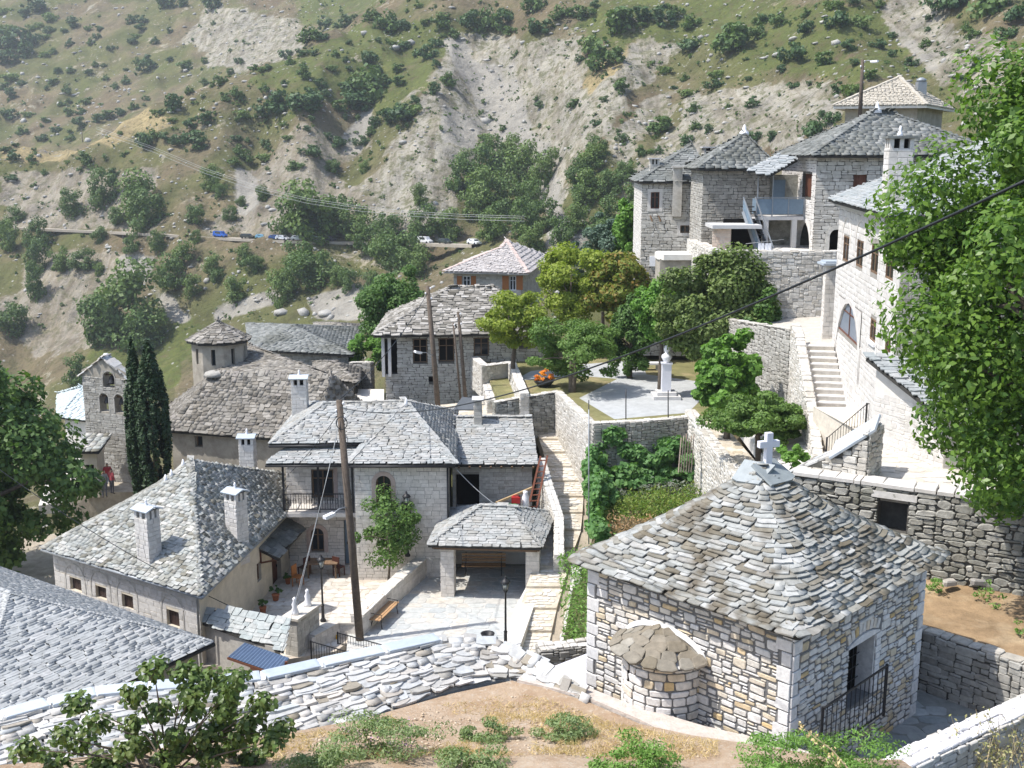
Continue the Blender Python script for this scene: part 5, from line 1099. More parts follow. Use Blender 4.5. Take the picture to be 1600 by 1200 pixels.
for h in hs:
    arch_ring(bg, frb, (h[0], h[1], h[2], h[3] + .01), mRubG, .07, 'arch_surround', .03); um = (h[0] + h[1]) / 2
    m = MB(); rb = (h[1] - h[0]) * .36; hh = h[3] - .22; m.lathe(frb.pt(um, hh - rb * 1.9, -.3), [(rb, 0), (rb * .82, rb * .35), (rb * .62, rb), (rb * .45, rb * 1.5), (rb * .12, rb * 1.75)], 12); m.build('bell', mIron, bg)
    m = MB(); m.fbox(frb, h[0], h[1], hh - .06, hh + .02, -.34, -.26); m.build('beam', mWood, bg)
its = []; rg = random.Random(3)
for s, (p, q) in ((1, (frb.pt(-.12, sh - .03, -.3), frb.pt(ul / 2, tz + .05, -.3))), (1, (frb.pt(ul + .12, sh - .03, -.3), frb.pt(ul / 2, tz + .05, -.3)))): its += caps_on(p, q, .85, .3, .08, rg, .03)
pieces('cap_slab', 'slate', its, bg, mFlat, 40); m = MB(); m.lathe(frb.pt(ul / 2, tz + .05, -.3), [(.16, 0), (.18, .12), (.1, .26)], 8); m.build('finial', mWhite, bg)
# little buildings round the bell wall
def simple_house(name, label, fp_, z0, z1, ridge, core, smat, stone=None, ops=None, over=.4, e=.22, wr=(.3, .6), th=.04, cap=0, seed=1, cat='house', jit=1.0, zeave=None, ridges=False, tname='slate'):
    T, frs, wl = building(name, label, cat, fp_, z0, z1, core, ops or {}, stone or {}, seed=seed, cap=200)
    ev = inset(fp_, -over); ze = zeave or z1 - .02; F = hip4([(p.x, p.y) for p in ev], ze, ridge)
    rd = [(ridge[0], ridge[-1])] if len(ridge) > 1 and ridges else []
    roof(T, F, smat, e, wr, th, cap, seed + 50, rd, jit, tname); return T, frs, F
q = [V(104, 690, Y=71).xy, V(148, 690, Y=70).xy, V(150, 690, Y=76).xy, V(106, 690, Y=77).xy]; zt_ = V(120, 655, Y=70).z
simple_house('pale_roofed_house', 'small house with light blue slate roof just left of the bell wall', [V3(*p, 0) for p in q], -21.5, zt_, [V3(*V(128, 606, Y=74).xy, V(128, 606, Y=74).z)], mPlastW, M('very pale slate', [(.44, .52, .54), (.54, .58, .58)], .7, (4, .2), None, (30, .3, .01)), e=.25, seed=61)
pc = [V(126, 705, Y=63), V(150, 703, Y=63)]; pyl = thing('gate_porch', 'narrow buff plastered porch with slate top at the foot of the bell wall', 'porch', V3(pc[0].x, 63, -21)); zz0 = V(140, 762, Y=63).z; zz1 = V(140, 704, Y=63).z
m = MB(); m.box(V3((pc[0].x + pc[1].x) / 2, 63.6, (zz0 + zz1) / 2 - .3), (pc[1].x - pc[0].x, 1.2, zz1 - zz0 + .6)); m.build('wall', mPlastY, pyl)
roof(pyl, [[V3(pc[0].x - .3, 62.6, zz1 + .02), V3(pc[1].x + .3, 62.6, zz1 + .02), V3(pc[1].x + .3, 64.6, zz1 + .45), V3(pc[0].x - .3, 64.6, zz1 + .45)]], mS_left, .22, (.3, .5), .04, 0, 3)
fr = Fr(V3(pc[0].x, 63, 0), V3(pc[1].x, 63, 0), zz0); m = MB(); m.fbox(fr, .25, .7, 0, 1.4, -.02, .012); m.build('doorway', mDark, pyl)
m = MB(); mr = [V(62, 720, Y=69), V(122, 715, Y=69)]; sheet('church_yard', [V(60, 790, z=-20.8), V(172, 775, z=-20.8), V(178, 735, z=-20.8), V(80, 730, z=-20.8)], mPaveW, .6)
sheet('church_path', [V3(-26, 63.2, -19.62), V3(-21.3, 63.2, -19.62), V3(-21.0, 65.0, -19.62), V3(-26, 65.4, -19.62)], mGround, 2.5)
# building behind the church, rear rubble sheds and passage
q = [V(400, 560, Y=80), V(545, 575, Y=78), V(556, 575, Y=90), V(395, 560, Y=92)]; zt_ = V(470, 549, Y=79).z
simple_house('grey_slate_house', 'dark walled house behind the church with plain grey slate roof', [V3(p.x, p.y, 0) for p in q], -20.5, zt_, [V(459, 509, Y=85.5)], mRubG, mS_grey, {0: ('rubble', (.35, .18), mRubD, .02, .03)}, e=.26, seed=62)
q = [V(500, 560, Y=94), V(560, 540, Y=93), V(562, 540, Y=98), V(500, 560, Y=99)]
simple_house('rubble_shed', 'low shed with rough brown stone roof beyond the grey slate house', [V3(p.x, p.y, 0) for p in q], -19, V(540, 522, Y=93).z, [V(527, 505, Y=96)], mRubG, mS_old, e=.26, seed=63)
q = [V(500, 600, Y=74), V(552, 610, Y=72), V(556, 610, Y=76), V(500, 600, Y=78)]
simple_house('low_shed', 'low stone shed with rounded old slate roof next to the leaning vine trunk', [V3(p.x, p.y, 0) for p in q], -19, V(530, 590, Y=73).z, [V(523, 566, Y=75)], mRubG, mS_old, e=.24, seed=64)
wall_run('rubble_wall', 'short grey stone wall with pale top left of the porch house', [(V(548, 566, Y=77).x, 77, -18, V(548, 566, Y=77).z), (V(582, 566, Y=76.5).x, 76.5, -18, V(582, 566, Y=76.5).z)], .5, mMortarD, mRubG, (.32, .17), 'random', (1,), 'stones', mRubL, .02, .04, seed=65, cap=60)
sheet('white_lane', [V(550, 650, z=-15.6), V(600, 645, z=-15.6), V(600, 608, z=-15.6), V(560, 608, z=-15.6)], mPlastW, .5)
# ------------------------------------------------------------------ porch house in the middle distance
mh = [V3(-8.2, 70.8, 0), V3(2.3, 71.6, 0), V3(1.8, 79.6, 0), V3(-8.4, 79.6, 0)]; zt_ = -11.55; eM = Fr(mh[0], mh[1], -16.8)
ops = [('win', rectpx(eM, 645, 530, 668, 567), mWood, .25, mDark), ('win', rectpx(eM, 685, 529, 710, 565), mWood, .25, mDark), ('win', rectpx(eM, 740, 528, 764, 556), mWood, .2), ('opening', rectpx(eM, 670, 588, 681, 597), None, .3), ('win', rectpx(eM, 811, 530, 825, 541), mWood, .2), ('opening', rectpx(eM, 601, 531, 621, 585), None, .9)]
mid, frs, wl = building('porch_house', 'old stone house with weathered slate hip roof and corner porch behind the two poles', 'house', mh, -16.8, zt_, mMortarD, {0: ops}, {0: ('rubble', (.38, .19), mAshG, .018, .02)}, seed=11, cap=300)
ev = [V3(-8.85, 70.1, -11.4), V3(2.75, 71.0, -11.4), V3(2.2, 80.2, -11.4), V3(-9, 80.2, -11.4)]; r0, r1 = V(703, 450, Y=75.2), V(770, 450, Y=75.4)
roof(mid, [[ev[0], ev[1], r1, r0], [ev[1], ev[2], r1], [ev[2], ev[3], r0, r1], [ev[3], ev[0], r0]], M('mottled old slate', [(.13, .12, .10), (.30, .28, .25), (.40, .38, .35), (.22, .205, .18), (.17, .16, .14)], .85, (4, .3), None, (30, .5, .01)), .26, (.35, .75), .06, 300, 18, [(r0, r1)], 1.6)
for px in (599, 609): m = MB(); p = eM.pt(eM.hit(px, 560)[0], 0, .1); zb_ = eM.hit(600, 588)[1]; m.box(V3(p.x, p.y, -16.8 + (zb_ + zt_ + 16.8) / 2), (.2, .2, zt_ + 16.8 - zb_)); m.build('porch_post', mConc, mid)
# tile roofed house behind
tf = [V3(-5.8, 95, -9.9), V3(1.35, 93.5, -9.9), V3(3.75, 108.5, -9.9), V3(-3.4, 110, -9.9)]; tw = inset([V3(p.x, p.y, 0) for p in tf], .7); eT = Fr(tw[0], tw[1], -14)
ops = [('win', rectpx(eT, 723, 431, 735, 452), mWhite, .15), ('win', rectpx(eT, 796, 431, 806, 454), mWhite, .15)]
til, frs, wl = building('tile_roofed_house', 'house with pale pink tiled hip roof and orange brown shutters', 'house', tw, -14, -9.95, mMortarW, {0: ops}, {0: ('rubble', (.4, .2), mAshG, .018, .02), 1: ('rubble', (.4, .2), mAshG, .018, .02)}, seed=12, cap=100)
rt0, rt1 = V(783, 377, Y=101), V(792, 377, Y=103); rt0 = onto(tf[0], tf[1], rt1, rt0); mShut = plain('orange brown shutter paint', (.34, .13, .04), .6)
for a, b in ((714, 722), (736, 744), (785, 795), (807, 817)): h = rectpx(eT, a, 431, b, 453); m = MB(); m.fbox(eT, *h, .02, .06); m.build('shutter', mShut, til)
tF = flat_facets([[tf[0], tf[1], rt1, rt0], [tf[1], tf[2], rt1], [tf[2], tf[3], rt0, rt1], [tf[3], tf[0], rt0]]); r_ = deck(tF).build('roof', mTile, til); its = []
for p in tF: its += slates_on(p, .42, (.42, .44), .07, random.Random(2), .0, .04, 1.25)
pieces('roof_tile', 'slate', its, r_, mTile, 300); rc = []
for a, b in ((rt0, rt1), (tf[1], rt1), (tf[0], rt0)): rc += caps_on(a, b, .3, .4, .09, rg, .06)
pieces('ridge_tile', 'slate', rc, r_, M('pinkish ridge tile', [(.46, .36, .32), (.50, .40, .36)], .8, (5, .12), None, None), 60)
# ------------------------------------------------------------------ park terrace
ZK = -13.3; pk = lambda px, py, z=ZK: V(px, py, z=z)
kf = [pk(740, 560), pk(800, 567), pk(820, 618), pk(872, 613), pk(926, 664), pk(1082, 652), V3(10.5, 55.5, ZK), V3(11.3, 58.5, ZK), V3(15.5, 66, ZK), V3(12, 76, ZK), V3(2, 79, ZK), V3(2.4, 72, ZK), V3(-2.5, 71.2, ZK)]
sheet('park_lawn', kf, mLawn, 1.2)
sheet('park_path', [pk(905, 622), pk(960, 655), pk(1075, 645), pk(1120, 600), pk(1010, 585), pk(1000, 562), pk(900, 570), pk(880, 585), pk(965, 592)], mGravel, .1, .004)
sheet('park_path', [pk(800, 596), pk(880, 588), pk(990, 576), pk(990, 566), pk(900, 572), pk(830, 580)], mGravel, .1, .008)
sheet('planting_strip', [V(757, 578, z=-13.9), V(799, 572, z=-13.9), V(818, 618, z=-13.9), V(782, 628, z=-13.9)], mLawn, 1.0)
pw_ = [(740, 556), (757, 571), (800, 566), (820, 615)]
wall_run('park_wall', 'low wall with bright white top bending round the lawn patch by the porch house', [(*pk(a, b, -12.95).xy, -15, -12.95) for a, b in pw_], .5, mMortarW, mRubL, (.32, .17), 'random', (1,), 'stones', mAshW, .015, .03, seed=71, cap=150)
wall_run('park_wall', 'pale wall top bordering the left side of the dry planting strip', [(*V(755, 582, z=-14).xy, -16, -14.0), (*V(768, 625, z=-14.3).xy, -16, -14.3)], .5, mMortarW, mRubL, (.32, .17), 'random', (1, -1), 'stones', mAshW, .015, .03, seed=72, cap=60)
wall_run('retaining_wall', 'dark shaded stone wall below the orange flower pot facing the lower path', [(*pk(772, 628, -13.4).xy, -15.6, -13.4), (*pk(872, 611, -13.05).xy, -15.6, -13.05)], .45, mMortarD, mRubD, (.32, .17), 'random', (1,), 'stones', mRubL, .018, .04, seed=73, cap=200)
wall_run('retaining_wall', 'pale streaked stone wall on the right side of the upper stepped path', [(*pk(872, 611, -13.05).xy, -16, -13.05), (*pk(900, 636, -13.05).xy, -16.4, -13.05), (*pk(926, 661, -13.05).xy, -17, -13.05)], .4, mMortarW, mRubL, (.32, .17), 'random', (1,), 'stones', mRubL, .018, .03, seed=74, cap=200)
wall_run('garden_wall', 'grey stone wall with pale coping at the back of the vine garden', [(*pk(926, 661, -13.0).xy, -17.5, -13.0), (*pk(1000, 658, -13.0).xy, -17.5, -13.0), (*pk(1084, 650, -13.0).xy, -17.5, -13.0)], .45, mMortarD, mRubG, (.32, .17), 'random', (1,), 'stones', mRubL, .018, .04, seed=75, cap=150)
gw = [(9.1, 55.3, -17.5, -12.8), (9.25, 49, -17.5, -12.95), (9.4, 44.4, -17, -13.0), (9.5, 38, -16, -13.3), (9.6, 34, -15.5, -13.4)]
wall_run('garden_wall', 'tall sunlit whitish rubble wall on the right side of the vine garden', gw, .5, mMortarW, mRubL, (.34, .18), 'random', (1,), 'stones', mRubL, .02, .045, seed=76, cap=250)
sheet('garden_bed', [V3(3.9, 54.2, -16.3), V3(9.1, 55.2, -16.3), V3(9.3, 44, -16.3), V3(9.2, 38, -16.2), V3(4.9, 40, -16.4), V3(4.0, 45, -16.4)], M('garden soil', [(.16, .13, .075)], .95, (2, .3), (1.2, (.12, .135, .05), .45, .8), (12, 1, .06)), 1)
paving('wall_walk', [(9.35, 54.5), (10.4, 54.5), (10.6, 44), (10.4, 39), (9.75, 39)], -13.05, mSoilW, M('yellowish flags', [(.42, .36, .26), (.50, .45, .36), (.46, .40, .30)], .85, (4, .2), None, (15, .5, .02)), (.7, .55), 8, 100)
paving('lower_lane', [(10.4, 38), (12.6, 38), (13.8, 44.5), (12.7, 44.6), (12.2, 49), (10.6, 55)], -12.0, M('lane joints', [(.55, .53, .50)], .9, (4, .15)), mPaveW, (.6, .45), 9, 120, zf=lambda x, y: -12.4 + max(0, x - 10.4) * .35)
mn = pk(1040, 621); mon = thing('monument', 'white bust on a tall pale pillar with stepped base in the park', 'monument', mn)
m = MB(); m.box(mn + V3(0, 0, .09), (1.5, 1.5, .2)); m.box(mn + V3(0, 0, .28), (1.05, 1.05, .2)); m.build_each('step', mConc, mon); m = MB(); m.box(mn + V3(0, 0, 1.15), (.5, .5, 1.55)); m.box(mn + V3(0, 0, 1.95), (.6, .6, .08)); m.build('pillar', mCross, mon)
m = MB(); m.lathe(mn + V3(0, 0, 1.98), [(.16, 0), (.2, .12), (.3, .3), (.28, .42), (.12, .52), (.1, .58), (.16, .66), (.18, .78), (.15, .9), (.06, .97)], 14); m.build('bust', mWhite, mon)
wb = pk(1010, 578); o = thing('stone_bench', 'white stone block bench behind the monument', 'bench', wb); m = MB(); m.box(wb + V3(0, 0, .42), (2.3, .55, .12)); m.build('seat', mWhite, o); m = MB(); m.box(wb + V3(-.8, 0, .18), (.4, .45, .36)); m.box(wb + V3(.8, 0, .18), (.4, .45, .36)); m.build_each('support', mConc, o)
# ------------------------------------------------------------------ right side: terraces and retaining wall
Wt = -9.7; wl_ = [V3(8.7, 33.2, 0), V3(10.5, 32.2, 0), V3(12.4, 31.15, 0), V3(14.9, 29.8, 0), V3(19, 27.6, 0)]
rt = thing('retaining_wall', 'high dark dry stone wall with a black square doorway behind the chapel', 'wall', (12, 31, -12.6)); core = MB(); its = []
for i in range(len(wl_) - 1):
    a, b = wl_[i], wl_[i + 1]; fr = Fr(a, b, -12.9); hh = Wt + 12.9; ho = []
    d0_, d1_ = fr.hit(1373, 776), fr.hit(1416, 826)
    if 0 < d0_[0] and d1_[0] < fr.L: ho = [(d0_[0], d1_[0], d1_[1] - .2, d0_[1])]
    wall_face(core, fr, fr.L, hh, ho, .7); core.quad(fr.pt(0, hh), fr.pt(fr.L, hh), fr.pt(fr.L, hh, -.6), fr.pt(0, hh, -.6)); its += masonry(fr, fr.L, hh, (.34, .18), random.Random(90 + i), 'random', ho, gap=.03, proud=.07, jit=1.4)
    for h in ho:
        m = MB(); m.quad(fr.pt(h[0], h[2], -.69), fr.pt(h[1], h[2], -.69), fr.pt(h[1], h[3], -.69), fr.pt(h[0], h[3], -.69)); m.build('doorway', mDark, rt); m = MB(); m.fbox(fr, h[0] - .2, h[1] + .25, h[3], h[3] + .2, -.3, .09); m.build('lintel', mAshW, rt)
    core.quad(fr.pt(fr.L, 0, -.6), fr.pt(0, 0, -.6), fr.pt(0, hh, -.6), fr.pt(fr.L, hh, -.6))
rc_ = core.build('wall_core', mMortarD, rt); pieces('stone', 'rough', its, rc_, mRubD, 300); its = []
for i in range(len(wl_) - 1):
    a, b = wl_[i], wl_[i + 1]; fr = Fr(a, b, Wt); u = 0
    while u < fr.L - .1: l = min(random.Random(i * 50 + int(u * 10)).uniform(.4, .9), fr.L - u); its.append(mtx(np.array(fr.U) * (l - .02), np.array(-fr.N) * .75, np.array([0, 0, .1]), np.array(fr.pt(u + l / 2, .0, -.27)))); u += l
pieces('coping_slab', 'block', its, rc_, mAshW, 60)
paving('upper_terrace', [(10.6, 32.5), (12.5, 31.4), (15, 30.1), (22, 27), (24, 36), (13, 37.5), (12.0, 37)], Wt - .05, M('terrace joints', [(.50, .46, .40)], .9, (4, .2)), mPaveW, (.65, .5), 10, 200)
sheet('earth_terrace', [V3(10.2, 28.6, -12.55), V3(11.1, 27.9, -12.6), V3(12.9, 26, -12.6), V3(16, 23, -12.6), V3(21, 26, -12.5), V3(15, 29.9, -12.35), V3(10.5, 32.3, -12.4), V3(8.5, 33.3, -12.4)], mEarthB, 2.5)
cwl = [(8.0, 31.0, -14.6, -12.5), (10.0, 29.0, -14.6, -12.5), (11.1, 27.85, -14.6, -12.5), (12.9, 25.95, -14.6, -12.5), (16, 22.8, -14.6, -12.5)]
wall_run('courtyard_wall', 'low stone wall between the brown earth terrace and the shaded chapel yard', cwl, .4, mMortarD, mRubG, (.36, .17), 'random', (1,), 'stones', mRubL, .02, .05, seed=81, cap=200)
paving('chapel_yard', [(7, 20.2), (11.5, 22.6), (16, 22.4), (12.8, 25.7), (11, 27.6), (8, 30.8), (4, 28), (3, 23.5)], -14.12, M('yard joints', [(.24, .25, .24)], .9, (4, .2)), M('grey yard flags', [(.30, .32, .33), (.38, .40, .40), (.26, .29, .30)], .8, (4, .2), None, (20, .4, .01)), (.7, .5), 11, 150)
sb = V(1567, 1068, z=-13.6); sbo = thing('stone_block', 'squared pale stone block on the yard paving by the low wall', 'stone', sb); m = MB(); m.box(sb + V3(0, 0, .0), (.8, .5, .34), (V3(.75, -.66, 0), V3(.66, .75, 0), V3(0, 0, 1))); m.build('block', mAshG, sbo); m = MB(); m.box(sb + V3(0, 0, .19), (.86, .56, .06), (V3(.75, -.66, 0), V3(.66, .75, 0), V3(0, 0, 1))); m.build('top_slab', mPaveW, sbo)
bw_ = [(7.2, 19.6, -15, -11.75), (8.2, 20.35, -15, -11.75), (9.7, 21.35, -15, -11.75), (11.3, 22.4, -15, -11.75), (13.5, 23.6, -15, -11.8)]
wall_run('yard_wall', 'rough white topped stone wall at the lower right corner beneath dry twigs', bw_, .55, mMortarD, mRubL, (.3, .15), 'random', (1, -1), 'stones', M('whitewashed rubble', [(.62, .60, .60), (.70, .68, .68), (.66, .64, .63)], .9, (6, .2), None, (12, .8, .03)), .012, .05, seed=82, cap=250)
# slate coped wing wall
ww = [V(1205, 762, z=-10.6), V(1268, 728, z=-9.6), V(1330, 705, z=-9.0), V(1375, 672, z=-8.2)]
wall_run('wing_wall', 'sloping wall of pale stones with blue slate slabs on its upper end', [(p.x, p.y + .35, -13.2, p.z) for p in ww], 1.2, mMortarD, mRubL, (.32, .16), 'random', (1,), 'stones', mFlat, .015, .05, seed=83, cap=250)
m = MB(); its = []; a, b = ww[2].lerp(ww[1], .35), ww[3] + V3(.1, .1, 0)
for k in range(5): p = a.lerp(b, (k + .5) / 5); e2 = (b - a).normalized(); x = e2.cross(V3(0, 0, 1)).normalized(); n2 = x.cross(e2); x = (x * 1 + V3(0, 0, -.16)).normalized() if x.y < 0 else (x + V3(0, 0, .16)).normalized(); n2 = x.cross(e2); n2 = n2 if n2.z > 0 else -n2; p = p + V3(0, .3, .06); its.append(mtx(np.array(x) * 1.4, np.array(e2) * ((b - a).length / 5 + .04), np.array(n2) * .07, np.array(p + n2 * (.05 + k * .004))))
o = thing('slab_coping', 'five overlapping blue slate slabs capping the sloping wing wall', 'coping', a); pieces('coping_slab', 'block', its, o, mCap, 10)
# ------------------------------------------------------------------ white building with the arched window
wf = [V3(12.9, 36.95, 0), V3(22.3, 35.9, 0), V3(24, 48.6, 0), V3(14.5, 49.8, 0)]; eX = Fr(wf[3], wf[0], -11.6)
rp = lambda *a: rectpx(eX, *a)
arw = rp(1311, 461, 1344, 545); u0_, u1_ = arw[0], arw[1]
ops = [('win', rp(1319, 367, 1325.5, 411), mWood, .07), ('win', rp(1340, 373, 1347.5, 420), mWood, .07), ('win', rp(1363, 380, 1371, 430), mWood, .07), ('win', rp(1386, 392, 1395, 440), mWood, .07), ('win', rp(1361, 495, 1367.5, 537), mWood, .07), ('win', rp(1384, 525, 1391, 556), mWood, .07), ('win', arw, mWoodR, .07, mGlassB)]
wh, frs, wl = building('white_stone_house', 'tall white ashlar house with narrow windows and a big arched window', 'house', wf, -11.6, -2.05, mJoint, {3: ops}, {3: ('ashlar', (.48, .22), mAshW, .012, .012), 0: ('ashlar', (.48, .22), mAshG, .012, .012)}, seed=13)  # shaded front gets greyer blocks than the sunlit side; shade put into colour
arch_ring(wh, eX, arw, mAshW, .22, 'arch_surround', .05)
for o in ops[:4]: arch_ring(wh, eX, (o[1][0] - .3, o[1][1] + .3, o[1][2] + .3, o[1][3] + .75), mAshC, .06, 'arch_moulding', .03)
for o in ops[4:6]: m = MB(); m.fbox(eX, o[1][0] - .1, o[1][1] + .1, o[1][2] - .12, o[1][2], 0, .1); m.build('sill', mWhite, wh)
ev = inset(wf, -.45); zE_ = -2.0; hr = [V3(18.4, 41.4, .55), V3(18.9, 44.8, .55)]; c4 = [V3(p.x, p.y, zE_) for p in ev]
mS_white = M('pale blue slate', [(.25, .275, .28), (.33, .345, .345), (.29, .31, .315), (.37, .375, .37)], .85, (4, .2), None, (30, .4, .01))
roof(wh, [[c4[3], c4[0], hr[0], hr[1]], [c4[0], c4[1], hr[0]], [c4[1], c4[2], hr[1], hr[0]], [c4[2], c4[3], hr[1]]], mS_white, .2, (.35, .7), .04, 300, 19, [(c4[0], hr[0]), (hr[0], hr[1])], .8)
m = MB(); m.fbox(eX, 0, eX.L, 9.35, 9.5, 0, .22); m.build('cornice', mAshW, wh)
fc = [c4[3], c4[0], hr[0], hr[1]]; cbs = on_facet(1399, 318, fc); chimney(wh, cbs, .8, .8, 2.25, math.atan2((wf[1] - wf[0]).y, (wf[1] - wf[0]).x), mMortarW, mAshW, mS_grey, size=(.4, .2))
# its lower wing by the terrace
la = [V3(12.3, 36.9, 0), V3(13.6, 33.9, 0), V3(21, 33.1, 0), V3(21.5, 36, 0)]
lwg, frs, wl = building('white_wing', 'low white plastered wing with slate eave at the terrace under the big tree', 'house', la, -11.6, -7.9, mPlastW, {}, {0: ('rubble', (.3, .16), mAshW, .014, .015), 1: ('ashlar', (.45, .2), mAshG, .014, .012)}, seed=14, cap=250)  # grey blocks on the shaded face, white on the lit one: painted shade
ev = inset(la, -.4); roof(lwg, [[V3(ev[1].x - .1, ev[1].y, -7.95), V3(ev[2].x, ev[2].y, -7.95), V3(21.5, 36.4, -6.75), V3(11.95, 37.0, -6.75)]], mS_white, .2, (.35, .7), .04, 150, 20)
m = MB(); m.quad(V3(12.3, 36.9, -7.9), V3(13.6, 33.9, -7.9), V3(12.3, 36.9, -6.86)); m.quad(V3(13.6, 33.9, -7.9), V3(12.3, 36.9, -7.9), V3(12.9, 37, -7.9), V3(14.2, 34, -7.9)); m.build('gable', mPlastW, lwg)
# steps up beside it
sl0, sr0, sl1, sr1 = V3(12.6, 44.6, -11.05), V3(13.9, 44.3, -11.05), V3(13.05, 49.2, -8.35), V3(14.3, 49.0, -8.35); st = thing('stone_stairs', 'flight of pale stone steps climbing beside the white house', 'stairs', sl0); ns = 13
for k in range(ns):
    a, b, c, d = sl0.lerp(sl1, k / ns), sr0.lerp(sr1, k / ns), sr0.lerp(sr1, (k + 1) / ns), sl0.lerp(sl1, (k + 1) / ns); zt_ = sl0.z + (k + 1) * (sl1.z - sl0.z) / ns; m = MB(); z0 = zt_ - .8
    m.prism([a - V3(0, .03, 0), b - V3(0, .03, 0), c, d], z0, zt_ - .05); s_ = m.build('step', mPaveW, st); m = MB(); f = V3(0, -.07, 0); m.prism([a + f, b + f, c, d], zt_ - .048, zt_); m.build('tread', mAshW, s_)
wall_run('stair_wall', 'pale rubble wall with light top along the left side of the stone steps', [(13.0, 50.5, -11.5, -7.7), (12.85, 49.2, -11.8, -7.9), (12.4, 44.6, -12.6, -10.6), (12.0, 42.2, -13, -11.6)], .4, mMortarW, mRubL, (.32, .17), 'random', (1, -1), 'stones', mRubL, .016, .04, seed=84, cap=200)
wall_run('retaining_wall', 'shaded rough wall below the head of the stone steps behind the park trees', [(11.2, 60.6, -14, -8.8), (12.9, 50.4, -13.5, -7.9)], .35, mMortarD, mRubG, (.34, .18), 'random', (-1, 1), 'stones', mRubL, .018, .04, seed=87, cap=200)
sheet('stair_landing', [V3(12.9, 49.1, -8.35), V3(14.4, 48.9, -8.35), V3(17.3, 60, -8.6), V3(11.3, 60.4, -9.0), V3(12.9, 51, -8.7)], M('landing gravel', [(.50, .46, .40)], .95, (3, .2), None, (15, .8, .03)), 3)
tp = [V(1400, 663, z=-10.1), V(1352, 670, z=-10.1), V(1290, 722, z=-11.6)]
rail('iron_railing', 'black iron railing sloping down in front of the white house steps', [V3(p.x, p.y, p.z) for p in tp], .95, .14)
sheet('side_landing', [tp[0] - V3(0, .3, 0), tp[1] - V3(.2, .3, 0), V3(12.3, 44.3, -10.12), V3(13.9, 44.2, -10.12), V3(13.2, 38, -10.12)], mPaveW, 1.5)
pg = V(1296, 537, Y=51); gp = thing('gate_pillar', 'slim pale stone gate pillar with overhanging slate cap at the head of the steps', 'pillar', pg); ztp = V(1296, 414, Y=51).z
stone_box('shaft', gp, V3(pg.x - .38, 50.9, 0), V3(pg.x + .42, 50.8, 0), pg.z - .3, ztp, .7, mAshC, mMortarW, seed=7); m = MB(); m.box(V3(pg.x + .1, 51.2, ztp + .05), (1.35, 1.1, .1)); m.box(V3(pg.x + .1, 51.2, ztp + .14), (1.1, .9, .09)); m.build('cap', mCap, gp)
# ------------------------------------------------------------------ upper houses
ut = [V3(11.1, 68, 0), V3(11.1, 60.9, 0), V3(11.8, 60.4, 0), V3(14.5, 60.1, 0), V3(17.9, 59.8, 0)]
wall_run('terrace_wall', 'high light grey rubble wall holding up the terrace of the upper houses', [(p.x, p.y, -10.5, -5.15) for p in ut], .6, mMortarW, mRubL, (.36, .19), 'random', (1,), 'stones', mRubL, .018, .04, seed=85, cap=300)
sheet('upper_yard', [V3(11.3, 68, -5.3), V3(11.3, 60.9, -5.3), V3(11.8, 60.5, -5.3), V3(17.9, 59.9, -5.3), V3(30, 59, -5.3), V3(40, 70, -5), V3(26, 78, -5), V3(11, 80, -5.4)], mPaveW, 4)
tA = [V3(8.3, 72, 0), V3(12.4, 71.6, 0), V3(12.9, 79, 0), V3(8.6, 79.4, 0)]; eA_ = Fr(tA[0], tA[1], -13)
opsA = [('win', rectpx(eA_, 1017, 300, 1030, 326), mWoodR, .25), ('win', rectpx(eA_, 1063, 352, 1078, 364), mWood, .25)]
tow, frs, F = simple_house('tower_house', 'tall narrow stone tower house at the left end of the upper row', tA, -13, -1.75, [V3(11.9, 75.5, .55)], mMortarD, mS_grey, {0: ('rubble', (.36, .19), mAshG, .02, .02), 3: ('rubble', (.36, .19), mAshW, .02, .02)}, {0: opsA}, .3, .26, seed=15, cap=120)  # whiter stone on the left wall paints in the sun it catches
for o in opsA: h = o[1]; m = MB(); m.fbox(eA_, h[0] - .2, h[1] + .2, h[3], h[3] + .2, 0, .03); m.fbox(eA_, h[0] - .2, h[1] + .2, h[2] - .18, h[2], 0, .04); m.fbox(eA_, h[0] - .2, h[0], h[2], h[3], 0, .03); m.fbox(eA_, h[1], h[1] + .2, h[2], h[3], 0, .03); m.build('window_surround', mAshW, tow)
chimney(tow, V(1022, 272, Y=73.5), .6, .55, 1.0, 0, mMortarW, mAshG, mConc, finial=False, cap=20); chimney(tow, V(1109, 262, Y=76), 1.0, .9, 1.35, 0, mMortarW, mAshG, mConc, finial=False, cap=20)
m = MB(); h = rectpx(eA_, 1052, 262, 1064, 338); m.fbox(eA_, h[0], h[1], h[2], h[3], 0, .35); m.fbox(eA_, h[0] - .1, h[1] + .15, h[3], h[3] + .08, -.3, .5); m.build_each('chimney_breast', mAshG, tow)
m = MB(); h = rectpx(eA_, 1092, 340, 1099, 352); m.fbox(eA_, *h, 0, .15); h = rectpx(eA_, 1094, 320, 1099, 334); m.fbox(eA_, *h, 0, .12); h = rectpx(eA_, 1015, 400, 1027, 416); m.fbox(eA_, *h, 0, .12); m.build_each('meter_box', mWhite, tow)
m = MB()
for px in (1018, 1031): a = eA_.pt(*eA_.hit(px - 2, 337), .02); m.bar(a, a + V3(.12, -.15, -.35), .07)
m.build_each('bracket', mWood, tow)
tB = [V3(11.15, 66, 0), V3(15.0, 65.8, 0), V3(15.3, 71.3, 0), V3(11.3, 71.3, 0)]
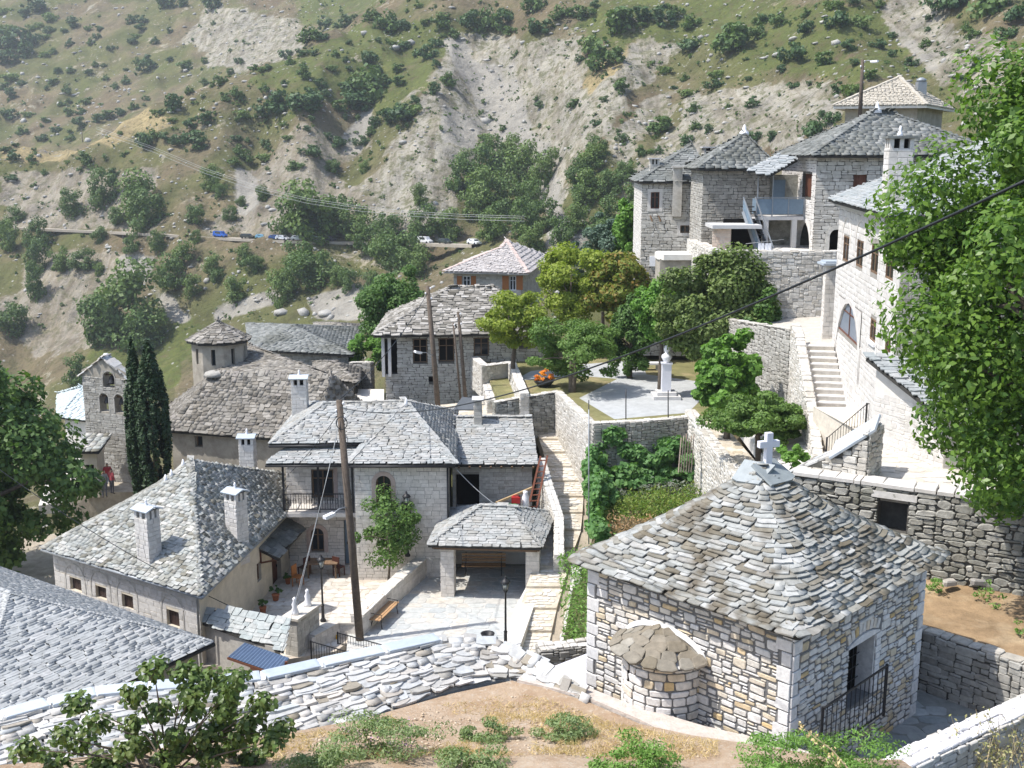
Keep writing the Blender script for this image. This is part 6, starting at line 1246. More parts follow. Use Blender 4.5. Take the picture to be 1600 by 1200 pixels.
twb, frs, F = simple_house('square_house', 'square brown stone house with pointed slate roof and white finial', tB, -9, -.85, [V3(14.0, 68.8, 1.15)], mMortarD, mS_grey, {0: ('rubble', (.36, .19), M('brown grey rubble', [(.23, .215, .185), (.30, .28, .245), (.34, .32, .28)], .9, (5, .25), None, (14, .7, .03)), .02, .03), 3: ('rubble', (.36, .19), mRubG, .02, .03)}, {}, .45, .26, seed=16)
m = MB(); m.lathe(V3(14.0, 68.8, 1.1), [(.3, 0), (.28, .15), (.12, .3), (.12, .4), (.03, .6)], 8); m.build('finial', mWhite, twb)
hC = [V3(16.65, 62, 0), V3(26, 61.2, 0), V3(26.5, 70, 0), V3(16.8, 70.5, 0)]; eL, eR_ = Fr(hC[3], hC[0], -5.35), Fr(hC[0], hC[1], -5.35)
w_a, a_b = rectpx(eL, 1255, 271, 1267.5, 309), rectpx(eL, 1251, 344, 1270, 404); _s = max(0, a_b[1] - eL.L + .5); a_b = (a_b[0] - _s, a_b[1] - _s, 0.02, a_b[3]); _s = max(0, w_a[1] - eL.L + .75); w_a = (w_a[0] - _s, w_a[1] - _s, w_a[2], w_a[3]); w_c = rectpx(eR_, 1334, 272, 1353, 302); a_d = rectpx(eR_, 1297, 358, 1317, 404); a_d = (a_d[0], a_d[1], .02, a_d[3])
uph, frs, F = simple_house('arched_house', 'large grey stone house with sunlit side wall coloured white and arched doorways on the upper terrace', hC, -5.35, -.1, [V3(20.6, 65.6, 2.25), V3(21.8, 65.8, 2.25)], mMortarD, mS_grey, {0: ('rubble', (.38, .2), mAshG, .018, .02), 3: ('rubble', (.38, .2), mAshW, .018, .02)}, {3: [('shutter', w_a, mWoodR, .2), ('opening', a_b, None, .8)], 0: [('shutter', w_c, mWoodR, .2), ('opening', a_d, None, .9)]}, .5, .26, seed=17, ridges=True)  # white stone on the left wall puts its sunlight into the colour
arch_ring(uph, eL, a_b, mAshW, .2, 'arch_surround', .04); arch_ring(uph, eR_, a_d, mAshG, .2, 'arch_surround', .04)
m = MB(); m.lathe(V3(20.9, 65.6, 2.25), [(.3, 0), (.25, .2), (.1, .35), (.1, .45), (.03, .65)], 8); m.build('finial', mWhite, uph)
wall_run('mud_infill', 'low block wall half closing the arched doorway of the grey stone house', [(16.95, 64.2, -5.3, -3.9), (16.95, 66.2, -5.3, -3.9)], .2, mMortarW, mAshC, (.35, .2), 'ashlar', (-1,), 'none', None, .015, .01, seed=86, cap=20, kind='block') if False else None
# balcony between square house and arched house
zb_ = V(1215, 338, Y=64.2).z; bc = thing('balcony', 'blue grey panelled balcony with concrete floor between the upper houses', 'balcony', V3(15.8, 64.5, zb_)); xa, xb = V(1181, 338, Y=64).x, 16.6
m = MB(); m.box(V3((xa + xb) / 2, 64.9, zb_ - .1), (xb - xa, 1.9, .2)); m.build('floor', mConc, bc); m = MB(); m.box(V3((xa + xb) / 2, 63.98, zb_ + .55), (xb - xa - .1, .03, .85)); m.box(V3(xa + .04, 64.6, zb_ + .55), (.03, 1.2, .85)); m.build_each('panel', mBluG, bc)
m = MB(); m.bar(V3(xa, 63.96, zb_ + 1.05), V3(xb, 63.96, zb_ + 1.05), .06)
for k in range(4): x = xa + (xb - xa) * k / 3; m.bar(V3(x, 63.96, zb_), V3(x, 63.96, zb_ + 1.05), .05)
m.build('railing', mGalv, bc); m = MB(); m.bar(V3(xa + .6, 64.1, -5.3), V3(xa + .6, 64.1, zb_ - .2), .28); m.bar(V3(xb - .5, 64.1, -5.3), V3(xb - .5, 64.1, zb_ - .2), .28); m.build_each('pillar', mConc, bc); m = MB(); m.bar(V3(xa + .05, 64.0, zb_), V3(xa + .05, 64.0, zb_ + 2.3), .06); m.bar(V3(xa + .9, 64.0, zb_), V3(xa + .9, 64.0, zb_ + 2.3), .05); m.build_each('post', mGalv, bc)
m = MB(); m.box(V3((xa + xb) / 2 + .35, 66, zb_ + 1.0), (.7, .08, 2.0)); m.build('door', mBluG, bc); m = MB(); m.box(V3(xa + .85, 65.9, zb_ + 1.2), (.25, .12, .5)); m.build_each('meter_box', mWhite, bc); m = MB(); m.box(V3((xa + xb) / 2, 66.2, zb_ - .9), (xb - xa + .4, .2, 6.4)); m.build('back_wall', mRubD, bc)
ca = [V(1167, 268, Y=63.6), V(1201, 275, Y=62.9), V(1246, 249, Y=64.5), V(1215, 243, Y=65.5)]; cn = thing('canopy', 'tilted slate canopy over the blue grey balcony', 'canopy', ca[0]); roof(cn, [ca], mS_white, .25, (.4, .8), .04, 60, 24)
ss = thing('metal_stairs', 'steep blue grey metal stair with side panels rising to the balcony', 'stairs', V(1192, 392, Y=62)); p0, p1 = V(1162, 308, Y=63.6), V(1190, 388, Y=62.2)
for k in range(12): m = MB(); p = p0.lerp(p1, k / 11); m.box(p + V3(.28, .25, -.55), (.75, .32, .05)); m.build('tread', mIron, ss)
m = MB(); m.bar(p0, p1, .06); m.bar(p0 + V3(.7, .2, 0), p1 + V3(.7, .2, 0), .06); m.bar(p0 - V3(0, 0, .8), p1 - V3(0, 0, .8), .07, .2); m.bar(p0 + V3(.7, .2, -.8), p1 + V3(.7, .2, -.8), .07, .2)
for k in range(7): q = p0.lerp(p1, k / 6); m.bar(q, q - V3(0, 0, .8), .04)
m.build('handrail', mGalv, ss); m = MB(); 
for k in range(3): m.bar(p0 - V3(0, 0, .2 + k * .2), p1 - V3(0, 0, .2 + k * .2), .03, .12)
m.build_each('side_panel', mBluG, ss)
sh_ = [V(1112, 402, Y=62.5), V(1142, 402, Y=62)]; zs_ = V(1140, 357, Y=62.3).z; sd = thing('lean_to', 'small flat roofed lean to with brick end beside the metal stair', 'shed', sh_[0]); stone_box('wall', sd, V3(sh_[0].x, 62.5, 0), V3(sh_[1].x, 62.3, 0), -6.6, zs_, 2.5, M('pale brick', [(.46, .36, .29), (.54, .44, .36), (.50, .42, .36)], .9, (6, .15), None, (18, .4, .01)), mMortarW, (.3, .15), 9, 40)
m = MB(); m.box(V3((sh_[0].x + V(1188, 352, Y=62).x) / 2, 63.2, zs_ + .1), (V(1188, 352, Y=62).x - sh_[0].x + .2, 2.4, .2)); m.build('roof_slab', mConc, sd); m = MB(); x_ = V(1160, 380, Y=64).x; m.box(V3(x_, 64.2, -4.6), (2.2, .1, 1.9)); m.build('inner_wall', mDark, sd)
cl_ = thing('laundry', 'white washing hanging on a line below the metal stair', 'laundry', V(1194, 397, Y=61))
m = MB(); m.tube([V(1165, 381, Y=61), V(1225, 374, Y=61.3)], .012, 4); m.build('line', mWire, cl_)
for px in (1185, 1190, 1196, 1201): m = MB(); p = V(px, 380, Y=61); m.add([p + V3(0, 0, 0), p + V3(.16, .02, 0), p + V3(.17, .0, -.62), p + V3(-.01, .04, -.6)], [(0, 1, 2, 3)]); m.build('cloth', mWhite, cl_)
rs = V(1064, 405, Y=67); rsh = thing('white_roofed_shed', 'small shed with rounded white roof slab below the tower house', 'shed', rs); w_ = V(1100, 405, Y=67).x - V(1030, 405, Y=67).x
m = MB(); m.box(V3(rs.x, 68.2, rs.z - 1.2), (w_ * .92, 2.2, 2.4)); m.build('wall', mPlastG, rsh); m = MB(); pts = [(rs.x - w_ / 2 + (.25 if k in (0, 1) else 0), 0) for k in range(2)]
m.prism([(rs.x - w_ / 2 + .3, 66.9), (rs.x + w_ / 2, 66.9), (rs.x + w_ / 2, 69.5), (rs.x - w_ / 2 + .3, 69.5), (rs.x - w_ / 2, 68.9), (rs.x - w_ / 2, 67.4)], rs.z - .05, rs.z + .28); m.build('roof_slab', mPlastW, rsh)
# tile roofed house at the top right
zD = V(1305, 166, Y=90).z; hD = [V3(25.2, 90, zD), V3(31.8, 88, zD), V3(37.5, 97, zD), V3(30, 100, zD)]; dw = inset([V3(p.x, p.y, 0) for p in hD], .8); dth, frs, wl = building('hilltop_house', 'house with beige tiled roof and steel flue at the top right', 'house', dw, -4, zD - .05, mPlastG, {}, {}, seed=18)
tD = V(1405, 122, Y=94); r_ = deck([[hD[i], hD[(i + 1) % 4], tD] for i in range(4)], .2).build('roof', mPlastW, dth); its = []
for i in range(4): its += slates_on([hD[i], hD[(i + 1) % 4], tD], .36, (.3, .31), .06, random.Random(3), 0, .04, 1.25)
pieces('roof_tile', 'slate', its, r_, mTileB, 150); pieces('ridge_tile', 'slate', caps_on(hD[1], tD, .3, .4, .09, rg, .06) + caps_on(hD[0], tD, .3, .4, .09, rg, .06), r_, mTileB, 40)
m = MB(); c_ = V(1438, 150, Y=93); m.box(c_ + V3(0, 0, .2), (.7, .7, 1.8)); m.lathe(c_ + V3(0, 0, 1.1), [(.3, 0), (.4, .05), (.4, .2), (.1, .35)], 10); m.build('flue', mGalv, dth)
# ------------------------------------------------------------------ plants
def leaf_cloud(P, Nrm, size, rs, asp=.5, fold=False):
    """one small four cornered leaf at every point"""
    n = len(P); d = rs.normal(size=(n, 3)); d -= (d * Nrm).sum(1, keepdims=True) * Nrm; d /= np.linalg.norm(d, axis=1, keepdims=True) + 1e-9; e = np.cross(Nrm, d)
    s = size * rs.uniform(.65, 1.35, (n, 1)); a = P - d * s * .5; b = P + e * s * asp * .5; c = P + d * s * .5 - Nrm * s * .12; f = P - e * s * asp * .5
    return np.stack([a, b, c, f], 1).reshape(-1, 3), np.arange(4 * n).reshape(-1, 4)
def crown_pts(n, c, r, rs, nclu=40, cr=.3, flat=0.0, hollow=.55, shape=None):
    c, r = np.array(c, float), np.array(r, float); u = rs.normal(size=(nclu, 3)); u /= np.linalg.norm(u, axis=1, keepdims=True); rad = rs.uniform(hollow, 1, (nclu, 1)) ** .7; rad[:max(1, nclu // 8)] *= 1.18; lump = 1 + .16 * np.sin(u[:, :1] * 3.1 + rs.uniform(0, 6)) * np.sin(u[:, 1:2] * 2.7 + rs.uniform(0, 6)) + .12 * np.sin(u[:, 2:] * 4 + rs.uniform(0, 6)); cc = u * rad * lump
    if flat: cc[:, 2] = np.maximum(cc[:, 2], -flat)
    if shape: cc = shape(cc, rs)
    k = rs.randint(0, nclu, n); g = rs.normal(size=(n, 3)); g /= np.linalg.norm(g, axis=1, keepdims=True); sz = (cr * rs.uniform(.6, 1.35, nclu))[k][:, None]; off = g * sz * rs.uniform(.25, 1, (n, 1)) ** .5; off[:, 2] *= .75
    p = cc[k] + off; out = g * .8 + cc[k] * .3 + np.array([0, 0, .45]) + rs.normal(size=(n, 3)) * .55; out /= np.linalg.norm(out, axis=1, keepdims=True)
    return c + p * r, out, c + cc * r
def leaf_mesh(name, n, c, r, size, seed, mat, asp=.5, **kw):
    rs = np.random.RandomState(seed); p, nn, cc = crown_pts(n, c, r, rs, **kw); v, f = leaf_cloud(p, nn, size, rs, asp); return np_mesh(name, v, {4: f}, mat), cc
def tree(name, label, base, hgt, r, n, size, mat, seed, group=None, cz=None, trunk=.14, lean=(0, 0), bark=None, asp=.5, stems=1, limbs=9, **kw):
    b = Vector(base); T = thing(name, label, 'tree', b, group); cz = cz or hgt - r[2]; c = b + V3(lean[0], lean[1], cz); me, cc = leaf_mesh('crown', n, c - b, r, size, seed, mat, asp, **kw)
    o = bpy.data.objects.new('crown', me); link(o, T); rg = random.Random(seed); mb = MB()
    for s in range(stems):
        x0 = b + V3(rg.uniform(-.15, .15), rg.uniform(-.15, .15), 0) * (stems > 1); mid = x0.lerp(c, .5) + V3(rg.uniform(-.15, .15), rg.uniform(-.15, .15), 0); mb.tube([x0 - V3(0, 0, .4), x0.lerp(mid, .5), mid, c + V3(0, 0, r[2] * .4)], [trunk * 1.3, trunk, trunk * .8, trunk * .25], 8)
    for k in range(limbs):
        q = Vector(cc[rg.randrange(len(cc))]) + b; a = b.lerp(c, rg.uniform(.55, .95)); m = a.lerp(q, .5) + V3(0, 0, r[2] * .08); mb.tube([a, m, q], [trunk * .45, trunk * .3, trunk * .1], 5, False)
    mb.build('trunk', bark or mBark, T); return T
mBark = M('grey brown bark', [(.10, .08, .06), (.14, .115, .09)], .95, (6, .35), None, (14, .9, .03))
G = lambda n, *c: Mleaf(n, list(c))
mShrub = [Mleaf('dark hill shrub', [(.018, .040, .014), (.030, .060, .020), (.045, .080, .026), (.024, .050, .020)], .2), Mleaf('mid hill shrub', [(.030, .055, .016), (.050, .085, .022), (.068, .105, .030), (.038, .07, .022)], .25), Mleaf('light hill shrub', [(.055, .08, .020), (.085, .125, .032), (.065, .10, .03)], .25)]
shr = [(115,38,20),(80,30,22),(55,14,30),(10,18,22),(10,50,22),(40,25,16),(50,45,18),(63,40,14),(75,50,18),(70,58,16),(100,50,12),(30,70,45),(12,72,30),(12,95,30),(40,88,22),(67,86,20),(85,82,12),(108,71,14),(141,68,12),(173,77,13),(153,60,12),(137,46,10),(155,47,14),(205,35,16),(224,34,16),(212,57,14),(222,45,20),(240,67,12),(205,66,12),(265,51,10),(285,9,16),(260,8,30),(335,12,22),(320,3,20),(335,38,9),(373,97,16),(398,108,12),(320,98,12),(265,95,12),(290,105,22),(297,108,12),(230,108,25),(231,99,15),(214,99,14),(150,102,10),(162,104,8),(90,113,14),(112,111,14),(85,130,18),(15,123,22),(33,132,14),(8,138,14),(18,150,16),(105,145,16),(75,139,12),(140,115,14),(164,124,14),(196,130,12),(197,110,10),(180,138,12),(228,155,10),(134,163,18),(108,160,10),(96,164,10),(110,180,14),(127,176,20),(47,180,16),(15,184,25),(70,189,15),(33,208,18),(68,218,18),(88,206,16),(112,208,14),
(150,188,20),(170,182,22),(187,178,18),(210,170,14),(125,195,22),(266,172,26),(240,176,12),(253,177,14),(267,188,15),(300,197,25),(325,190,25),(312,225,35),(260,217,20),(238,215,18),(225,225,35),(280,225,25),(190,210,10),(112,218,14),(135,252,28),(107,255,10),(12,235,18),(26,227,12),(20,248,16),(47,252,16),(20,280,20),(70,271,14),(52,234,8),(178,274,22),(188,208,8),(127,267,10),(350,155,16),(368,147,22),(372,219,16),(387,222,10),(372,237,20),(365,255,18),(385,250,20),(360,115,14),(385,180,30),(372,188,12),(348,130,15),(320,130,15),(330,135,12),(318,152,8),(377,157,10),(295,145,12),
(447,88,24),(452,100,16),(470,85,18),(483,60,40),(505,60,20),(510,43,22),(527,42,16),(542,38,22),(490,85,14),(475,105,14),(405,110,16),(420,108,14),(445,130,14),(415,143,15),(475,120,20),(500,135,18),(485,160,40),(510,150,15),(475,170,40),(440,170,45),(415,178,30),(545,68,12),(540,90,8),(538,95,10),(525,88,14),(544,108,12),(520,108,14),(575,122,35),(575,95,22),(590,112,18),(580,30,30),(605,45,35),(630,45,22),(610,42,20),(632,37,12),(612,68,14),(592,65,10),(635,73,18),(680,70,24),(690,57,12),(710,57,16),(664,37,16),(690,38,30),(700,28,14),(655,10,14),(637,18,8),(735,40,35),(765,45,45),(790,30,40),(800,50,20),(670,88,30),(650,87,10),(680,102,16),(625,130,25),(600,130,25),(625,110,20),(575,150,60),(545,145,35),(530,170,30),(560,165,40),(700,130,24),(675,145,22),(605,178,26),(625,185,50),(650,160,18),(640,175,30),(585,198,20),(565,225,22),(580,210,15),(540,185,10),(560,186,12),(528,228,22),(514,216,13),(480,203,13),(488,187,12),(450,216,14),(415,226,16),(422,233,14),(415,248,22),(440,195,10),(752,140,8),(755,215,18),(785,202,14),(488,240,35),(465,262,25),(520,262,20),
(845,48,40),(880,25,30),(835,13,30),(915,25,25),(930,10,16),(930,75,40),(945,100,50),(905,95,15),(957,90,12),(968,140,26),(970,45,45),(990,30,50),(1000,40,20),(1035,35,35),(1055,25,25),(1075,75,35),(1145,70,60),(1145,50,30),(1080,40,25),(1040,112,18),(1071,125,14),(1055,138,12),(1077,146,26),(1117,135,25),(1120,120,22),(1085,172,20),(1035,200,38),(1087,200,18),(1105,207,16),(1075,223,24),(1000,240,16),(1015,238,16),(1030,238,14),(970,220,16),(965,205,8),(932,195,16),(895,165,18),(840,155,12),(845,167,14),(845,198,10),(943,158,12),(1165,93,10),(1168,125,10),(1175,165,22),(1140,167,12),(1200,30,25),(1183,58,24),(1185,35,20),(1215,37,26),(1260,50,25),(1262,25,16),(1240,90,38),(1310,38,35),(1345,38,30),(1290,98,30),(1335,100,16),(1325,75,25),(1373,72,25),(1395,58,16),(1420,100,22),(1393,88,14),(1360,120,22),(1222,110,14),(1240,135,18),(1265,132,10),(1280,135,10),(1310,145,22),(1330,145,30),(1285,180,14),(1300,190,22),(1270,210,40),(1205,218,20),(1180,220,24),(1445,72,18),(1455,30,14),(1450,48,12),(1510,46,18),(1520,57,20),(1500,82,12),(1525,100,20),(1505,125,14),(1300,10,30),(1335,5,20),(1375,8,18),(1480,10,60),(1540,15,60),(1590,30,40),(1570,55,30)]
big_ = [(57,465,28),(62,425,32),(58,385,30),(110,335,34),(25,345,25),(5,370,24),(15,395,28),(130,420,36),(153,378,24),(155,430,16),(95,425,28),(205,395,25),(185,350,28),(230,355,55),(215,330,55),(165,320,45),(245,390,26),(270,450,44),(285,415,36),(305,378,16),(310,350,25),(333,430,28),(340,442,20),(360,345,20),(378,322,16),(345,308,18),(330,300,34),(380,410,24),(300,460,28),(370,470,32),(390,425,22),
(200,520,80),(150,495,30),(165,535,55),(225,545,50),(245,530,30),(20,520,40),(120,600,30),(490,372,80),(460,368,55),(530,365,50),(560,378,50),(610,372,36),(655,320,26),(520,270,20),(445,455,34),(490,455,62),(470,430,52),(530,445,28),(545,452,28),(620,425,60),(650,432,42),(600,412,42),(580,395,42),(440,475,44),(580,460,28),(405,420,18),(410,315,20),(570,270,16),(700,372,42),(660,368,42),(765,378,42),
(730,300,50),(760,280,55),(790,262,45),(820,300,55),(760,322,55),(800,332,55),(835,332,38),(850,292,42),(745,342,50),(820,368,46),(780,362,40),(725,262,26),(920,272,42),(935,252,32),(900,292,36),(925,312,44),(960,302,38),(990,332,38),(960,352,44),(910,322,34),(980,282,28),(850,355,40),(880,385,40),(905,360,36),(940,380,40),(985,380,40),(830,395,40),(1000,350,30)]
sh_meshes = []
for k in range(9):
    m_ = mShrub[0 if k < 5 else 1 if k < 8 else 2]; me, _ = leaf_mesh('hill_shrub', 620, (0, 0, .30), (.44, .44, .42 if k % 2 else .34), .12, 300 + k, m_, .75, nclu=12, cr=.5, flat=.5, hollow=.2); sh_meshes.append(me)
tr_meshes = []
for k in range(6):
    m_ = mShrub[1 if k < 4 else 2]; me, _ = leaf_mesh('hillside_tree', 2800, (0, 0, .42), (.42, .42, .46), .06, 340 + k, m_, .75, nclu=22, cr=.44, flat=.8, hollow=.25); tr_meshes.append(me)
rg = random.Random(77); ns_, nt_ = 0, 0; extra = []
for (px, py, wd) in shr:
    p = on_hill(px + rg.uniform(-2, 2), py + wd * .12)
    if p is None: continue
    s = wd * p.y / F_PX * rg.uniform(1.05, 1.3); k = rg.randrange(9)
    if ns_ >= 296: extra.append((p, s, k)); continue
    o = bpy.data.objects.new('hill_shrub', sh_meshes[k]); COL.objects.link(o); o.location = p - V3(0, 0, s * .06); o.scale = (s * rg.uniform(.9, 1.1), s * rg.uniform(.9, 1.1), s * rg.uniform(.75, 1.15)); o.rotation_euler = (0, 0, rg.uniform(0, 6.3)); ns_ += 1
    far_ = p.y > 430; zone = ('on the farther slope at the upper left' if far_ else 'on the spur left of the scree' if px < 720 else 'around the head of the pale scree' if px < 1000 else 'on the right hand slope above the upper houses'); sz = 'large' if wd >= 28 else 'medium sized' if wd >= 16 else 'small'
    setp(o, '%s rounded green shrub %s' % (sz, zone), 'shrub', '%s shrubs %s' % (sz, zone))
for (px, py, wd) in big_:
    p = on_hill(px + rg.uniform(-2, 2), py)
    if p is None: continue
    s = wd * p.y / F_PX * (1.5 if px < 260 and py > 480 else 1.25); o = bpy.data.objects.new('hillside_tree', tr_meshes[rg.randrange(6)]); COL.objects.link(o); o.location = p - V3(0, 0, s * .08); o.scale = (s, s, s * (rg.uniform(1.5, 1.9) if px < 70 and 380 < py < 470 else rg.uniform(.95, 1.25))); o.rotation_euler = (0, 0, rg.uniform(0, 6.3))
    zone = ('in the gully at the foot of the pale scree' if px > 715 and py < 372 else 'on the bank just above the valley road' if py < 372 and px <= 715 else 'on the slope below the valley road' if px < 700 else 'beyond the tile roofed house'); sz = 'big' if wd >= 42 else 'middling' if wd >= 28 else 'small'
    setp(o, '%s bushy broadleaf tree %s' % (sz, zone), 'tree', '%s broadleaf trees %s' % (sz, zone))
# the uncountable scrub and tufts between them, and loose pale rocks
def scatter(n, seed, y0, y1, fn):
    rs = np.random.RandomState(seed); px = rs.uniform(-20, 1620, n); py = rs.uniform(y0, y1, n); out = []
    for a, b in zip(px, py):
        if fn(a, b, rs):
            p = on_hill(a, b)
            if p is not None: out.append(p)
    return out
def joined(name, meshes, items, seed, kind='stuff'):
    rg = random.Random(seed); vs = []; n = 0; F_ = []; mats = {}
    for p, s in items:
        v, f = meshes[rg.randrange(len(meshes))]; a = rg.uniform(0, 6.3); c, q = math.cos(a), math.sin(a); w_ = v * s; w_ = np.stack([w_[:, 0] * c - w_[:, 1] * q, w_[:, 0] * q + w_[:, 1] * c, w_[:, 2]], 1); vs.append(w_ + np.array(p)); F_.append(f + n); n += len(v)
    return np.concatenate(vs), np.concatenate(F_)
def tuft_proto(n, seed, r=(.5, .5, .35), size=.3):
    rs = np.random.RandomState(seed); p, nn, _ = crown_pts(n, (0, 0, .25), r, rs, nclu=6, cr=.4, flat=.4, hollow=.2); return leaf_cloud(p, nn, size, rs, .7)
dens = lambda a, b, rs: (fbm(np.array([a / 90.]), np.array([b / 60.]), 3)[0] > (-.12 if b < 230 else .0)) or rs.rand() < .18
protos = [tuft_proto(36, s) for s in range(6)]
pts = scatter(1700, 5, -10, 520, dens); rs = np.random.RandomState(9); v, f = joined('scrub', protos, [(p, s) for p, s in zip(pts, rs.uniform(.6, 2.1, len(pts)) * np.array([min(p.y / 280, 1.6) for p in pts]))] + [(p, s) for p, s, k in extra], 3)
o = bpy.data.objects.new('hillside_scrub', np_mesh('hillside_scrub', v, {4: f}, mShrub[1])); COL.objects.link(o); o['kind'] = 'stuff'
pts = scatter(2400, 6, -10, 500, lambda a, b, rs: fbm(np.array([a / 50.]), np.array([b / 40.]), 3)[0] > .1 or rs.rand() < .35); v, f = joined('tufts', protos, [(p, s) for p, s in zip(pts, rs.uniform(.35, 1.0, len(pts)) * np.array([min(p.y / 280, 1.5) for p in pts]))], 4)
o = bpy.data.objects.new('hillside_tufts', np_mesh('hillside_tufts', v, {4: f}, mShrub[0])); COL.objects.link(o); o['kind'] = 'stuff'
pts = scatter(1500, 16, 60, 340, lambda a, b, rs: 620 < a < 1330); v, f = joined('tufts', protos, [(p, s) for p, s in zip(pts, rs.uniform(.3, .95, len(pts)))], 4)
o = bpy.data.objects.new('scree_tufts', np_mesh('scree_tufts', v, {4: f}, mShrub[2])); COL.objects.link(o); o['kind'] = 'stuff'
def rock_proto(seed):
    rs = np.random.RandomState(seed); t = (1 + 5 ** .5) / 2; v = np.array([(-1, t, 0), (1, t, 0), (-1, -t, 0), (1, -t, 0), (0, -1, t), (0, 1, t), (0, -1, -t), (0, 1, -t), (t, 0, -1), (t, 0, 1), (-t, 0, -1), (-t, 0, 1)]) / 1.9
    v = v * rs.uniform(.65, 1.25, (12, 1)) * rs.uniform(.6, 1.3, 3) * .5; v[:, 2] *= .7
    return v, np.array([(0, 11, 5), (0, 5, 1), (0, 1, 7), (0, 7, 10), (0, 10, 11), (1, 5, 9), (5, 11, 4), (11, 10, 2), (10, 7, 6), (7, 1, 8), (3, 9, 4), (3, 4, 2), (3, 2, 6), (3, 6, 8), (3, 8, 9), (4, 9, 5), (2, 4, 11), (6, 2, 10), (8, 6, 7), (9, 8, 1)])
rocks = [rock_proto(s) for s in range(8)]
mRock = M('pale limestone rock', [(.30, .29, .27), (.40, .39, .36), (.34, .33, .31)], .9, (1.2, .3), None, (3, .9, .15))
pts = scatter(3600, 8, -10, 500, lambda a, b, rs: (a < 480 and b < 230 and rs.rand() < .75) or fbm(np.array([a / 70.]), np.array([b / 45.]), 4)[0] > .02 or rs.rand() < .2); v, f = joined('rocks', rocks, [(p, s) for p, s in zip(pts, (np.abs(rs.normal(.5, .55, len(pts))) + .3) * np.array([1.7 if p.y > 430 else 1.0 for p in pts]))], 6)
o = bpy.data.objects.new('hillside_rocks', np_mesh('hillside_rocks', v, {3: f}, mRock)); COL.objects.link(o); o['kind'] = 'stuff'
for (px, py, wd) in ((643, 68, 20), (617, 75, 18), (1307, 68, 20), (1286, 35, 16), (760, 190, 22), (570, 52, 14), (1215, 85, 16), (630, 222, 14), (510, 490, 30), (475, 490, 26), (440, 488, 28), (1095, 60, 14), (1240, 60, 14)):
    p = on_hill(px, py)
    if p is None: continue
    s = wd * p.y / F_PX; v, f = rocks[(px + py) % 8]; me = np_mesh('boulder', v * s, {3: f}, mRock); o = bpy.data.objects.new('boulder', me); COL.objects.link(o); o.location = p; zb2 = 'above the church roofs by the gravel slope' if py > 400 else 'high on the hillside among shrubs' if px > 700 else 'on the spur near its crest'; setp(o, 'large pale limestone boulder ' + zb2, 'boulder', 'boulders ' + zb2)
# ------------------------------------------------------------------ trees in the village
mL_bright = Mleaf('bright green leaf', [(.045, .10, .018), (.075, .15, .028), (.10, .19, .035), (.06, .12, .02)], .35)
mL_walnut = Mleaf('walnut leaf', [(.035, .075, .012), (.062, .115, .018), (.09, .15, .024), (.045, .088, .015)], .38, .4)
mL_dark = Mleaf('dark leaf', [(.03, .065, .017), (.046, .09, .022), (.065, .115, .028)], .32)
mL_plane = Mleaf('plane leaf', [(.025, .053, .015), (.044, .081, .022), (.068, .115, .03), (.035, .065, .018)], .32)
mL_small = Mleaf('small courtyard leaf', [(.035, .07, .018), (.06, .11, .028), (.085, .14, .035)], .3)
mL_yel = Mleaf('yellow green leaf', [(.09, .125, .018), (.13, .17, .022), (.16, .19, .03), (.10, .14, .02)], .38)
mL_or = Mleaf('yellowing chestnut leaf', [(.09, .12, .02), (.12, .13, .022), (.15, .12, .028), (.075, .12, .02), (.17, .105, .028)], .35)
mL_olive = Mleaf('olive green leaf', [(.065, .10, .025), (.09, .13, .035), (.13, .165, .06), (.06, .095, .022), (.16, .18, .08)], .36)
mL_loc = Mleaf('feathery leaf', [(.045, .085, .02), (.07, .12, .028), (.09, .145, .035)], .35)
mL_con = Mleaf('blue green needle', [(.035, .06, .04), (.05, .08, .055), (.065, .10, .07)], .15)
mL_cyp = Mleaf('cypress foliage', [(.010, .022, .010), (.016, .034, .013), (.024, .045, .016)], .1)
mL_fig = Mleaf('broad cherry leaf', [(.035, .06, .016), (.055, .09, .022), (.08, .12, .03), (.045, .07, .02), (.09, .11, .03)], .3, .4)
wt = V3(16.3, 27.5, -13.5); tree('walnut_tree', 'big bright green walnut tree overhanging the right edge of the view', wt, 16.0, (4.0, 4.0, 6.0), 76000, .19, mL_walnut, 501, trunk=.3, cz=10.3, nclu=130, cr=.25, limbs=16, hollow=.45, lean=(-2.75, .3), asp=.55)
pt = V(-15, 905, z=-21); tree('plane_tree', 'large dark green plane tree at the left edge beyond the long house', V3(-25.9, 53, -21), 12.6, (4.2, 4.0, 5.6), 26000, .32, mL_plane, 502, trunk=.3, cz=6.2, nclu=90, cr=.26, limbs=8, asp=.65)
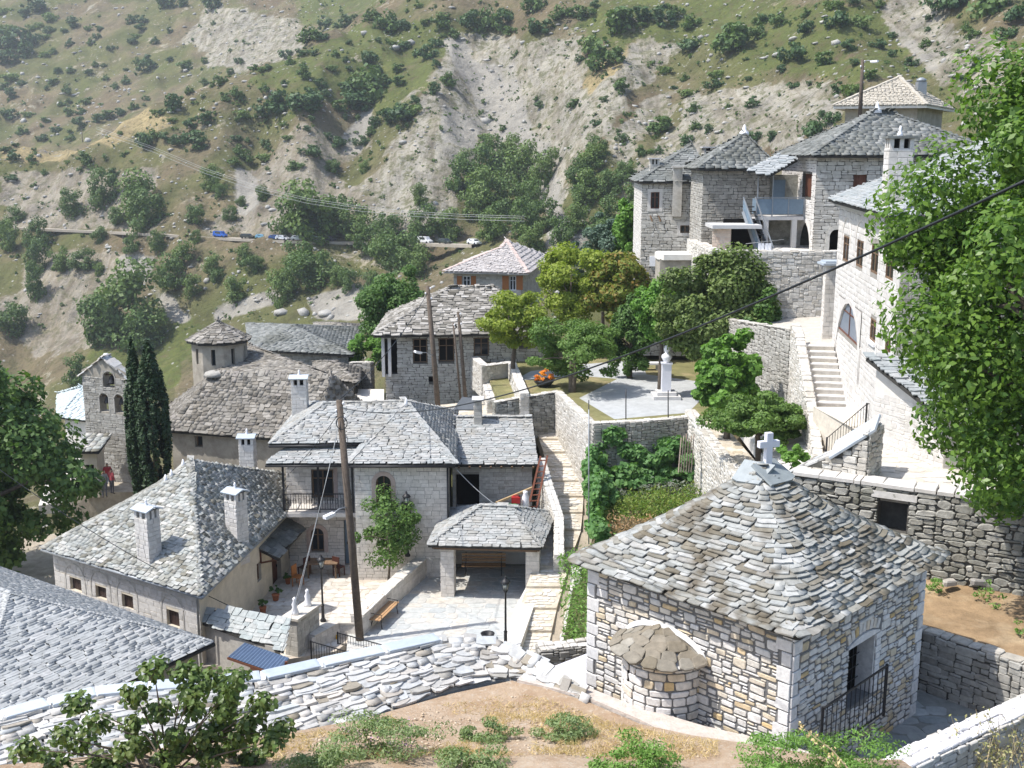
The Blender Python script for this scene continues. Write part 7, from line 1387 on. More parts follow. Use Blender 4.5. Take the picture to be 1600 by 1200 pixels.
for i, (pxc, top, w_, lb) in enumerate(((221, 548, 30, 'left of two slim dark cypresses in front of the church'), (246, 545, 46, 'right and thicker of two dark cypresses in front of the church'))):
    b = V(pxc, 770, Y=61.5 - i * .4); tp_ = V(pxc, top, Y=61.5 - i * .4); h = tp_.z - b.z; r = w_ / 2 * 61.5 / F_PX
    def col(cc, rs): 
        z = rs.uniform(-1, 1, len(cc)); a = rs.uniform(0, 6.3, len(cc)); q = np.sqrt(np.clip(1 - np.abs(z * .98 + .06) ** 2.4, .02, 1)) * np.where(z > .3, 1 - (z - .3) * .75, 1); return np.stack([np.cos(a) * q, np.sin(a) * q, z], 1)
    rs = np.random.RandomState(520 + i); p, nn, cc = crown_pts(14000, (0, 0, h / 2), (r, r, h / 2), rs, nclu=170, cr=.2, shape=col); p[:, 2] += rs.normal(size=len(p)) * .12; d = np.array([[0, 0, 1.]])
    v, f = leaf_cloud(p, nn, .26, rs, .5); T = thing('cypress_tree', lb, 'tree', b, 'cypresses by the church'); o = bpy.data.objects.new('crown', np_mesh('crown', v, {4: f}, mL_cyp)); link(o, T); m = MB(); m.tube([b - V3(0, 0, .5), b + V3(0, 0, h * .8)], [.16, .05], 8); m.build('trunk', mBark, T)
PT = 'trees in the small park'
def ptree(name, label, pxc, pytop, pybot, w_, Y, n, size, mat, seed, base_py=None, **kw):
    c = V(pxc, (pytop + pybot) / 2, Y=Y); rx = w_ / 2 * Y / F_PX * 1.12; rz = (pybot - pytop) / 2 * Y / F_PX * 1.02; bz = kw.pop('bz', ZK); ry = kw.pop('ry', rx); b = V3(c.x, c.y, bz)
    kw.setdefault('cr', .34); kw['nclu'] = int(kw.get('nclu', 30) * 1.5); kw.setdefault('asp', .65); kw.setdefault('limbs', 5); kw.setdefault('hollow', .4)
    return tree(name, label, b, c.z - bz + rz, (rx, ry, rz), int(n * 3.4), size * .95, mat, seed, kw.pop('group', PT), cz=c.z - bz, **kw)
ptree('acacia_tree', 'yellow green tree in front of the porch house', 800, 462, 542, 95, 67, 3500, .2, mL_yel, 531, nclu=30)
ptree('young_tree', 'tall yellowish green tree behind the park path left of the orange tinged chestnut', 893, 390, 500, 95, 74, 5000, .22, mL_yel, 532, nclu=36)
ptree('chestnut_tree', 'orange tinged chestnut tree at the back of the park', 968, 402, 500, 80, 72, 3600, .28, mL_or, 533, nclu=30)
ptree('locust_tree', 'spreading feathery green tree on two stems near the orange flower pot', 895, 502, 592, 120, 62, 6000, .16, mL_loc, 534, nclu=36, stems=3, cr=.28)
ptree('linden_tree', 'small dark round tree on a thin trunk in mid park', 985, 470, 578, 62, 66, 4500, .18, mL_dark, 535, nclu=28)
ptree('ash_tree', 'light green tree left of the big olive green tree', 1035, 430, 520, 70, 61, 3500, .2, mL_bright, 536, nclu=26)
ptree('lime_tree', 'largest park tree, olive green and dotted with pale seed clusters, below the terrace wall', 1118, 402, 565, 160, 59.2, 12000, .24, mL_olive, 537, ry=1.0, nclu=70, cr=.3, trunk=.22)
ptree('ivy_bush', 'dark bush against the base of the terrace wall right of the large park tree', 1185, 470, 580, 70, 58.6, 3500, .22, mL_dark, 538, nclu=30, bz=-13.5)
ptree('mulberry_tree', 'vivid bright green leafy tree beside the stone steps and monument', 1138, 528, 645, 105, 50.5, 4200, .26, mL_bright, 539, nclu=60, bz=-13.2, asp=.8, cr=.2)
ptree('acacia_tree', 'low feathery tree with drooping fronds over the lane behind the chapel cross', 1190, 612, 690, 130, 45.5, 6000, .15, mL_loc, 540, nclu=34, bz=-12.6, cr=.28)
ptree('young_tree', 'thin sapling in front of the lane directly right of the white cross', 1240, 690, 738, 40, 41, 260, .2, mL_bright, 541, nclu=10, bz=-12.6, trunk=.03, limbs=4)
ptree('blue_spruce', 'blue green conifer behind the park left of the tower house', 945, 348, 450, 90, 84, 6000, .2, mL_con, 542, nclu=60, cr=.2, bz=-15, group=None)
ptree('green_tree', 'tall fresh green tree against the left corner of the tower house', 985, 320, 425, 50, 82, 4000, .28, mL_bright, 543, nclu=30, bz=-15, group=None)
ptree('dark_tree', 'dense dark green tree at the left end of the porch house roof', 610, 425, 540, 95, 88, 6000, .26, mL_dark, 544, nclu=40, bz=-19, group=None)
ptree('creeper_bush', 'green creepers climbing beside the corner porch of the porch house', 567, 520, 590, 50, 79, 1800, .22, mL_bright, 545, nclu=18, bz=-17.5, group=None, trunk=.05)
c_ = V(612, 835, Y=49.2); tree('courtyard_tree', 'small leafy tree in front of the ashlar house beside the tall lamp', V3(c_.x - .2, 48.9, -19.9), 4.8, (1.4, 1.1, 1.75), 5200, .17, mL_small, 546, cz=2.9, nclu=36, cr=.34, trunk=.06, asp=.5, limbs=5)
# big leaved tree in the lower left corner
ft = V(262, 1262, z=-12.0); fr0 = thing('cherry_tree', 'broad leaved fruit tree at the lower left in front of the slate wall', 'tree', ft); rs = np.random.RandomState(31); FC = []
spots = [(150, 1130), (120, 1100), (100, 1150), (60, 1185), (240, 1045), (290, 1050), (330, 1060), (370, 1060), (410, 1100), (440, 1140), (250, 1110), (300, 1105), (350, 1110), (320, 1150), (270, 1150), (210, 1130), (380, 1150), (200, 1170), (160, 1190), (420, 1160), (330, 1180), (390, 1185), (90, 1190), (260, 1190), (210, 1085), (40, 1170), (300, 1080), (130, 1160), (355, 1085), (225, 1160), (285, 1170), (360, 1165), (180, 1205), (300, 1210), (240, 1215), (120, 1215), (390, 1130), (345, 1130)]
mb = MB(); tr0 = ft + V3(0, 0, .7)
for i, (px, py) in enumerate(spots):
    c = V(px, py, Y=19.3 + rs.uniform(-.8, .9)); FC.append(c); a = ft.lerp(V(262, 1180, Y=19.3), rs.uniform(.5, 1)); mb.tube([ft - V3(0, 0, .3) if i < 3 else a, a.lerp(c, .5) + V3(0, 0, .12), c], [.05 if i < 3 else .022, .016, .006], 6, False)
mb.build('trunk', mBark, fr0); lv = []
UNITS['leaf'] = []
for k in range(6):
    rgl = random.Random(k); w0 = rgl.uniform(.3, .4); bend = rgl.uniform(.08, .2); prof = [(0, -.5, 0), (w0 * .8, -.2, .07), (w0, .1, .04), (w0 * .5, .38, -bend * .6), (0, .52, -bend), (-w0 * .5, .38, -bend * .6), (-w0, .1, .04), (-w0 * .8, -.2, .07), (0, -.1, -.02), (0, .25, -.04)]
    UNITS['leaf'].append((np.array(prof), [(0, 1, 8), (1, 2, 8), (2, 9, 8), (2, 3, 9), (3, 4, 9), (4, 5, 9), (5, 6, 9), (6, 8, 9), (6, 7, 8), (7, 0, 8)]))
for c in FC:
    for k in range(int(rs.uniform(120, 170))):
        g = rs.normal(size=3); g /= np.linalg.norm(g); p = np.array(c) + g * np.array([.32, .32, .24]) * rs.uniform(.3, 1) ; nn = g * .6 + np.array([0, -.15, .7]) + rs.normal(size=3) * .5; nn /= np.linalg.norm(nn); d = g * .5 + np.array([0, 0, -.5]) + rs.normal(size=3) * .5; d -= nn * d.dot(nn); d /= np.linalg.norm(d); s = rs.uniform(.085, .155); lv.append(mtx(np.cross(d, nn) * s, d * s, nn * s, p))
cr_o = bpy.data.objects.new('crown', bpy.data.meshes.new('crown')); link(cr_o, fr0); pieces('leaf', 'leaf', lv, fr0, mL_fig, 300, 'crown_leaves'); bpy.data.objects.remove(cr_o)
# weeds, vines, garden
def clump(name, label, cat, p, r, n, size, mat, seed, group=None, asp=.35, kind=None, **kw):
    me, _ = leaf_mesh(name, n, (0, 0, r[2] * .8), r, size, seed, mat, asp, flat=.6, **kw); o = bpy.data.objects.new(name, me); COL.objects.link(o); o.location = p; setp(o, label, cat, group, kind); return o
def bank_hit(px, py):
    d = ray(px, py); k = np.linspace(15, 30, 600)
    for y in k:
        if y * d.z / d.y < bank_z(y * d.x / d.y, y): return V3(y * d.x / d.y, y, bank_z(y * d.x / d.y, y))
    return V(px, py, z=-12.5)
mWeed = Mleaf('grey green weed', [(.08, .12, .05), (.12, .165, .065), (.15, .19, .09), (.09, .14, .04)], .3); mWeedB = Mleaf('bright weed', [(.06, .12, .025), (.09, .17, .035), (.12, .2, .05)], .3); mStrawL = Mleaf('dry straw', [(.32, .24, .12), (.42, .33, .18), (.26, .20, .10)], .2); mPurple = Mleaf('purple flower', [(.30, .16, .32), (.38, .24, .40)], .3)
for i, (px, py, w_, lb, mt) in enumerate(((758, 1160, 85, 'grey green weed clump on the soil, left of the larger straw patch', mWeed), (885, 1150, 90, 'grey green weed clump at the middle of the soil edge near the kerb', mWeed), (600, 1180, 150, 'wide grey green weed patch with purple flowers on the soil', mWeed), (730, 1215, 120, 'green weeds at the bottom edge below the middle of the soil', mWeed), (980, 1205, 130, 'leafy green weeds at the foot of the pale kerb below the apse', mWeedB), (1200, 1222, 150, 'bright green weeds below the chapel corner at the bottom edge', mWeedB), (1320, 1215, 150, 'dense green weeds in front of the iron railing at the bottom edge', mWeedB), (500, 1205, 120, 'sparse grey green weeds by the foot of the slate wall', mWeed))):
    p = bank_hit(px, py); rx = w_ / 2 * p.y / F_PX * 1.22; clump('weed_clump', lb, 'weeds', p - V3(0, 0, .05), (rx, rx * .7, rx * (.45 if i < 4 else .5)), int(2600 * w_ / 100), .08, mt, 600 + i, nclu=18, cr=.38, hollow=.3)
p = bank_hit(600, 1165); clump('purple_flowers', 'thin scatter of purple flowers in the wide weed patch', 'flowers', p, (.75, .5, .32), 120, .05, mPurple, 640, asp=.8, nclu=12)
rs = np.random.RandomState(12); P_, Nn_ = [], []
for k in range(15000):
    px, py = rs.uniform(380, 1120), rs.uniform(1065, 1235)
    if fbm(np.array([px / 60.]), np.array([py / 40.]), 3)[0] < (.0 if px < 830 else -.25): continue
    d = ray(px, py); y = -12.4 / (d.z / d.y); x = y * d.x / d.y; z = bank_z(x, y)
    if np.interp(px, [a for a, b in soil_edge], [b for a, b in soil_edge]) > py - 6: continue
    P_.append((x, y, z + .06)); n_ = rs.normal(size=3) * .9; n_[2] = abs(n_[2]) * .3; Nn_.append(n_ / np.linalg.norm(n_))
v, f = leaf_cloud(np.array(P_), np.array(Nn_), .2, rs, .06); o = bpy.data.objects.new('dry_grass', np_mesh('dry_grass', v, {4: f}, mStrawL)); COL.objects.link(o); o['kind'] = 'stuff'
rs = np.random.RandomState(13); it = []
for k in range(2200):
    px, py = rs.uniform(400, 1100), rs.uniform(1065, 1230); d = ray(px, py); y = -12.4 / (d.z / d.y); x = y * d.x / d.y
    if np.interp(px, [a for a, b in soil_edge], [b for a, b in soil_edge]) > py - 3: continue
    it.append((V3(x, y, bank_z(x, y) + .005), abs(rs.normal(.03, .03)) + .02))
v, f = joined('pebbles', rocks, it, 6); o = bpy.data.objects.new('pebbles', np_mesh('pebbles', v, {3: f}, M('pebble', [(.42, .32, .22), (.50, .42, .32), (.36, .26, .16)], .9, (8, .2), None, None))); COL.objects.link(o); o['kind'] = 'stuff'
# dry twiggy plant over the lower right wall
dt = thing('dry_shrub', 'dry yellowish twiggy shrub hanging over the wall at the lower right corner', 'shrub', V3(10.3, 20.9, -12.6)); m = MB(); P_ = []
rg = random.Random(5)
for k in range(70):
    a = V3(9.3 + rg.uniform(0, 2.4), 20.7 + rg.uniform(-.5, .7), -12.5); b = a + V3(rg.uniform(-.6, .5), rg.uniform(-.5, .4), rg.uniform(.5, 1.35)); m.tube([a, a.lerp(b, .5) + V3(rg.uniform(-.1, .1), 0, .08), b], [.012, .009, .004], 4, False)
    for q in range(16): t_ = rg.uniform(.3, 1); P_.append(a.lerp(b, t_) + V3(rg.gauss(0, .07), rg.gauss(0, .07), rg.gauss(0, .05)))
m.build('twigs', M('dry twig', [(.34, .27, .16), (.42, .34, .22)], .9, (6, .2), None, None), dt); rs = np.random.RandomState(3); P_ = np.array(P_) - np.array(org(dt)); nn = rs.normal(size=P_.shape); nn /= np.linalg.norm(nn, axis=1, keepdims=True); v, f = leaf_cloud(P_, nn, .075, rs, .5)
o = bpy.data.objects.new('dry_leaves', np_mesh('dry_leaves', v, {4: f}, Mleaf('dry leaf', [(.22, .19, .09), (.32, .28, .15), (.14, .15, .05), (.38, .33, .2)], .3))); link(o, dt)
dw_ = thing('dry_branch', 'single dead yellow branch leaning before the chapel railing', 'branch', V(1330, 1215, Y=18.5)); m = MB(); m.tube([V(1345, 1225, Y=18.4), V(1300, 1172, Y=18.6), V(1270, 1150, Y=18.7), V(1248, 1130, Y=18.8)], [.02, .016, .012, .005], 5, False); m.build('stem', M('pale dead stem', [(.40, .34, .2)], .9, (6, .2), None, None), dw_); rs = np.random.RandomState(8); P_ = np.array([list(V(1345, 1225, Y=18.4).lerp(V(1248, 1130, Y=18.8), rs.uniform(.2, 1)) + V3(*rs.normal(0, .05, 3))) for k in range(70)]) - np.array(org(dw_)); nn = rs.normal(size=P_.shape); nn /= np.linalg.norm(nn, axis=1, keepdims=True); v, f = leaf_cloud(P_, nn, .08, rs, .45); o = bpy.data.objects.new('dry_leaves', np_mesh('dry_leaves', v, {4: f}, mStrawL)); link(o, dw_)
# vine, garden plants
mVine = Mleaf('vine leaf', [(.038, .09, .028), (.058, .125, .038), (.085, .165, .055), (.11, .185, .05)], .38)
vn = thing('grape_vine', 'dense dark green vine covering the back and left side of the garden', 'vine', V3(5.5, 53.5, -16.3)); rs = np.random.RandomState(21); Ps, Ns = [], []
for (c, r, n) in (((5.1, 53.2, -14.8), (1.5, 1.0, 1.5), 3400), ((6.9, 53.4, -14.5), (1.5, 1.0, 1.4), 3400), ((8.2, 53.2, -15.2), (1.0, .9, 1.2), 1800), ((6.2, 52.4, -15.6), (1.8, .7, .7), 1800), ((4.1, 52, -15.2), (.7, 1.3, 1.3), 1800), ((3.9, 49.5, -15.6), (.6, 1.7, 1.1), 1900), ((3.8, 46.6, -15.9), (.55, 1.7, .9), 1400), ((4.4, 50.5, -15.8), (.6, 1.5, .8), 700)):
    p, nn, _ = crown_pts(n, c, r, rs, nclu=18, cr=.35, hollow=.4); Ps.append(p); Ns.append(nn)
v, f = leaf_cloud(np.concatenate(Ps) - np.array(org(vn)), np.concatenate(Ns), .24, rs, .85); o = bpy.data.objects.new('leaves', np_mesh('leaves', v, {4: f}, mVine)); link(o, vn)
rs = np.random.RandomState(22); mGar = Mleaf('garden plant', [(.065, .12, .025), (.09, .155, .03), (.12, .17, .04), (.15, .165, .045)], .4); mGarR = Mleaf('reddish stems', [(.20, .12, .06), (.16, .12, .05), (.24, .15, .09)], .25); mLav = Mleaf('grey lavender', [(.10, .13, .09), (.13, .155, .11), (.15, .15, .14)], .25)
for (nm, lb, y0, y1, mt, n, h) in (('lavender_row', 'grey lavender row across the garden below the vine', 51.2, 52.2, mLav, 1200, .6), ('flower_bed', 'yellow green flower bed in the middle of the garden', 47.5, 51.0, mGar, 6500, .75), ('dry_flower_bed', 'reddish dried plants in the garden in front of the yellow green bed', 45.2, 47.4, mGarR, 1500, .8), ('low_plants', 'low green plants at the front of the garden by the chapel roof', 41, 45, mGar, 4500, .55)):
    x = rs.uniform(4.2, 9.15, n); y = rs.uniform(y0, y1, n); z = -16.3 + rs.rand(n) ** .9 * h * np.clip(.75 + 1.3 * fbm(x * 1.6, y * 1.6, 4), .08, 1.6); nn = rs.normal(size=(n, 3)) + [0, 0, .6]; nn /= np.linalg.norm(nn, axis=1, keepdims=True); v, f = leaf_cloud(np.stack([x, y, z], 1), nn, .16, rs, .4); o = bpy.data.objects.new(nm, np_mesh(nm, v, {4: f}, mt)); COL.objects.link(o); setp(o, lb, 'garden bed', kind='stuff')
x = rs.uniform(1.95, 4.9, 2600); y = rs.uniform(39.2, 45.5, 2600); z = -18.3 + (x - 1.96) * .28 + (y - 39.7) * .21 + rs.rand(2600) ** 1.5 * .45; nn = rs.normal(size=(2600, 3)) + [0, 0, .5]; nn /= np.linalg.norm(nn, axis=1, keepdims=True); v, f = leaf_cloud(np.stack([x, y, z], 1), nn, .2, rs, .3); o = bpy.data.objects.new('long_grass', np_mesh('long_grass', v, {4: f}, mWeedB)); COL.objects.link(o); o['kind'] = 'stuff'
for i, (px, py, lb) in enumerate(((1470, 662, 'a'),)): pass
for (x0, y0, z0, w_, lb) in ((12.2, 30.2, -12.4, .35, 'small green weed at the foot of the dark wall left of the fallen slab'), (13.5, 29.6, -12.4, .45, 'larger green weed at the foot of the dark wall near the right edge'), (11.0, 30.8, -12.4, .3, 'tiny weed at the foot of the dark wall by the chapel roof corner'), (13.6, 27.4, -12.5, .35, 'dark green tuft on the brown earth terrace')):
    clump('weed', lb, 'weed', V3(x0, y0, z0), (w_, w_, w_ * .7), 160, .12, mWeedB, int(x0 * 100), nclu=8)
# ------------------------------------------------------------------ street things
def lamp_post(base, label, h=2.9):
    b = Vector(base); T = thing('street_lamp', label, 'street lamp', b, 'black lantern posts'); m = MB(); m.lathe(b, [(.13, 0), (.13, .08), (.075, .16), (.065, .7), (.085, .74), (.045, .8), (.036, h - .52), (.07, h - .5), (.09, h - .44)], 10); m.build('post', mIron, T)
    z = h - .44; m = MB()
    for k in range(6): a = math.pi * k / 3; m.bar(b + V3(.085 * math.cos(a), .085 * math.sin(a), z), b + V3(.16 * math.cos(a), .16 * math.sin(a), z + .34), .018)
    m.lathe(b + V3(0, 0, z + .33), [(.2, 0), (.2, .03), (.13, .12), (.05, .18), (.05, .22), (.015, .3)], 6); m.build('lantern_frame', mIron, T); m = MB(); m.lathe(b + V3(0, 0, z + .02), [(.07, 0), (.14, .3)], 6); m.build('lantern_glass', mLamp, T); return T
lamp_post(V(790, 1014, z=-19.3), 'black lantern post at the front right corner of the paved square'); lamp_post(V(637, 869, Y=49.5), 'black lantern post standing on the parapet against the ashlar house', 3.0); lamp_post(V(505, 971, z=-19.85), 'black lantern post in the courtyard left of the leaning utility pole', 2.9)
def pole(base, top, r, label, name='utility_pole', arms=False, insul=3):
    T = thing(name, label, 'pole', base, None); m = MB(); base, top = Vector(base), Vector(top); m.tube([base - V3(0, 0, .3), base.lerp(top, .5), top], [r, r * .9, r * .75], 10); m.build('shaft', mPole, T); e = (top - base).normalized()
    for k in range(insul): m = MB(); m.lathe(top - e * (.2 + .3 * k) + V3(r * .9 * (-1) ** k, -.05, 0), [(.02, 0), (.05, .03), (.05, .1), (.03, .14)], 8); m.build('insulator', mWhite, T)
    return T, base, top
def street_light(T, a, tip):
    m = MB(); a, tip = Vector(a), Vector(tip); m.tube([a, a.lerp(tip, .6) + V3(0, 0, .08), tip], .025, 6); m.build('lamp_arm', mGalv, T); d = (tip - a).normalized(); x = d.cross(V3(0, 0, 1)).normalized(); m = MB(); m.box(tip + d * .2, (.2, .5, .12), (x, d, x.cross(d))); m.box(tip + d * .22 - V3(0, 0, .07), (.15, .34, .06), (x, d, x.cross(d))); m.build('lamp_head', mWhite, T)
pb_ = V(563, 1000, z=-19.7); P1, _, pt1 = pole(pb_, V(530, 625, Y=pb_.y + .4), .17, 'tall leaning wooden utility pole standing in the paved square'); ax_ = pb_.lerp(pt1, .565); street_light(P1, ax_, V(520, 803, Y=42.5))
m = MB(); m.tube([pt1 + V3(.1 + .22 * math.cos(a), -.2, -.9 + .26 * math.sin(a)) for a in np.linspace(0, 6.3, 14)], .02, 5, False); m.build('cable_coil', mCable, P1)
p2b = V(686, 633, Y=65.5); P2, _, pt2 = pole(p2b - V3(0, 0, .8), V(668, 447, Y=65.7), .17, 'tall dark utility pole with street light in front of the porch house'); street_light(P2, p2b.lerp(pt2, .42), V(657, 551, Y=64.8))
P3, _, pt3 = pole(V(728, 628, Y=66), V(716, 487, Y=66.2), .12, 'thinner of the two right hand poles before the porch house, plain and bare'); P4, _, pt4 = pole(V(720, 622, Y=67), V(708, 504, Y=67.2), .07, 'thinnest pole close beside another before the porch house', insul=1)
P5, _, pt5 = pole(V(376, 1052, z=-20.5), V(357, 946, z=-18.0 + .0) if False else V(357, 946, Y=V(376, 1052, z=-20.5).y + .1), .07, 'short grey pole beside the blue corrugated gate awning', insul=1)
P6, _, pt6 = pole(V(1344, 178, Y=74), V(1348, 93, Y=74), .13, 'grey utility pole behind the arched house under the tiled roof'); street_light(P6, pt6 - V3(0, 0, .15), V(1362, 96, Y=73.5))
for px, pa, pb2, lb in ((920, 640, 842, 'thin metal fence post at the left front of the vine garden'), (978, 608, 660, 'thin dark fence post on the garden back wall, left one'), (1044, 610, 655, 'thin dark fence post on the garden back wall, right one'), (920, 625, 700, 'thin dark fence post at the corner of garden and stepped path')):
    Yq = 45.5 if pb2 > 800 else 54.3; T = thing('fence_post', lb, 'fence post', V(px, pb2, Y=Yq)); m = MB(); m.tube([V(px, pb2 + 8, Y=Yq), V(px, pa, Y=Yq)], .03, 6); m.build('shaft', mGalv if pb2 > 800 else mIron, T)
def cable(name, label, pts, r, mat, cat='cable', n=6):
    m = MB(); m.tube(pts, r, n); o = m.build(name, mat); setp(o, label, cat); return o
def span(a, b, sag, n=14): a, b = Vector(a), Vector(b); return [a.lerp(b, k / n) - V3(0, 0, sag * 4 * (k / n) * (1 - k / n)) for k in range(n + 1)]
A_, Bq = pt1 - V3(0, 0, .3), V(1660, 255, Y=10.5); pts = []
for k in range(25):                                                             # heavy bundled cable from the square's pole towards the viewer's right
    f = (k / 24) ** .8; q = A_.lerp(Bq, f); pts.append(q - V3(0, 0, 1.55 * 4 * f * (1 - f) * .66))
cable('bundled_cable', 'thick black bundled cable sweeping from the leaning pole up to the right edge', pts, .016, mCable)
cable('power_line', 'thin dark wire from the leaning pole up to the pole before the porch house', span(pt1, pt2 - V3(0, 0, .4), .5), .018, mCable)
cable('stay_wire', 'pale wire from the leaning pole down to the gate pier', span(pt1 - V3(0, 0, .8), V(463, 945, z=-17.6), .1), .012, mWire)
cable('stay_wire', 'pale wire from the leaning pole down over the blue awning', span(pt1 - V3(0, 0, .9), V(440, 1020, z=-18.3), .2), .012, mWire)
cable('power_line', 'dark wire crossing the slate gate roof to the long house', span(pt1 - V3(0, 0, .5), V(447, 745, Y=52.5), .15), .012, mCable)
cable('power_line', 'thin wire from the short grey pole towards the left edge', span(pt5, V(-40, 705, Y=44), .4), .015, mCable)
cable('power_line', 'pale wire pair falling from the house gutter to the shelter roof', span(V(712, 732, Y=50), V(776, 790, Y=49.4), .1), .02, mWire)
cable('power_line', 'dark wire from the house corner to the walnut tree side', span(V(1180, 388, Y=60), V(1310, 345, Y=58), .2), .012, mCable) if False else None
for k, (dy, lb) in enumerate(((0, 'upper of three pale power lines crossing the hillside'), (5, 'middle of three pale power lines crossing the hillside'), (11, 'lowest of three pale power lines crossing the hillside'))):
    cable('power_line', lb, [V(px, py + dy * (.5 + k * .1), Y=Y) for px, py, Y in ((150, 198, 300), (240, 230, 285), (320, 263, 270), (400, 290, 255), (480, 310, 240), (560, 322, 225), (640, 330, 210), (720, 335, 195), (820, 338, 180))], .032, mWire)
hpv = on_hill(129, 222); T = thing('hill_pole', 'tiny wooden power pole on the straw coloured spur', 'pole', hpv); m = MB(); m.tube([hpv, hpv + V3(0, 0, 5)], .15, 6); m.build('shaft', mPole, T)
# benches
def bench(p, rot, label, L=1.8):
    T = thing('park_bench', label, 'bench', (0, 0, 0), 'wooden benches in the square')
    def part(name, mat, fn): m = MB(); fn(m); return m.build(name, mat, T, local=True)
    for k in range(4): part('seat_slat', mSlat, lambda m: m.box(V3(0, -.18 + k * .125, .45), (L, .1, .035)))
    for k in range(3): part('back_slat', mSlat, lambda m: m.box(V3(0, .29 + k * .035, .58 + k * .14), (L, .03, .1)))
    for s in (-1, 1):
        def leg(m): x = s * (L / 2 - .2); m.tube([V3(x, -.24, 0), V3(x, -.2, .25), V3(x, -.22, .42)], .022, 6); m.tube([V3(x, .3, 0), V3(x, .2, .3), V3(x, .26, .45), V3(x, .4, .95)], .022, 6); m.bar(V3(x, -.22, .42), V3(x, .26, .42), .03); m.tube([V3(x, -.22, .42), V3(x, -.25, .62), V3(x, .28, .66)], .018, 6)
        part('leg', mIron, leg)
    T.location = p; T.rotation_euler = (0, 0, rot); ORG[T.name] = Vector(p); return T
bq = V(596, 970, z=ZP); pwd = (pw[1] - pw[0]).normalized(); ang_ = math.atan2(pwd.y, pwd.x); bench(V3(bq.x + .15, bq.y, ZP + .01), ang_ + math.pi * 0, 'wooden slatted bench along the white topped parapet of the square', 2.1)
bench(V3(-1.35, 50.3, ZP + .01), 0, 'wooden slatted bench in the shade inside the open shelter', 2.1)
# courtyard furniture
def place_box(mb, c, s): mb.box(c, s)
tb = V(505, 900, z=-19.85); T = thing('dark_table', 'dark wooden table against the arched window in the shaded courtyard', 'table', tb); m = MB(); m.box(tb + V3(0, 0, .74), (1.5, .8, .06)); m.build('tabletop', mWood, T)
for dx in (-.65, .65):
    for dy in (-.3, .3): m = MB(); m.box(tb + V3(dx, dy, .36), (.07, .07, .71)); m.build('leg', mWood, T)
def chair(p, rot, label, mat, group=None):
    T = thing('chair', label, 'chair', (0, 0, 0), group)
    def part(name, fn): m = MB(); fn(m); m.build(name, mat, T, local=True)
    part('seat', lambda m: m.box(V3(0, 0, .45), (.44, .42, .04)))
    part('backrest', lambda m: m.box(V3(0, .2, .75), (.42, .04, .5)))
    for dx in (-.19, .19):
        for dy in (-.18, .18): part('leg', lambda m: m.box(V3(dx, dy, .215), (.04, .04, .43)))
    T.location = p; T.rotation_euler = (0, 0, rot)
mChR = plain('dark red brown chair', (.07, .025, .018), .5)
chair(V(522, 898, z=-19.85) + V3(.25, -.1, .01), 2.6, 'dark red brown chair at the right end of the courtyard table', mChR); chair(V(482, 900, z=-19.85) + V3(-.2, 0, .01), -2.2, 'dark red brown chair at the left end of the courtyard table', mChR); chair(V(466, 915, z=-19.85) + V3(0, 0, .01), 1.2, 'orange brown chair in front of the courtyard table', plain('orange brown chair', (.36, .14, .04), .5))
def pot(p, r, label, h=.26, col=None):
    T = thing('potted_bush', label, 'plant pot', p); m = MB(); m.lathe(Vector(p), [(r * .5, 0), (r * .7, h), (r * .76, h), (r * .76, h + .04)], 12); m.build('pot', mTerra, T); me, _ = leaf_mesh('bush', 350, (0, 0, h + r * 1.0), (r * 1.1, r * 1.1, r), .09, int(p[0] * 97) % 1000, mL_dark, .6, nclu=12, hollow=.4); o = bpy.data.objects.new('bush', me); link(o, T)
pot(V(431, 938, z=-19.84), .24, 'clipped round bush in a terracotta pot beside the brown house door'); pot(V(411, 958, z=-19.84), .22, 'clipped bush in a pot against the buff wall nearer the gate roof'); pot(V(450, 912, z=-19.84), .2, 'dark potted bush right of the brown house door')
# orange flower pot in the park
pf = pk(850, 604); T = thing('flower_pot', 'dark round planter with bright orange flowers in the park', 'planter', pf); m = MB(); m.lathe(pf, [(.3, 0), (.55, .25), (.62, .42), (.55, .42)], 14); m.build('pot', mIron, T); me, _ = leaf_mesh('flowers', 350, (0, 0, .62), (.5, .5, .3), .16, 5, Mleaf('orange petal', [(.75, .17, .02), (.85, .28, .04), (.7, .12, .02)], .3), .6, nclu=14); o = bpy.data.objects.new('flowers', me); link(o, T)
# ladder and odds and ends behind the shelter
l0, l1 = V(831, 797, Y=51.9), V(850, 712, Y=52.7); lx = V3(.42, 0, .03); T = thing('ladder', 'rust red wooden ladder leaning against the annex eave', 'ladder', l0)
for s in (-.5, .5): m = MB(); m.bar(l0 + lx * s, l1 + lx * s * .8, .06, .09); m.build('rail', mShutL if False else mWoodL, T) if False else m.build('rail', plain('rust red timber', (.24, .09, .055), .7) if s < 0 else MATS['rust red timber'], T)
for k in range(9): q = l0.lerp(l1, (k + .6) / 9.4); m = MB(); m.bar(q - lx * .46, q + lx * .46, .045); m.build('rung', MATS['rust red timber'], T)
T = thing('timber_beam', 'long yellowish beam leaning by the ladder behind the shelter', 'beam', V(775, 788, Y=52)); m = MB(); m.bar(V(775, 786, Y=52.2), V(832, 762, Y=52.4), .14, .1); m.build('beam', M('yellow timber', [(.40, .29, .16)], .8, (8, .2), None, None), T)
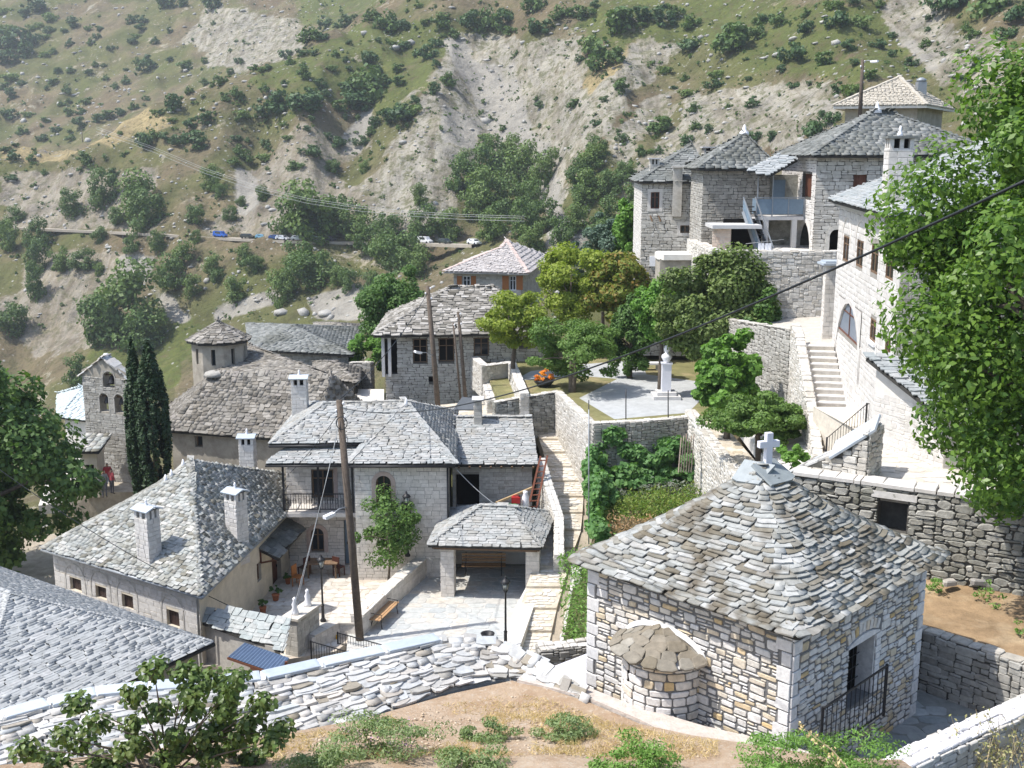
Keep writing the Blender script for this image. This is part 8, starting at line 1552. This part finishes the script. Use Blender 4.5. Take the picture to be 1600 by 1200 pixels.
fc_ = V(806, 784, Y=51.6); T = thing('fuel_can', 'red plastic can lying behind the shelter roof', 'can', fc_); m = MB(); m.box(fc_ + V3(0, 0, .1), (.42, .25, .3)); m.build('body', mRed, T); m = MB(); m.tube([fc_ + V3(-.15, 0, .3), fc_ + V3(0, 0, .36), fc_ + V3(.15, 0, .3)], .025, 6); m.build('handle', mRed, T); m = MB(); m.lathe(fc_ + V3(.17, 0, .26), [(.04, 0), (.04, .07)], 8); m.build('lid', mIron, T)
sk = V(821, 786, Y=51.8); T = thing('white_sack', 'white sack propped beside the rust red ladder', 'sack', sk); m = MB(); m.lathe(sk - V3(0, 0, .3), [(.12, 0), (.2, .15), (.17, .6), (.1, .8), (.13, .9)], 10); m.build('sack', mWhite, T)
gh = V(800, 792, Y=51.3); T = thing('green_hose', 'coiled green hose beside the red can', 'hose', gh); m = MB(); m.tube([gh + V3(.28 * math.cos(a), .2 * math.sin(a), .02 + a * .004) for a in np.linspace(0, 18, 60)], .03, 5); m.build('coil', mGreenP, T)
mh_ = V(762, 998, z=ZP); T = thing('water_trough', 'small dark round drain pot at the front of the square', 'pot', mh_); m = MB(); m.lathe(mh_, [(.2, 0), (.28, .2), (.3, .24), (.22, .24), (.18, .1)], 14); m.build('basin', mIron, T)
T = thing('satellite_panel', 'dark tilted panel with white legs beside the annex chimney', 'panel', V(722, 655, Y=59)); m = MB(); q = [V(708, 640, Y=58.5), V(740, 640, Y=58.5), V(742, 622, Y=59.3), V(722, 620, Y=59.3)]; m.quad(*q); m.quad(*[p - V3(0, -.03, .06) for p in reversed(q)]); m.build('panel', plain('dark grey panel', (.10, .11, .12), .5), T)
for k in range(4): m = MB(); p = V(711 + k * 9, 655, Y=58.6); m.box(p, (.14, .05, .5)); m.build('leg', mWhite, T)
# railing in front of the chapel window
rL = [frR.pt(u, 0, .75) for u in (frR.hit(1285, 1120, .75)[0], frR.hit(1382, 1095, .75)[0])]; zt_ = frR.hit(1285, 1108, .75)[1] + ZC; rail('iron_railing', 'plain black iron railing under the chapel window', [V3(rL[0].x, rL[0].y, zt_ - 1.25), V3(rL[1].x, rL[1].y, zt_ - 1.25)], 1.25, .2)
for (px, py, s, lb, rt_) in ((1482, 912, .5, 'fallen white flat stone at the foot of the dark wall', .4), (1530, 910, .6, 'reddish flat slab fallen at the foot of the dark wall', .1)):
    p = V(px, py, z=-12.2); o = bpy.data.objects.new('flat_stone', unit_mesh('rough', 3, mFlat, 'flat_stone')); COL.objects.link(o); o.location = p; o.scale = (s, s * .5, .12); o.rotation_euler = (0, .1, rt_); setp(o, lb, 'stone')
# firewood planks by the garden wall
T = thing('plank_stack', 'weathered upright planks leaning on the sunlit garden wall', 'planks', V(1062, 735, Y=50))
for k in range(6): m = MB(); a = V(1060 + k * 4, 738, Y=50 + k * .1); m.bar(a, a + V3(.12, .25, 1.6 + .1 * (k % 3)), .14, .03); m.build('plank', M('grey plank', [(.36, .28, .22), (.44, .36, .30)], .9, (8, .25), None, None) if k == 0 else MATS['grey plank'], T)
# ------------------------------------------------------------------ cars on the valley road and the road itself
rp_ = [on_hill(px, py) for px, py in ((-40, 352), (60, 358), (160, 362), (260, 367), (360, 373), (450, 377), (540, 379), (640, 381), (745, 384))]
mb = MB(); 
for a, b in zip(rp_, rp_[1:]):
    for k in range(8):
        p, q = a.lerp(b, k / 8), a.lerp(b, (k + 1) / 8); p = V3(p.x, p.y, a.z + (b.z - a.z) * k / 8); q = V3(q.x, q.y, a.z + (b.z - a.z) * (k + 1) / 8); nrm_ = V3(b.y - a.y, -(b.x - a.x), 0).normalized() * 1.35; up = V3(0, 0, .25)
        mb.quad(p + nrm_ + up, q + nrm_ + up, q - nrm_ + up, p - nrm_ + up); mb.quad(p + nrm_ - up * 1.5, q + nrm_ - up * 1.5, q + nrm_ + up, p + nrm_ + up)
o = mb.build('valley_road', M('dusty road', [(.36, .32, .265)], .95, (1, .15), None, (2, .3, .05))); o['kind'] = 'structure'
def car(p, rot, col, label, van=False):
    T = thing('parked_car', label, 'car', (0, 0, 0), 'cars parked along the valley road'); mt = plain('car paint ' + label[:20], col, .3, .1, .5)
    def part(name, mat, fn): m = MB(); fn(m); return m.build(name, mat, T, local=True)
    H = 1.75 if van else 1.4
    def body(m):
        side = [(-2.1, .3), (2.1, .3), (2.12, .72), (1.15, .9), (.55, H), (-1.5, H), (-2.05, .95)] if not van else [(-2.1, .3), (2.1, .3), (2.12, .8), (1.4, 1.0), (.95, H), (-2.0, H), (-2.1, .9)]
        n = len(side); vs = [(x, -.82 if z < 1 else -.7, z) for x, z in side] + [(x, .82 if z < 1 else .7, z) for x, z in side]; m.add(vs, [tuple(range(n)), tuple(range(2 * n - 1, n - 1, -1))] + [((i + 1) % n, i, n + i, n + (i + 1) % n) for i in range(n)])
    part('body', mt, body)
    def glass(m):
        for s in (-1, 1): m.add([(-1.4, s * .775, 1.0), (.7, s * .775, 1.0), (.4, s * .725, H - .12), (-1.25, s * .725, H - .12)], [(0, 1, 2, 3) if s < 0 else (3, 2, 1, 0)])
        m.add([(1.08, -.62, 1.0), (1.08, .62, 1.0), (.66, .6, H - .08), (.66, -.6, H - .08)], [(0, 1, 2, 3)])
    part('window', mGlass, glass)
    for x in (-1.3, 1.3):
        for s in (-1, 1):
            def wh_(m): vs = []; n = 14; vs = [(x + .31 * math.cos(2 * math.pi * k / n), s * .86, .31 + .31 * math.sin(2 * math.pi * k / n)) for k in range(n)] + [(x + .31 * math.cos(2 * math.pi * k / n), s * .66, .31 + .31 * math.sin(2 * math.pi * k / n)) for k in range(n)]; m.add(vs, [tuple(range(n)), tuple(range(2 * n - 1, n - 1, -1))] + [(k, (k + 1) % n, n + (k + 1) % n, n + k) for k in range(n)])
            part('wheel', mIron, wh_)
    T.scale = (.82, .82, .82)
    for s in (-.55, .55): part('headlight', mLamp, lambda m: m.box(V3(2.1, s, .62), (.06, .3, .14)))
    T.location = p; T.rotation_euler = (0, 0, rot)
for (px, py, col, lb, van, cr_) in ((345, 371, (.02, .10, .42), 'bright blue van parked on the valley road', True, 0), (388, 373, (.03, .035, .03), 'dark hatchback right of the bright blue van', False, .1), (408, 375, (.12, .27, .38), 'light blue car third from the left on the valley road', False, 0), (431, 373, (.02, .06, .2), 'navy car behind the light blue car', False, .2), (442, 375, (.7, .7, .72), 'white car half hidden by roadside bushes next to the navy car', False, 0), (467, 375, (.5, .52, .54), 'silver car behind the bushes in the middle of the row', False, .1), (498, 376, (.4, .42, .45), 'grey car near the right end of the shaded stretch', False, 0), (513, 378, (.03, .03, .035), 'black car at the end of the shaded stretch', False, .1), (667, 381, (.75, .75, .77), 'white car standing alone right of the large bushes', True, .3), (700, 382, (.04, .05, .045), 'dark car between the two white cars', False, 0), (741, 384, (.72, .73, .75), 'white car nearest the tile roofed house', False, 0)):
    f = on_hill(px, py)
    if f is None: continue
    i = max(0, min(len(rp_) - 2, next((k for k in range(len(rp_) - 1) if rp_[k + 1].x > f.x), len(rp_) - 2))); a, b = rp_[i], rp_[i + 1]; t_ = max(0, min(1, (f.x - a.x) / (b.x - a.x))); c = a.lerp(b, t_); d = b - a; car(V3(c.x, c.y - .3, c.z + .26), math.atan2(d.y, d.x) + cr_, col, lb, van)
# ------------------------------------------------------------------ people below the bell wall
def person(p, rot, label, top, legs, hair=(.03, .02, .015), h=1.7, skirt=False):
    T = thing('person', label, 'person', (0, 0, 0))
    J = {'pel': (0, 0, .93), 'wai': (0, 0, 1.08), 'che': (0, 0, 1.32), 'nec': (0, .01, 1.47), 'hed': (0, -.01, 1.55), 'crn': (0, -.015, 1.68), 'sl': (.17, 0, 1.41), 'el': (.25, .02, 1.14), 'hl': (.22, -.12, .92), 'fl': (.22, -.16, .84), 'sr': (-.17, 0, 1.41), 'er': (-.26, .03, 1.15), 'hr': (-.24, -.06, .92), 'fr': (-.24, -.09, .83),
         'tl': (.09, 0, .88), 'kl': (.1, -.03, .5), 'al': (.1, .02, .09), 'ol': (.11, -.13, .03), 'tr': (-.09, 0, .88), 'kr': (-.1, -.01, .5), 'ar': (-.1, .04, .09), 'or': (-.11, -.11, .03)}
    Rr = {'pel': .15, 'wai': .135, 'che': .16, 'nec': .055, 'hed': .08, 'crn': .085, 'sl': .07, 'el': .045, 'hl': .032, 'fl': .03, 'sr': .07, 'er': .045, 'hr': .032, 'fr': .03, 'tl': .095, 'kl': .06, 'al': .042, 'ol': .035, 'tr': .095, 'kr': .06, 'ar': .042, 'or': .035}
    ch = [['pel', 'wai', 'che', 'nec', 'hed', 'crn'], ['che', 'sl', 'el', 'hl', 'fl'], ['che', 'sr', 'er', 'hr', 'fr'], ['pel', 'tl', 'kl', 'al', 'ol'], ['pel', 'tr', 'kr', 'ar', 'or']]; nm = list(J); me = bpy.data.meshes.new('body'); me.from_pydata([tuple(c * h / 1.76 for c in J[k]) for k in nm], [(nm.index(a), nm.index(b)) for c in ch for a, b in zip(c, c[1:])], [])
    m_, t, b, out = nodes('clothing of ' + label[:24]); oc = N(t, 'ShaderNodeTexCoord').outputs['Object']; sp = N(t, 'ShaderNodeSeparateXYZ'); t.links.new(oc, sp.inputs[0]); s_ = h / 1.76
    t.links.new(ramp(t, math_(t, 'DIVIDE', sp.outputs[2], 1.8 * s_), [(0, (.03, .025, .02)), (.055, legs), (.52, top), (.81, (.42, .26, .18)), (.9, hair)], 'CONSTANT'), b.inputs['Base Color']); b.inputs['Roughness'].default_value = .8; me.materials.append(m_)
    o = bpy.data.objects.new('body', me); link(o, T); sk_ = o.modifiers.new('skin', 'SKIN'); me.skin_vertices.new() if not me.skin_vertices else None
    for i, k in enumerate(nm): r = Rr[k] * s_; me.skin_vertices[0].data[i].radius = (r, r * (.75 if k in ('che', 'wai', 'pel') else 1)); me.skin_vertices[0].data[i].use_root = (k == 'pel')
    sb_ = o.modifiers.new('sub', 'SUBSURF'); sb_.levels = 1; sb_.render_levels = 2
    T.location = p; T.rotation_euler = (0, 0, rot)
gp_ = lambda px, py: V(px, py, z=-19.62)
person(gp_(164, 777), .4, 'person in grey top standing nearest on the path below the bell wall', (.25, .27, .29), (.12, .13, .15)); person(gp_(176, 772), 2.6, 'person in dark red top walking below the bell wall', (.30, .05, .06), (.05, .05, .06), h=1.62); person(gp_(170, 766), -2.8, 'person in bright red shirt behind the grey topped one', (.45, .05, .06), (.20, .20, .22), h=1.75)
# ------------------------------------------------------------------ the air over the valley
zs = [v.co.z for v in HILL.data.vertices]; m = MB(); m.box(V3(0, 430, (min(zs) + max(zs)) / 2 + 4), (1180, 960, max(zs) - min(zs) + 12))
hm = bpy.data.materials.new('valley haze'); hm.use_nodes = True; t = hm.node_tree; t.nodes.remove(t.nodes['Principled BSDF']); pv = N(t, 'ShaderNodeVolumePrincipled'); pv.inputs['Density'].default_value = .00027; pv.inputs['Color'].default_value = (.86, .92, 1, 1); pv.inputs['Anisotropy'].default_value = .3
t.links.new(pv.outputs[0], t.nodes['Material Output'].inputs['Volume']); hz = m.build('haze', hm); hz['kind'] = 'stuff'
